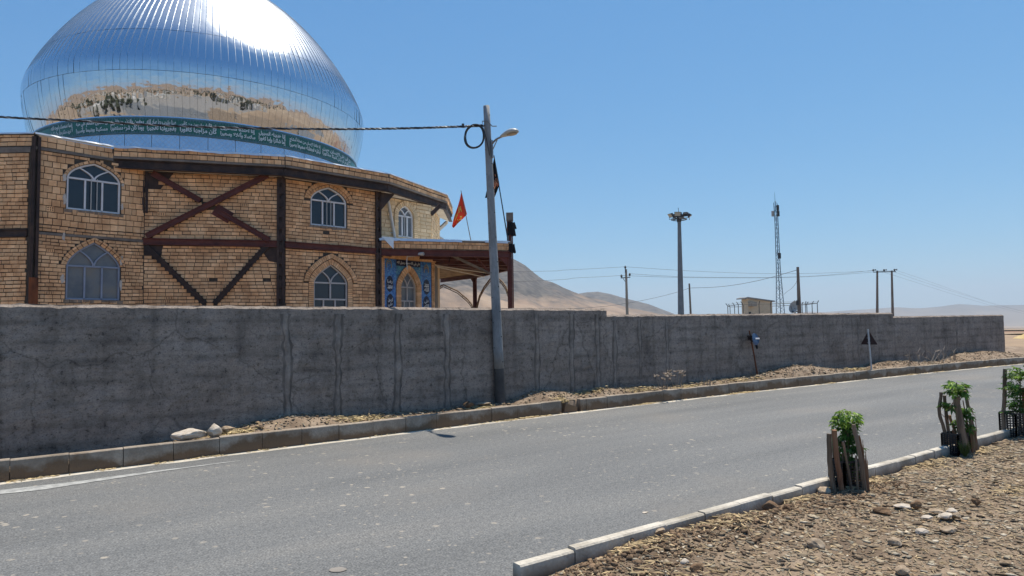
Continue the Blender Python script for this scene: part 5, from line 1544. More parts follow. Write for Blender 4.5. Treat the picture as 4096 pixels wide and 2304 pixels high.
for k in range(5):
    ph = random.random() * 6; dr = random.uniform(-.012, .012)
    part('loop', 'cable', lambda g: g.tube([cc_ + V((.2 + dr) * math.cos(a) * (1 + .06 * math.sin(2 * a + ph)) + .02 * math.sin(a), .02 * math.sin(a * 2 + ph) + (k - 2) * .012, (.245 + dr) * math.sin(a)) for a in np.linspace(0, 2 * math.pi, 33)], .011, 5, cap=False), parent=coil)
part('drop_wire', 'cable', lambda g: g.tube([polept(hc) + V(-.1, -.1, 0), polept(hc - .3) + V(-.03, -.12, 0), polept(hc - .65) + V(.02, -.11, 0)], .008, 5), parent=coil)

# ------------------------------------------------------------------ warning sign and bent disc in front of the wall
sb_ = at_z(3487, 1478, .28); st_ = at_Y(3472, 1317, sb_.y)
sign = thing('road_sign', sb_, 'triangular warning sign seen from its dark rusty back on a leaning white post', 'road sign')
M['post_white'] = mat('grubby_white_post', [(.40, .39, .37), (.55, .54, .52)], scale=6, rough=.6, fine=.2)
M['sign_back'] = mat('rusty_sign_back', [(.035, .020, .018), (.06, .032, .028)], scale=5, rough=.7)
part('post', 'post_white', lambda g: g.tube([sb_ - V(0, 0, .3), st_], .028, 10), parent=sign)
sc_ = at_Y(3474, 1321, sb_.y + .06); sw = N_
tri = [sc_, sc_ - V(0, 0, .46) + sw * -.27, sc_ - V(0, 0, .46) + sw * .27]
def rounded(tri):
    out = []
    for i in range(3):
        a, b, c = tri[i - 1], tri[i], tri[(i + 1) % 3]
        out += [b + (a - b).normalized() * .03, b + (a - b).normalized() * .008 + (c - b).normalized() * .008, b + (c - b).normalized() * .03]
    return out
part('sign_plate', 'sign_back', lambda g: g.prism(rounded(tri), E_ * .012), parent=sign)
part('clamp', 'galv', lambda g: g.box(sc_ - V(0, 0, .25) - E_ * .02, (.07, .07, .03)), parent=sign)
part('clamp', 'galv', lambda g: g.box(sc_ - V(0, 0, .40) - E_ * .02, (.07, .07, .03)), parent=sign)
_s = wall_pt(3004, 1400)[0]; db = wp(_s, -.22, .25); dt = at_Y(2997, 1322, db.y)
disc = thing('bent_sign', db, 'rusty post with a bent blue disc and a bright tube, standing against the grey wall', 'broken sign')
M['blue_disc'] = mat('faded_blue', [(.025, .06, .13), (.05, .10, .19)], scale=5, rough=.4, spec=.5)
part('post', 'rust', lambda g: g.tube([db - V(0, 0, .2), db + (dt - db) * .5, dt], [.022, .022, .02], 8), parent=disc)
dc = at_Y(3019, 1357, db.y - .08); dn = V(.55, -.8, .15).normalized(); da = dn.cross(V(0, 0, 1)).normalized(); dbb = da.cross(dn)
part('disc', 'blue_disc', lambda g: g.prism([dc + da * .145 * math.cos(a) + dbb * .17 * math.sin(a) + dn * .03 * math.cos(a) ** 2 for a in np.linspace(0, 6.283, 25)[:-1]], dn * .01), parent=disc)
part('tube', 'white', lambda g: g.tube([at_Y(3022, 1355, db.y - .13), at_Y(3038, 1355, db.y - .14)], .022, 8), parent=disc)
part('bracket', 'steel_dark', lambda g: (g.box(at_Y(2999, 1352, db.y - .04), (.10, .06, .13), .4), g.beam(at_Y(2990, 1342, db.y - .03), at_Y(3010, 1368, db.y - .05), .04, .05), g.beam(at_Y(3003, 1345, db.y - .05), at_Y(3018, 1350, db.y - .06), .03, .04)), parent=disc)
M['blackcloth'] = mat('black_cloth', [(.008, .008, .010), (.018, .018, .022)], scale=6, rough=.95, spec=.1)
part('rag', 'blackcloth', lambda g: g.strip([at_Y(3018, 1374, db.y - .05), at_Y(3022, 1386, db.y - .07), at_Y(3026, 1396, db.y - .05)], [at_Y(3027, 1373, db.y - .04), at_Y(3031, 1385, db.y - .06), at_Y(3032, 1395, db.y - .03)], (0, .01, 0)), parent=disc)

# ------------------------------------------------------------------ saplings in stake guards
M['bark'] = mat('weathered_stake', [(.10, .068, .045), (.19, .135, .09), (.27, .20, .14)], scale=6, detail=8, rough=.9, bump=.8, bscale=22, stretch=(1.6, 1.6, .22), rand=.22)
M['bark_red'] = mat('reddish_stake', [(.12, .055, .03), (.22, .11, .06), (.28, .16, .09)], scale=6, detail=8, rough=.9, bump=.8, bscale=22, stretch=(1.6, 1.6, .22))
M['leaf'] = mat('sapling_leaf', [(.055, .14, .022), (.085, .19, .03)], scale=4, rough=.45, rand=.45, spec=.4, trans=.42)
M['leaf_y'] = mat('young_leaf', [(.20, .34, .035), (.27, .38, .045)], scale=4, rough=.45, rand=.3, spec=.4, trans=.45)
M['stem'] = mat('green_stem', [(.06, .07, .03), (.10, .09, .045)], scale=6)
M['crate'] = mat('black_plastic', [(.010, .011, .013), (.02, .021, .024)], rough=.5, spec=.5)
def leaf_mesh(name, m, five=True):
    g = MB()
    for a in ((-80, -40, 0, 40, 80) if five else (-40, 0, 45)):
        a = math.radians(a); L = 1 - abs(a) * .22
        d = V(math.sin(a), math.cos(a), 0); sd_ = V(d.y, -d.x, 0)
        pts = [d * .08, d * L * .5 + sd_ * .15 + V(0, 0, -.03), d * L * .5 + V(0, 0, -.10), d * L * .5 - sd_ * .15 + V(0, 0, -.03), d * L + V(0, 0, -.24)]
        g.add(pts, [(0, 1, 2), (0, 2, 3), (1, 4, 2), (3, 2, 4)])
    g.add([V(0, -.45, .03), V(.02, .08, 0), V(-.02, .08, 0)], [(0, 1, 2)])
    me = bpy.data.meshes.new(name); me.from_pydata([tuple(v) for v in g.v], [], g.f); me.materials.append(m); return me
LM = [leaf_mesh('leaf', M['leaf']), leaf_mesh('leaf', M['leaf'], False), leaf_mesh('leaf', M['leaf_y'])]
def stake(parent, pts, w, m='bark', zb=.07):
    P0 = at_z(*pts[0], zb); P = [P0 - V(0, 0, .06)] + [at_Y(x, y, P0.y + (random.uniform(-.02, .02) if i else 0)) for i, (x, y) in enumerate(pts)]
    dn_ = dens(P, 4); n_ = len(dn_); g = MB()
    rr = [w * .5 * (1 + .14 * mnoise.noise(V(i * .7, pts[0][0], 0))) * (1 - .1 * i / n_) for i in range(n_)]
    dn_ = [p + V(mnoise.noise(V(i * .5, pts[0][0], 2)), mnoise.noise(V(i * .5, pts[0][0], 5)), 0) * w * .22 for i, p in enumerate(dn_)]
    g.tube(dn_, rr, 8)
    return g.build('stake', M[m], parent, smooth=False)
def crate(parent, c, wx, wy, h, rz=0.3):
    g = MB(); cs, sn = math.cos(rz), math.sin(rz)
    def P(x, y, z): return V(c.x + x * cs - y * sn, c.y + x * sn + y * cs, c.z + z)
    cor = [(-wx, -wy), (wx, -wy), (wx, wy), (-wx, wy)]
    for (x0, y0), (x1, y1) in zip(cor, cor[1:] + cor[:1]):
        for k in range(11):
            z = h * k / 10; g.beam(P(x0, y0, z), P(x1, y1, z), .006, .012 if k not in (0, 10) else .024)
        for k in range(7):
            t = k / 6; x, y = x0 + (x1 - x0) * t, y0 + (y1 - y0) * t
            g.beam(P(x, y, 0), P(x, y, h), .008, .012 if k % 6 else .026)
    return g.build('plastic_crate', M['crate'], parent)
def sapling(base, top, blobs, label, yl=.3):
    """blobs: (pixel x, pixel y, radius m, leaf count, distance offset, young share)"""
    t = thing('sapling', base, label, 'sapling', 'saplings in stake guards along the verge')
    tips = []
    for px, py, r, n, dy, yg in blobs:
        c = at_Y(px, py, base.y + dy)
        for i in range(int(n * 1.3)):
            d = Vector(rng.normal(size=3)); d.normalize(); q = c + Vector((d.x, d.y, d.z * .9)) * r * random.random() ** .45
            o = bpy.data.objects.new('leaf', LM[2 if random.random() < yg else random.choice((0, 0, 1))]); COL.objects.link(o); o.parent = t
            out = math.atan2(d.y, d.x) - math.pi / 2 + random.uniform(-.6, .6)
            sz = random.uniform(.056, .098)
            o.matrix_local = Matrix.Translation(q - base) @ Matrix.Rotation(out, 4, 'Z') @ Matrix.Rotation(random.uniform(-.9, .1), 4, 'X') @ Matrix.Rotation(random.uniform(-.4, .4), 4, 'Y') @ Matrix.Diagonal((sz, sz, sz, 1))
        tips.append(c)
    g = MB(); g.tube([base - V(0, 0, .05), base + (top - base) * .5 + V(.015, 0, 0), top], [.014, .011, .006], 6)
    for c in tips:
        a = base + (top - base) * min(.85, max(.15, (c.z - base.z - .12) / max(.1, top.z - base.z)))
        g.tube([a, (a + c) / 2 + V(0, 0, -.02), c + V(0, 0, .02)], [.007, .005, .003], 5)
    g.build('stem', M['stem'], t)
    return t
def guard(base, label): return thing('tree_guard', base, label, 'tree guard', 'stake guards round saplings')
b1 = at_z(3392, 1960, .09); b2 = at_z(3842, 1822, .09); b3 = at_z(4072, 1748, .09)
g1 = guard(b1, 'nearest ring of rough wooden stakes round a sapling, with a black crate at its foot')
for pts, w, m in (([(3341, 1978), (3322, 1880), (3316, 1735)], .054, 'bark'), ([(3370, 1981), (3351, 1860), (3337, 1720)], .056, 'bark_red'), ([(3461, 1981), (3440, 1820), (3414, 1698)], .048, 'bark'),
                  ([(3409, 1978), (3388, 1850), (3371, 1765)], .026, 'bark'), ([(3433, 1978), (3428, 1900), (3424, 1822)], .026, 'bark'), ([(3474, 1974), (3458, 1850), (3436, 1742)], .02, 'bark_red'), ([(3352, 1950), (3336, 1840), (3330, 1700)], .03, 'bark')):
    stake(g1, pts, w, m)
for k in range(5):
    x = 3462 + k * 4; P = [at_z(x, 1974, .09), at_Y(x - 8, 1860, 7.0), at_Y(x - 14 + 8 * random.random(), 1760 + 20 * k, 7.02)]
    part('twig', 'bark_red', lambda g: g.tube(P, [.006, .005, .003], 5), parent=g1)
for k in range(9):
    x = random.uniform(3352, 3458); y1 = random.uniform(1750, 1850); dy = random.uniform(.03, .16)
    P = [at_Y(x, 1972, b1.y + dy), at_Y(x - 6, (1972 + y1) / 2, b1.y + dy), at_Y(x - 14 + 12 * random.random(), y1, b1.y + dy)]
    part('twig', random.choice(('bark', 'bark_red')), lambda g: g.tube(P, [.011, .010, .006], 5), parent=g1)
crate(g1, V(b1.x + .03, b1.y + .08, .08), .13, .1, .30, .35)
sapling(b1 + V(0, .03, 0), at_Y(3388, 1650, b1.y), [(3384, 1668, .11, 34, 0, .6), (3350, 1684, .07, 14, -.02, .5), (3415, 1680, .075, 16, .0, .5), (3385, 1725, .12, 42, .03, .12), (3376, 1775, .10, 34, .03, .05), (3412, 1785, .09, 32, .04, .05), (3395, 1835, .09, 30, .05, .05), (3405, 1880, .08, 16, .06, .05)], 'sapling with a bright green tuft rising out of the nearest ring of stakes')
g2 = guard(b2, 'second ring of split wooden stakes round a sapling, close beside the kerb')
for pts, w, m in (([(3799, 1822), (3772, 1700), (3758, 1655), (3764, 1569)], .046, 'bark'), ([(3806, 1812), (3790, 1700), (3778, 1582)], .045, 'bark'), ([(3860, 1828), (3848, 1740), (3826, 1588)], .088, 'bark'), ([(3841, 1820), (3822, 1740), (3799, 1661)], .040, 'bark_red'),
                  ([(3898, 1818), (3884, 1700), (3861, 1563)], .045, 'bark'), ([(3912, 1813), (3900, 1750), (3886, 1678)], .05, 'bark'), ([(3880, 1820), (3876, 1760), (3868, 1690)], .028, 'bark_red')):
    stake(g2, pts, w, m)
for x0, y0, x1, y1 in ((3905, 1770, 3899, 1656), (3893, 1660, 3880, 1625), (3899, 1730, 3906, 1715), (3795, 1690, 3765, 1655), (3812, 1610, 3790, 1640)):
    part('twig', 'bark_red', lambda g: g.tube([at_Y(x0, y0, b2.y), at_Y((x0 + x1) / 2 + 3, (y0 + y1) / 2, b2.y), at_Y(x1, y1, b2.y)], [.006, .005, .003], 5), parent=g2)
for k in range(12):
    x = random.uniform(3806, 3905); y1 = random.uniform(1600, 1730); dy = random.uniform(-.02, .14); sl = (x - 3855) * .25
    P = [at_Y(x, 1822, b2.y + dy), at_Y(x - 16 - sl * .4, (1822 + y1) / 2, b2.y + dy), at_Y(x - 34 - sl + 14 * random.random(), y1, b2.y + dy)]
    part('twig', random.choice(('bark', 'bark_red')), lambda g: g.tube(P, [.012, .010, .006], 5), parent=g2)
crate(g2, V(b2.x + .0, b2.y + .08, .08), .13, .1, .28, .5)
sapling(b2 + V(0, .03, 0), at_Y(3826, 1530, b2.y), [(3815, 1545, .10, 28, 0, .35), (3842, 1548, .09, 24, .0, .3), (3800, 1570, .06, 10, 0, .2), (3852, 1575, .06, 12, 0, .4), (3785, 1615, .06, 10, .02, .1), (3808, 1625, .06, 9, .02, .05), (3862, 1650, .09, 26, .06, .05), (3868, 1710, .09, 26, .06, .05), (3838, 1690, .08, 20, .06, .05), (3845, 1640, .08, 18, .07, .1)], 'sapling with glossy green leaves poking above the second ring of split stakes')
g3 = guard(b3, 'tall single stake and black crate round the leafiest sapling at the right edge')
stake(g3, [(4013, 1750), (4016, 1620), (4020, 1476)], .058, 'bark'); stake(g3, [(4012, 1745), (4014, 1650), (4013, 1572)], .03, 'bark'); stake(g3, [(4099, 1752), (4097, 1650), (4094, 1552)], .05, 'bark_red'); stake(g3, [(4130, 1755), (4128, 1650), (4126, 1530)], .05, 'bark')
crate(g3, V(b3.x + .06, b3.y + .06, .08), .19, .13, .36, .2)
sapling(b3 + V(.03, .03, 0), at_Y(4080, 1470, b3.y), [(4060, 1500, .14, 34, 0, .45), (4095, 1495, .15, 34, .02, .45), (4050, 1550, .13, 30, 0, .15), (4085, 1560, .15, 34, .02, .1), (4055, 1615, .12, 24, .02, .05), (4090, 1620, .14, 26, .03, .05), (4035, 1640, .07, 9, .0, .05), (4120, 1560, .15, 20, .03, .2)], 'leafiest sapling, cut off by the right edge of the picture')
# feathery green weed at the foot of the second guard
wb = at_z(3860, 1835, .09)
weed = thing('weed', wb, 'feathery green weed growing at the foot of the second stake guard', 'weed')
M['weed'] = mat('weed_green', [(.07, .11, .025), (.12, .15, .04)], scale=9, trans=.3)
g = MB()
for i in range(46):
    a = random.random() * 6.28; l = random.uniform(.10, .24); lean = random.uniform(.15, .6)
    tip = wb + V(math.cos(a) * lean * l, math.sin(a) * lean * l, l)
    g.tube([wb, (wb + tip) / 2 + V(0, 0, .02), tip], [.004, .003, .001], 3)
    for k in range(6):
        q = wb + (tip - wb) * (.35 + .1 * k); b_ = random.random() * 6.28
        g.prism([q, q + V(math.cos(b_) * .03, math.sin(b_) * .03, .02), q + V(math.cos(b_) * .028 + .004, math.sin(b_) * .028, .026)], (.001, .001, 0))
g.build('stems', M['weed'], weed)

# ------------------------------------------------------------------ single rocks and clods
M['rock_tan'] = mat('tan_rock', [(.24, .17, .11), (.34, .26, .18), (.42, .34, .25)], scale=9, bump=.8, bscale=18, rough=.95)
M['rock_pale'] = mat('pale_rock', [(.38, .32, .25), (.50, .43, .35), (.58, .51, .43)], scale=8, bump=.6, bscale=18, rough=.95)
M['clod'] = mat('brown_clod', [(.10, .06, .035), (.17, .105, .06), (.22, .14, .085)], scale=12, bump=1, bscale=30, rough=1)
M['lot'] = mat('grey_gravel', [(.19, .17, .15), (.27, .245, .215)], scale=.3, detail=9, rough=1, world_co=True, fine=.4, bscale=4)
def rock(px, py, w, h, label, m='rock_tan', z=.1, d=None, seed=0, block=False, name='rock', cat='rock', group=None, rzz=None, strip=False):
    P = at_z(px, py, z)
    bm = bmesh.new(); bmesh.ops.create_icosphere(bm, subdivisions=3, radius=1) if not block else (bmesh.ops.create_cube(bm, size=1.7), bmesh.ops.subdivide_edges(bm, edges=bm.edges[:], cuts=5, use_grid_fill=True))
    R = random.Random(seed + px); rz_ = R.random() * 6 if rzz is None else rzz
    planes = [(Vector((R.gauss(0, 1), R.gauss(0, 1), R.gauss(0, 1))).normalized(), R.uniform(.55, .85)) for _ in range(9)]
    for v in bm.verts:
        if not block:
            for nn, dd in planes:
                e = v.co.dot(nn) - dd
                if e > 0: v.co -= nn * e * .9
        v.co += v.co.normalized() * (.10 * mnoise.noise(v.co * 2 + Vector((px, 0, 0))) + .05 * mnoise.noise(v.co * 6 + Vector((px, 3, 0))))
    dd = d or w * .75
    c, s = math.cos(rz_), math.sin(rz_)
    zmin = min(v.co.z for v in bm.verts)
    for v in bm.verts:
        x, y, zz = v.co.x * w / 2, v.co.y * dd / 2, (v.co.z - zmin) * h / 2
        v.co = Vector((x * c - y * s, x * s + y * c, zz - h * .12))
    me = bpy.data.meshes.new(name); bm.to_mesh(me); bm.free(); me.materials.append(M[m])
    o = bpy.data.objects.new(name, me); COL.objects.link(o); o.location = P
    return tag(o, label, cat, group)
vzz = .11
rock(3084, 2043, .17, .13, 'large dark brown earth clod against the near kerb', 'clod', vzz, name='clod', cat='clod')
rock(3145, 2046, .11, .085, 'smaller brown clod just right of the large dark clod by the near kerb', 'clod', vzz, name='clod', cat='clod')
rock(3293, 1978, .20, .10, 'rounded tan stone resting at the foot of the nearest stake guard', 'rock_tan', .09, rzz=.6)
rock(3262, 2190, .14, .10, 'pointed tan stone alone in the gravel, below the nearest stake guard', 'rock_tan', vzz)
rock(3665, 2032, .11, .085, 'upright dark brown stone beside a flat pale slab in the gravel', 'clod', vzz, rzz=.2)
rock(3612, 2030, .17, .04, 'flat pale slab lying left of an upright dark stone', 'rock_pale', vzz, d=.12, rzz=0.2)
rock(3745, 2050, .13, .04, 'yellowish flat stone, top left of the cluster of pale slabs', 'rock_tan', vzz, rzz=0)
rock(3806, 2050, .12, .05, 'pale stone, top right of the cluster of pale slabs', 'rock_pale', vzz, rzz=.3)
rock(3785, 2072, .17, .055, 'broad pale slab in the middle of the cluster of slabs', 'rock_pale', vzz, d=.12, rzz=.1)
rock(3828, 2072, .12, .07, 'thick tan slab at the right end of the cluster of pale slabs', 'rock_tan', vzz, rzz=.8)
rock(3710, 2075, .12, .035, 'thin pale slab at the left end of the cluster of slabs', 'rock_pale', vzz, rzz=.4)
rock(3905, 2018, .09, .07, 'dark angular stone standing alone right of the slab cluster', 'clod', vzz)
rock(3790, 2125, .18, .06, 'long pale tan stone lying just below the slab cluster', 'rock_tan', vzz, d=.11, rzz=.3)
rock(3690, 2138, .11, .06, 'small pale wedge stone left of the long tan stone', 'rock_pale', vzz)
rock(3530, 2058, .16, .075, 'crumbly brown clod in open gravel between the stake guard and the slabs', 'clod', vzz, name='clod', cat='clod')
rock(3583, 2180, .13, .07, 'stone with a blackened underside in the lower middle of the gravel', 'rock_tan', vzz)
rock(3610, 2295, .12, .07, 'tan stone at the bottom edge of the picture', 'rock_tan', vzz)
rock(3950, 1958, .08, .04, 'small brown stone far up the gravel near the second guard', 'clod', vzz)
rock(2524, 2168, .07, .065, 'dark brown clod tucked beneath the low kerb, left of a flat tan slab', 'clod', .13, name='clod', cat='clod')
rock(2630, 2132, .14, .06, 'flat tan slab leaning on the low kerb', 'rock_tan', .14, rzz=.6)
rock(2080, 2290, .12, .05, 'tan lump at the very end of the low kerb', 'rock_tan', .06)
rock(2740, 2270, .09, .07, 'small pale cube-like stone at the lower middle of the gravel', 'rock_pale', vzz)
rock(2790, 2295, .12, .08, 'dark brown clod near the bottom edge, under the cube-like stone', 'clod', vzz, name='clod', cat='clod')
# stones on the strip behind the far kerb
def strip_z(px, py): return .27
rock(766, 1754, .62, .19, 'long flat cream-coloured stone slab lying on the far kerb', 'rock_pale', .27, d=.26, rzz=math.atan2(E_.y, E_.x), seed=3)
rock(718, 1756, .16, .10, 'small cream stone touching the left end of the long flat slab', 'rock_pale', .26, rzz=.4)
rock(856, 1746, .24, .24, 'squarish pinkish stone block beside the long cream slab', 'rock_pale', .27, d=.2, rzz=.5, seed=11)
rock(910, 1732, .24, .14, 'rounded brown stone right of the squarish pink block', 'rock_tan', .26, rzz=.6)
rock(1875, 1628, .30, .15, 'dark flat-topped stone in the shade left of the concrete pole', 'clod', .28, rzz=.6)
rock(1935, 1618, .34, .06, 'flat grey slab between the dark stone and the concrete pole', 'rock_tan', .3, rzz=.5)
rock(1028, 1794, .10, .07, 'reddish stone lying on the road edge below the cream slab', 'clod', .0)
rock(1152, 1781, .09, .04, 'small white stone on the road edge at the kerb foot', 'rock_pale', .0)
rock(1350, 2277, .15, .006, 'flattened pale scrap lying on the asphalt at the bottom of the picture', 'lot', .004, d=.12, name='scrap', cat='litter')
rock(2580, 2050, .085, .006, 'small pale scrap on the asphalt beside the low kerb', 'rock_pale', .004, d=.05, name='scrap', cat='litter')
# dry twigs and weeds at the wall foot
M['twig'] = mat('dry_twig', [(.22, .17, .13), (.34, .28, .22)], scale=8)
def twigs(px, py, n, w, h, label, z=.3, seed=0):
    P = at_z(px, py, z); R = random.Random(seed)
    t = thing('dry_brush', P, label, 'dry brush'); g = MB()
    for i in range(n):
        a = P + E_ * R.uniform(-w, w) + N_ * R.uniform(-.15, .15); an = R.uniform(-1, 1)
        l = R.uniform(.3, 1) * w; b_ = a + E_ * l * an + V(0, 0, R.uniform(.1, 1) * h) + N_ * R.uniform(-.1, .1)
        m_ = (a + b_) / 2 + V(0, 0, R.uniform(.0, .5) * h)
        g.tube([a, m_, b_], [.012, .009, .004], 4)
        for k in range(3):
            q = m_ + (b_ - m_) * R.random(); g.tube([q, q + E_ * R.uniform(-.2, .2) + V(0, 0, R.uniform(.02, .16))], [.005, .002], 3)
    g.build('twigs', M['twig'], t)
twigs(3075, 1508, 10, .8, .28, 'bleached dry branches lying at the wall foot by the bent blue disc', .27, 1)
twigs(3690, 1452, 16, 1.3, .45, 'tangle of dry branches on rubble near the far end of the wall', .35, 2)
twigs(3780, 1446, 12, 1.0, .55, 'thin dry stalks standing beside the branch tangle near the wall end', .33, 3)
def weedlet(px, py, n, h, label, z=.3, seed=0, tip=False):
    P = at_z(px, py, z); R = random.Random(seed); t = thing('dry_weed', P, label, 'dry weed'); g = MB()
    for i in range(n):
        a = R.random() * 6.28; l = h * R.uniform(.6, 1); q = P + V(math.cos(a), math.sin(a), 0) * R.uniform(.0, .12)
        e = q + V(math.cos(a) * .3 * l, math.sin(a) * .3 * l, l); g.tube([q, (q + e) / 2 + V(0, 0, .04 * l), e], [.007, .005, .003], 4)
        if tip:
            for k in range(5): g.tube([e, e + V(R.uniform(-.07, .07), R.uniform(-.07, .07), R.uniform(.0, .05))], [.012, .016], 4)
    g.build('stalks', M['twig'], t)
weedlet(2650, 1556, 9, .36, 'dry umbel weed with spreading heads, left one of the pair by the wall', .3, 1, True)
weedlet(2706, 1548, 9, .38, 'dry umbel weed with spreading heads, right one of the pair by the wall', .3, 2, True)
weedlet(2830, 1542, 12, .22, 'low grey-green dry weed at the wall foot, right of the umbel weeds', .3, 3)
weedlet(1455, 1668, 8, .16, 'small dry weed on the strip left of the concrete pole', .27, 4)
weedlet(3155, 1502, 3, .32, 'single pale dry stalk before the wall, right of the bent disc', .3, 5)

# ------------------------------------------------------------------ flags on the porch roof
M['red_cloth'] = mat('red_cloth', [(.62, .05, .02), (.78, .085, .035)], scale=2, rough=.75, trans=.35)
M['yellow_print'] = mat('yellow_print', [(.62, .42, .06), (.70, .50, .10)], scale=9, rough=.7)
M['orange_print'] = mat('orange_print', [(.62, .16, .07), (.60, .30, .16)], scale=7, rough=.7)
M['stick'] = mat('wooden_stick', [(.16, .11, .07), (.26, .19, .13)], scale=6)
FT = text_polys([shape(x) for x in ('عليه', 'السلام', 'يا حسين')], 1, .03)
def flag(name, label, Y, base, top, hoist, fly, cm, pm, texts, wave, bez=None, lean=0.0, pr=.022):
    b = at_Y(*base, Y); b.z = 5.43
    t = thing(name, b, label, 'flag', 'flags over the porch')
    tp_ = at_Y(*top, Y)
    part('pole', pm[0], lambda g: g.tube([b, at_Y(*base, Y), tp_], [pr, pr, pr * .7], 6), parent=t)
    H = lambda v: np.array([np.interp(v, np.linspace(0, 1, len(hoist)), [p[k] for p in hoist]) for k in (0, 1)])
    Fy = lambda v: np.array([np.interp(v, np.linspace(0, 1, len(fly)), [p[k] for p in fly]) for k in (0, 1)])
    def G(u, v, o=0.0):
        q = H(v) * (1 - u) + Fy(v) * u
        q = q + np.array([0, 1.0]) * 9 * u * (1 - u) * (v - .2)
        return at_Y(q[0], q[1], Y + wave * u ** .6 * math.sin(u * 7 + v * 3.2) + .06 * math.sin(v * 8 + u * 2) * u - o)
    n1, n2 = 16, 14
    A = [[G(i / n1, j / n2) for i in range(n1 + 1)] for j in range(n2 + 1)]
    g = MB()
    for j in range(n2):
        g.strip(A[j], A[j + 1], (0, .006, 0))
    cl = g.build('cloth', cm, t, smooth=False)
    for (k, u0, u1, v0, v1) in texts:
        vs, fs = FT[k]; q = fit(vs, 1, 1)
        g = MB(); g.add([G(u0 + (u1 - u0) * (1 - a), v1 + (v0 - v1) * b_, .012) for a, b_ in q] if u0 > u1 else [G(u0 + (u1 - u0) * a, v1 + (v0 - v1) * b_, .012) for a, b_ in q], fs)
        g.build('lettering', pm[1], cl)
    return t
flag('red_flag', 'red pennant flag with yellow script on a thin leaning stick above the porch', 31.0, (1885, 970), (1844, 762), [(1846, 766), (1857, 812), (1868, 857)], [(1836, 812), (1816, 868), (1808, 905), (1814, 913), (1834, 890)],
     M['red_cloth'], ('stick', M['yellow_print']), [(1, .85, .25, .25, .62), (0, .8, .35, .62, .92)], .10)
flag('black_flag', 'black flag with orange script hanging behind the top of the concrete pole', 28.1, (2030, 950), (1976, 622), [(1978, 625), (1988, 680), (1998, 738)], [(1970, 662), (1956, 720), (1940, 792), (1960, 790), (1979, 788)],
     M['blackcloth'], ('cable', M['orange_print']), [(2, .75, .1, .35, .95)], .12, pr=.03)
# black rag tied round the porch corner post
P = V(tp.x, tp.y, 5.5)
rag = thing('black_rag', P, 'black cloth tied in a bunch round the porch corner post under its metal cap', 'cloth')
g = MB()
for z0, z1, w, sd_ in ((6.28, 6.02, .25, 1), (6.08, 5.72, .20, 2), (5.35, 4.98, .15, 3)):
    A, B = [], []
    for i in range(15):
        a = -2.2 + 3.6 * i / 14; r = .17 + w * .5 * max(0, math.cos(a - .1)) * (.7 + .5 * mnoise.noise(V(i * .8, sd_, 0)))
        A.append(V(tp.x + math.cos(a) * r * .8, tp.y + math.sin(a) * r * .9, z0 + .05 * mnoise.noise(V(i * .6, sd_, 4)))); r2_ = r * (1.05 + .25 * mnoise.noise(V(i * 1.1, sd_, 9)))
        B.append(V(tp.x + math.cos(a) * r2_, tp.y + math.sin(a) * r2_, z1 + .10 * mnoise.noise(V(i * .9, sd_, 7))))
    g.strip(A, B, (.012, -.012, 0))
g.build('folds', M['blackcloth'], rag)
brk = at_Y(1741, 1233, 0) if False else None

# ------------------------------------------------------------------ things beyond the wall
def gz(p): return terr(p.x, p.y)
M['pole_far'] = mat('sandy_concrete', [(.25, .21, .165), (.36, .31, .25)], scale=1.2, rough=.9, stretch=(1, 1, .3))
M['pole_grey'] = mat('grey_steel_mast', [(.13, .145, .155), (.18, .195, .205)], scale=1, rough=.6)
M['dark_metal'] = mat('dark_fittings', [(.025, .027, .03), (.05, .052, .055)], scale=4, rough=.6)
M['pole_brown'] = mat('brown_timber', [(.13, .105, .085), (.20, .165, .135)], scale=1.5, rough=.9, stretch=(1, 1, .3))
def vpole(px_top, py_top, px_base, Y, r_top, r_base, name, label, m, n=10, cat='pole', group=None):
    top_ = at_Y(px_top, py_top, Y); bot = at_Y(px_base, 1260, Y); bot = bot + (bot - top_) * ((bot.z - gz(bot)) / (top_.z - bot.z))
    t = thing(name, bot, label, cat, group)
    part('shaft', m, lambda g: g.tube([bot - V(0, 0, .4), bot, (bot + top_) / 2, top_], [r_base, r_base, (r_base + r_top) / 2, r_top], n), parent=t)
    return t, bot, top_
POLES = 'poles beyond the wall'
t1, b_, p1 = vpole(2504, 1077, 2509, 85, .13, .21, 'power_pole', 'sandy concrete power pole with one crossarm and insulators, left of the floodlight mast', 'pole_far', 4, group=POLES)
a0 = at_Y(2483, 1112, 85); a1_ = at_Y(2521, 1109, 85)
part('crossarm', 'dark_metal', lambda g: g.beam(a0, a1_, .12, .10), parent=t1)
part('stay', 'dark_metal', lambda g: g.tube([at_Y(2492, 1114, 85), at_Y(2501, 1126, 85)], .035, 5), parent=t1)
part('top_pin', 'dark_metal', lambda g: g.tube([at_Y(2501, 1090, 84.9), at_Y(2501, 1070, 84.9)], .05, 6), parent=t1)
INS = []
for x, y in ((2486, 1104), (2519, 1098), (2501, 1069)):
    c = at_Y(x, y, 85); INS.append(c)
    part('insulator', 'dark_metal', lambda g: g.lathe([(.03, -.25), (.06, -.15), (.15, -.08), (.10, .0), (.16, .04), (.08, .14), (.02, .2)], c, 10), parent=t1)
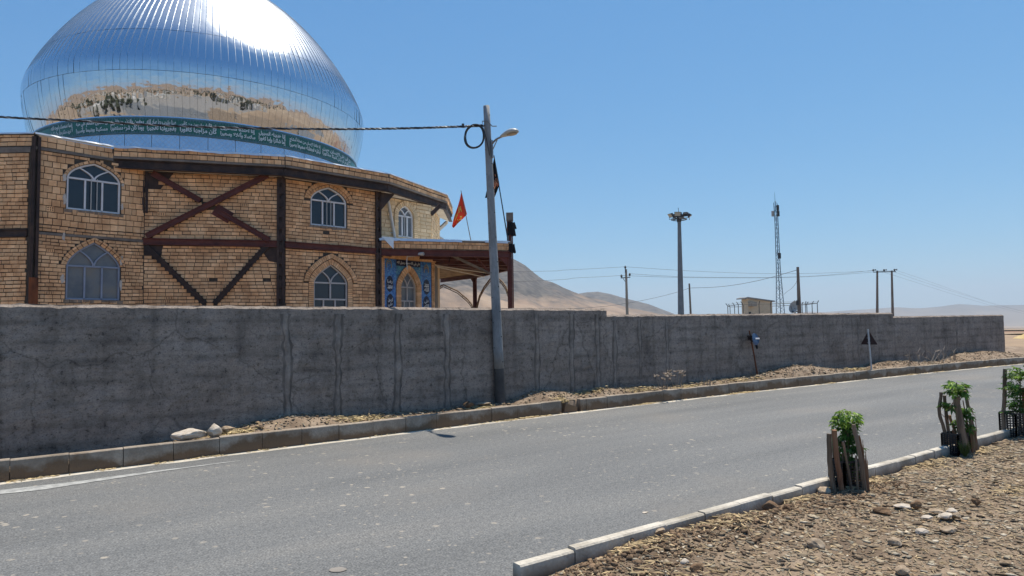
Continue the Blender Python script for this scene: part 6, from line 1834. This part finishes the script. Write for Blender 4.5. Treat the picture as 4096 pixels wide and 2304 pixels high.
# floodlight mast
t2, mb_, mt_ = vpole(2717, 884, 2724, 92, .24, .46, 'floodlight_mast', 'tall grey steel mast carrying a ring of dark floodlights', 'pole_grey', 12, cat='light mast')
hub = at_Y(2716, 877, 92)
part('ring', 'dark_metal', lambda g: (g.tube([hub + V(1.05 * math.cos(a), 1.05 * math.sin(a), -.05) for a in np.linspace(0, 2 * math.pi, 25)], .05, 5, cap=False), g.tube([hub + V(.6 * math.cos(a), .6 * math.sin(a), .1) for a in np.linspace(0, 2 * math.pi, 19)], .04, 5, cap=False),
     [g.tube([hub + V(.2 * math.cos(a), .2 * math.sin(a), .1), hub + V(1.05 * math.cos(a), 1.05 * math.sin(a), -.05)], .04, 4) for a in np.linspace(0, 2 * math.pi, 9)[:-1]], g.lathe([(.28, -.4), (.34, -.1), (.34, .45), (.2, .55)], hub, 10)), parent=t2)
part('lightning_rod', 'dark_metal', lambda g: g.tube([at_Y(2715, 852, 92), at_Y(2713, 831, 92)], .035, 5), parent=t2)
part('stub', 'dark_metal', lambda g: g.tube([at_Y(2726, 872, 92), at_Y(2725, 849, 92)], .08, 6), parent=t2)
M['lampglass'] = mat('floodlight_glass', [(.30, .28, .22), (.40, .37, .29)], scale=2, rough=.2, spec=.6)
for k, (x, y, az, til) in enumerate(((2684, 860, 200, 35), (2709, 856, 268, 12), (2741, 856, 60, 30), (2757, 862, 345, 55), (2724, 864, 100, 20), (2697, 864, 150, 25))):
    c = at_Y(x, y, 92 + (1.0 * math.sin(math.radians(az)))); a = math.radians(az); d = V(math.cos(a), math.sin(a), 0); tl_ = math.radians(til)
    fwd = d * math.cos(tl_) - V(0, 0, math.sin(tl_)); sd_ = V(-d.y, d.x, 0); up = sd_.cross(fwd) * -1
    up = fwd.cross(sd_)
    g = MB(); F4 = [c + fwd * .16 + sd_ * sx * .42 + up * sz * .30 for sx, sz in ((-1, -1), (1, -1), (1, 1), (-1, 1))]; B4 = [c - fwd * .22 + sd_ * sx * .26 + up * sz * .17 for sx, sz in ((-1, -1), (1, -1), (1, 1), (-1, 1))]
    g.add(F4 + B4, [(0, 1, 2, 3), (7, 6, 5, 4), (0, 4, 5, 1), (1, 5, 6, 2), (2, 6, 7, 3), (3, 7, 4, 0)]); fl = g.build('floodlight', M['dark_metal'], t2)
    part('glass', 'lampglass', lambda g: g.prism([c + fwd * .165 + sd_ * sx * .38 + up * sz * .26 for sx, sz in ((-1, -1), (1, -1), (1, 1), (-1, 1))], fwd * .02), parent=fl)
    part('yoke', 'dark_metal', lambda g: (g.tube([c + sd_ * .44, c + sd_ * .44 - V(0, 0, .55)], .03, 4), g.tube([c - sd_ * .44, c - sd_ * .44 - V(0, 0, .55)], .03, 4), g.tube([c + sd_ * .44 - V(0, 0, .55), c - sd_ * .44 - V(0, 0, .55)], .035, 4)), parent=fl)
t3, _, p3 = vpole(2757, 1134, 2763, 108, .13, .2, 'thin_pole', 'short thin brown pole just right of the floodlight mast', 'pole_brown', 8, group=POLES)
t4, _, p4 = vpole(3191, 1068, 3198, 86, .16, .27, 'wooden_pole', 'brown pole standing behind the satellite dish, wired to the lattice tower', 'pole_brown', 10, group=POLES)
part('service_box', 'dark_metal', lambda g: g.box(at_Y(3190, 1211, 85.6), (.25, .3, .6)), parent=t4)
# lattice tower
YT = 95
M['tower'] = mat('blue_grey_lattice', [(.045, .085, .13), (.07, .12, .17)], scale=2, rough=.5)
tb = at_Y(3122, 1255, YT); tb.z = gz(tb)
tower = thing('lattice_tower', tb, 'slim blue-grey lattice radio tower with panel antennas beside the small hut', 'radio tower')
legs_px = [((3095, 812), (3100, 900), (3105, 1073), (3105, 1262)), ((3101, 808), (3107, 900), (3113, 1073), (3123, 1262)), ((3108, 814), (3113, 900), (3121, 1073), (3139, 1262))]
LP = []
for k, pp_ in enumerate(legs_px):
    dy = (0, -.55, .15)[k]
    P = [at_Y(x, y, YT + dy * (1 if i < 3 else 1.8)) for i, (x, y) in enumerate(pp_)]
    e = P[3] + (P[3] - P[2]) * ((P[3].z - gz(P[3])) / (P[2].z - P[3].z)); LP.append(P[:3] + [e])
    part('leg', 'tower', lambda g: g.tube(LP[k], .055, 5), parent=tower)
def legp(k, z):
    P = LP[k]
    for a, b in zip(P, P[1:]):
        if a.z >= z >= b.z: return a + (b - a) * ((a.z - z) / (a.z - b.z))
    return P[0] if z > P[0].z else P[-1]
g = MB(); z = LP[0][-1].z + .3; step = .62; i = 0
while z < LP[0][0].z - .5:
    for a, b in ((0, 1), (1, 2), (2, 0)):
        g.tube([legp(a, z), legp(b, z + step)] if i % 2 else [legp(b, z), legp(a, z + step)], .024, 3, cap=False)
        if i % 8 == 0: g.tube([legp(a, z), legp(b, z)], .028, 3, cap=False)
    z += step; i += 1
g.build('bracing', M['tower'], tower)
apx = at_Y(3100, 803, YT - .2)
part('spike', 'tower', lambda g: (g.tube([apx, at_Y(3098, 768, YT - .2)], [.03, .015], 4), [g.tube([LP[k][0], apx], .025, 3) for k in range(3)]), parent=tower)
for x, y, w, h, mm, yy in ((3111, 831, .32, .75, 'dark_metal', -.3), (3113, 854, .32, .80, 'dark_metal', -.3), (3091, 855, .34, .78, 'post_white', .2), (3118, 1023, .36, .78, 'dark_metal', -.3)):
    c = at_Y(x, y, YT + yy)
    part('antenna', mm, lambda g: (g.box(c, (w, .18, h), .3), g.box(c + V(0, .12, 0), (.08, .12, h * .7), .3)), parent=tower)
# hut
YH = 97
M['hut'] = mat('cream_render', [(.58, .44, .29), (.66, .52, .36)], scale=.8, rough=.9, fine=.15, bscale=5)
h0 = at_Y(2992, 1250, YH - 1.2); h1 = at_Y(3090, 1250, YH); h0.z = h1.z = gz(h0)
hut = thing('equipment_hut', (h0 + h1) / 2, 'small cream hut with a sloping lean-to roof inside the wire fence', 'hut')
hd_ = (h1 - h0).normalized(); hn = V(-hd_.y, hd_.x, 0); HW = (h1 - h0).length
zl = at_Y(2992, 1193, YH - 1.2).z; zr_ = at_Y(3086, 1207, YH).z
def hp(u, t, z): return h0 + hd_ * u + hn * t + V(0, 0, z - h0.z)
z0_ = h0.z - .3
part('wall', 'hut', lambda g: g.add([hp(0, 0, z0_), hp(HW, 0, z0_), hp(HW, 0, zr_), hp(0, 0, zl), hp(0, 1.4, z0_), hp(HW, 1.4, z0_), hp(HW, 1.4, zr_), hp(0, 1.4, zl)], [(0, 1, 2, 3), (5, 4, 7, 6), (1, 5, 6, 2), (4, 0, 3, 7), (3, 2, 6, 7)]), parent=hut)
M['roof_c'] = mat('hut_roof', [(.20, .20, .20), (.30, .29, .28)], scale=1)
rl = at_Y(2968, 1190, YH - 1.4); 
part('roof', 'roof_c', lambda g: (g.prism([hp(-.1, -.3, zl), hp(HW + .28, -.3, zr_ - .02), hp(HW + .28, -.3, zr_ + .14), hp(-.1, -.3, zl + .18)], hn * 1.9), g.prism([hp(-.7, -.3, zl - .13), hp(-.1, -.3, zl + .0), hp(-.1, -.3, zl + .18), hp(-.7, -.3, zl + .03)], hn * 1.9)), parent=hut)
part('door', 'dark_metal', lambda g: g.prism([hp(.12, -.02, z0_), hp(.46, -.02, z0_), hp(.46, -.02, z0_ + 2.2), hp(.12, -.02, z0_ + 2.2)], -hn * .03), parent=hut)
part('cooler', 'pole_far', lambda g: g.box(hp(.55, -.35, zl - .85), (1.0, .6, .6), math.atan2(hd_.y, hd_.x)), parent=hut)
part('wall_light', 'white', lambda g: g.box(hp(2.0, -.08, z0_ + 1.9), (.28, .14, .09)), parent=hut)
# fence round the compound
fence = thing('wire_fence', V(33, 92, gz(V(33, 92, 0))), 'dark steel post and wire fence with outward bent tops round the hut', 'fence')
M['fence'] = mat('dark_fence_steel', [(.03, .032, .036), (.055, .057, .06)], scale=4, rough=.6)
FPX_ = [(2911, 1224, 1214, 2903, 91), (2920, 1228, 1217, 2914, 96), (2938, 1221, 1211, 2930, 92), (2953, 1218, 1208, 2946, 92.5), (2972, 1218, 1206, 2963, 93), (3036, 1216, 1204, 3039, 92.5), (3083, 1216, 1204, 3085, 92), (3175, 1213, 1202, 3179, 91),
        (3208, 1216, 1208, 3213, 90), (3222, 1217, 1205, 3224, 94), (3227, 1216, 1207, 3233, 91), (3248, 1214, 1205, 3255, 90), (3269, 1213, 1202, 3275, 89)]
FT_ = []
for x, y, ya, xa, Y in FPX_:
    q = at_Y(x, y, Y); e = at_Y(xa, ya, Y); f0 = V(q.x, q.y, gz(q) - .2); FT_.append((q, e, f0))
    part('post', 'fence', lambda g: g.tube([f0, q, e], .05, 5), parent=fence)
order = [0, 2, 3, 4, 5, 6, 7, 8, 10, 11, 12]
for fz, rr in ((1.0, .035), (.55, .02), (.1, .02)):
    for i, j in zip(order, order[1:]):
        part('rail', 'fence', lambda g: g.tube([FT_[i][2] + (FT_[i][0] - FT_[i][2]) * fz, FT_[j][2] + (FT_[j][0] - FT_[j][2]) * fz], rr, 4), parent=fence)
bk = [FT_[0][0], at_Y(2920, 1228, 104), at_Y(3100, 1224, 106), at_Y(3222, 1219, 104), FT_[12][0]]
for a, b in zip(bk, bk[1:]): part('rail', 'fence', lambda g: g.tube([a, b], .035, 4), parent=fence)
for f_ in (.4, .75):
    part('barbed_wire', 'fence', lambda g: [g.tube([FT_[i][0] + (FT_[i][1] - FT_[i][0]) * f_, FT_[j][0] + (FT_[j][1] - FT_[j][0]) * f_], .010, 3) for i, j in zip(order, order[1:])], parent=fence)
# satellite dish
ds = at_Y(3180, 1232, 88); dish = thing('satellite_dish', V(ds.x, ds.y, gz(ds)), 'pale satellite dish on a stand seen edge-on beside the brown pole', 'satellite dish')
dn = V(-.80, -.50, .34).normalized(); da = dn.cross(V(0, 0, 1)).normalized(); dbb = da.cross(dn)
g = MB(); vs = []
for i in range(5):
    r = .85 * i / 4
    for k in range(18):
        a = 2 * math.pi * k / 18; vs.append(ds + (da * math.cos(a) * r * .8 + dbb * math.sin(a) * r) + dn * (.32 * (i / 4) ** 2))
g.add(vs, [(i * 18 + k, i * 18 + (k + 1) % 18, (i + 1) * 18 + (k + 1) % 18, (i + 1) * 18 + k) for i in range(4) for k in range(18)])
M['dish'] = mat('dish_grey', [(.33, .32, .29), (.42, .41, .38)], scale=2, rough=.5)
g.build('reflector', M['dish'], dish, smooth=True)
part('stand', 'dark_metal', lambda g: (g.tube([V(ds.x, ds.y, gz(ds)), ds], .07, 6), g.beam(ds + V(-.5, -.2, -.45), ds + V(.4, .1, -.45), .1, .14), g.tube([ds + V(-.45, -.2, -.42), ds + dn * .9], .03, 4)), parent=dish)
# H-frame pole
YP = 120
hb_ = at_Y(3538, 1262, YP); hfm = thing('h_frame_pole', V(hb_.x, hb_.y, gz(hb_)), 'twin concrete posts joined by a crossarm with insulators, above the step in the wall', 'power pole', POLES)
for x0, x1 in ((3509, 3509), (3567, 3571)):
    a, b = at_Y(x0, 1083, YP), at_Y(x1, 1262, YP); b = b + (b - a) * ((b.z - gz(b)) / (a.z - b.z))
    part('post', 'pole_brown', lambda g: g.tube([a, b], [.16, .27], 8), parent=hfm)
part('crossarm', 'dark_metal', lambda g: g.beam(at_Y(3493, 1088.5, YP - .2), at_Y(3583, 1086.5, YP - .2), .16, .14), parent=hfm)
HI = []
for x, y in ((3496, 1081), (3539, 1081), (3581, 1080)):
    c = at_Y(x, y, YP - .2); HI.append(c)
    part('insulator', 'dark_metal', lambda g: (g.lathe([(.05, -.2), (.18, -.05), (.18, .1), (.05, .22)], c + V(-.12, 0, 0), 8), g.lathe([(.05, -.1), (.15, 0), (.05, .15)], c + V(.25, 0, .05), 8)), parent=hfm)
# wires
def wire(label, P, r=.018, group='thin overhead wires beyond the wall'):
    g = MB(); g.tube(dens([Vector(p) for p in P], 6), r, 4, cap=False)
    return tag(g.build('overhead_wire', M['wire']), label, 'wire', group)
M['wire'] = mat('grey_wire', [(.10, .11, .12)], rough=.6)
WY = lambda x: 85 + (YP - 85) * (x - 2501) / (3538 - 2501)
wire('topmost thin wire from the sandy power pole to the twin posts', [at_Y(x, y, WY(x)) for x, y in ((2501, 1067), (2730, 1082), (2960, 1092), (3120, 1094.5), (3300, 1092), (3539, 1081))])
wire('thin wire from the right insulator of the sandy power pole to the twin posts', [at_Y(x, y, WY(x)) for x, y in ((2519, 1095), (2730, 1107), (2960, 1110), (3120, 1109), (3300, 1101), (3496, 1081))])
wire('lowest thin wire from the left insulator of the sandy power pole', [at_Y(x, y, WY(x)) for x, y in ((2486, 1102), (2730, 1110), (2960, 1111.5), (3120, 1110.5), (3300, 1103), (3581, 1081))])
wire('thin wire leaving the top of the sandy power pole towards the shrine', [at_Y(x, y, 85) for x, y in ((2501, 1067), (2400, 1073), (2260, 1080), (2150, 1085), (1500, 1090))])
wire('lower thin wire leaving the sandy power pole towards the shrine', [at_Y(x, y, 85) for x, y in ((2486, 1102), (2400, 1107), (2300, 1112), (2180, 1122), (1500, 1150))])
WY2 = lambda x: 108 + (86 - 108) * (x - 2757) / (3191 - 2757)
wire('dark sagging cable from the thin pole up to the brown pole by the dish', [at_Y(x, y, WY2(x)) for x, y in ((2759, 1152), (2850, 1149), (2930, 1141), (3010, 1127), (3090, 1108), (3191, 1079))], .03)
wire('dark sagging cable from the thin pole down left behind the wall', [at_Y(x, y, 108 - (2759 - x) * .03) for x, y in ((2759, 1152), (2700, 1171), (2620, 1191), (2520, 1211), (2400, 1227), (2200, 1240))], .026)
wire('loose thin wire drooping from the brown pole to the lattice tower', [at_Y(x, y, 90) for x, y in ((3189, 1118), (3182, 1135), (3165, 1155), (3150, 1165), (3135, 1178))])
for i, (lab, x, y, pts) in enumerate((('uppermost of three wires running down right from the twin posts', 3581, 1080, ((3700, 1120), (3870, 1180), (4010, 1224), (4200, 1270))), ('middle of three wires running down right from the twin posts', 3570, 1085, ((3700, 1130), (3870, 1184), (4010, 1226), (4200, 1272))), ('lowest of three wires running down right from the twin posts', 3539, 1090, ((3650, 1125), (3800, 1173), (3960, 1220), (4200, 1280))))):
    wire(lab, [at_Y(x, y, YP)] + [at_Y(a, b, YP + (a - 3580) * .25) for a, b in pts], .016)

# ------------------------------------------------------------------ right edge beyond the end of the wall
def patch(name, pts, m, dz, kind='structure'):
    g = MB(); P = []
    for x, y in pts:
        d = .0
        for D in np.linspace(20, 2500, 4000):
            r = ray(x, y); q = ORIG + r * D
            if q.z <= terr(q.x, q.y) + dz: break
        P.append(V(q.x, q.y, terr(q.x, q.y) + dz))
    g.prism(P, (0, 0, -.02)); return tag(g.build(name, m), kind=kind)
M['plough'] = mat('ploughed_earth', [(.20, .105, .065), (.28, .16, .10)], scale=.1, detail=8, rough=1, world_co=True)
# side road and gravel yard past the wall's end, as sheets lying on the plain
def sheet(name, corners, m, dz, n=14):
    g = MB(); g.keep = True; a, b, c, d = [Vector(q) for q in corners]
    for i in range(n + 1):
        for j in range(n + 1):
            u, v = i / n, j / n; q = (a * (1 - u) + b * u) * (1 - v) + (d * (1 - u) + c * u) * v
            g.v.append((q.x, q.y, terr(q.x, q.y) + dz))
    g.f = [(i * (n + 1) + j, (i + 1) * (n + 1) + j, (i + 1) * (n + 1) + j + 1, i * (n + 1) + j + 1) for i in range(n) for j in range(n)]; g.t = [0] * len(g.f)
    return tag(g.build(name, m), kind='structure')
e0 = wp(WLEN + .6, 2.5)
sheet('side_road', (e0, e0 + N_ * 90 + E_ * 10, e0 + N_ * 90 + E_ * 19, e0 + E_ * 9), M['asphalt'], .02)
sheet('gravel_yard', (e0 + N_ * 6 + E_ * 9.3, e0 + N_ * 60 + E_ * 16, e0 + N_ * 60 + E_ * 75, e0 + N_ * 4 + E_ * 60), M['lot'], .025)
sheet('parking_ground', ((-90, -9, 0), (60, -9, 0), (60, -70, 0), (-90, -70, 0)), M['lot'], .02)
sheet('ploughed_field', ((110, 230, 0), (60, 420, 0), (420, 640, 0), (420, 330, 0)), M['plough'], 1.3, 40)
sheet('ploughed_field', ((90, 120, 0), (96, 150, 0), (190, 200, 0), (190, 150, 0)), M['plough'], .45, 20)
sh_ = at_Y(4150, 1348, 62); shp = V(sh_.x, sh_.y, terr(sh_.x, sh_.y))
M['strawheap'] = mat('straw_heap', [(.42, .30, .13), (.54, .41, .20)], scale=1.5, detail=8, rough=1, bump=.8, bscale=4)
g = MB(); vs = []; nh = 22
for i in range(7):
    t = i / 6
    for k in range(nh):
        a = 2 * math.pi * k / nh; r = 1.9 * (1 - t) ** .75 * (1 + .16 * mnoise.noise(V(math.cos(a) * 2, math.sin(a) * 2, t * 3)))
        vs.append(V(shp.x + r * 1.25 * math.cos(a), shp.y + r * math.sin(a), shp.z - .1 + 0.62 * math.sin(t * math.pi / 2) + .1 * mnoise.noise(V(k * .7, i, 0))))
g.add(vs, [(i * nh + k, i * nh + (k + 1) % nh, (i + 1) * nh + (k + 1) % nh, (i + 1) * nh + k) for i in range(6) for k in range(nh)])
tag(g.build('straw_heap', M['strawheap'], smooth=True), 'golden straw heap in the yard beyond the end of the wall', 'straw heap')

# ------------------------------------------------------------------ behind the camera: what the dome mirrors
M['tree_far'] = mat('tree_crowns', [(.03, .035, .02), (.06, .062, .035)], scale=.6, rough=.9)
M['pale_wall'] = mat('pale_walls', [(.50, .45, .38), (.62, .57, .50)], scale=.3)
g = MB()
for i in range(330):
    a = math.radians(random.uniform(185, 352)); d = random.uniform(90, 330) if random.random() < .85 else random.uniform(40, 90)
    x, y = d * math.cos(a), d * math.sin(a); z = terr(x, y); r = random.uniform(.9, 2.4)
    for k in range(5):
        c = V(x + random.gauss(0, r * .5), y + random.gauss(0, r * .5), z + r * random.uniform(.6, 1.5))
        g.lathe([(.05, -r * .8), (r * .6, -r * .4), (r * .75, 0), (r * .5, r * .5), (.05, r * .75)], c, 6)
tag(g.build('tree_belt', M['tree_far']), kind='stuff')
g = MB()
for i in range(90):
    a = math.radians(random.uniform(188, 350)); d = random.uniform(45, 300)
    x, y = d * math.cos(a), d * math.sin(a); z = terr(x, y); w, h = random.uniform(3, 9), random.uniform(2.4, 3.4)
    g.box((x, y, z + h / 2 - .2), (w, random.uniform(3, 6), h + .4), random.random() * 3)
tag(g.build('village', M['pale_wall']), kind='stuff')

# ------------------------------------------------------------------ air
hz_m = bpy.data.materials.new('air'); hz_m.use_nodes = True
hn_, hl_ = hz_m.node_tree.nodes, hz_m.node_tree.links
for nd in list(hn_):
    if nd.type != 'OUTPUT_MATERIAL': hn_.remove(nd)
pv = hn_.new('ShaderNodeVolumePrincipled'); pv.inputs['Color'].default_value = (.82, .90, 1.0, 1); pv.inputs['Density'].default_value = 1.6e-4; pv.inputs['Anisotropy'].default_value = .1
hl_.new(pv.outputs[0], hn_['Material Output'].inputs['Volume'])
g = MB(); g.keep = True
g.obox((0, 0, 190), V(9500, 0, 0), V(0, 9500, 0), V(0, 0, 260))
tag(g.build('haze', hz_m), kind='stuff')
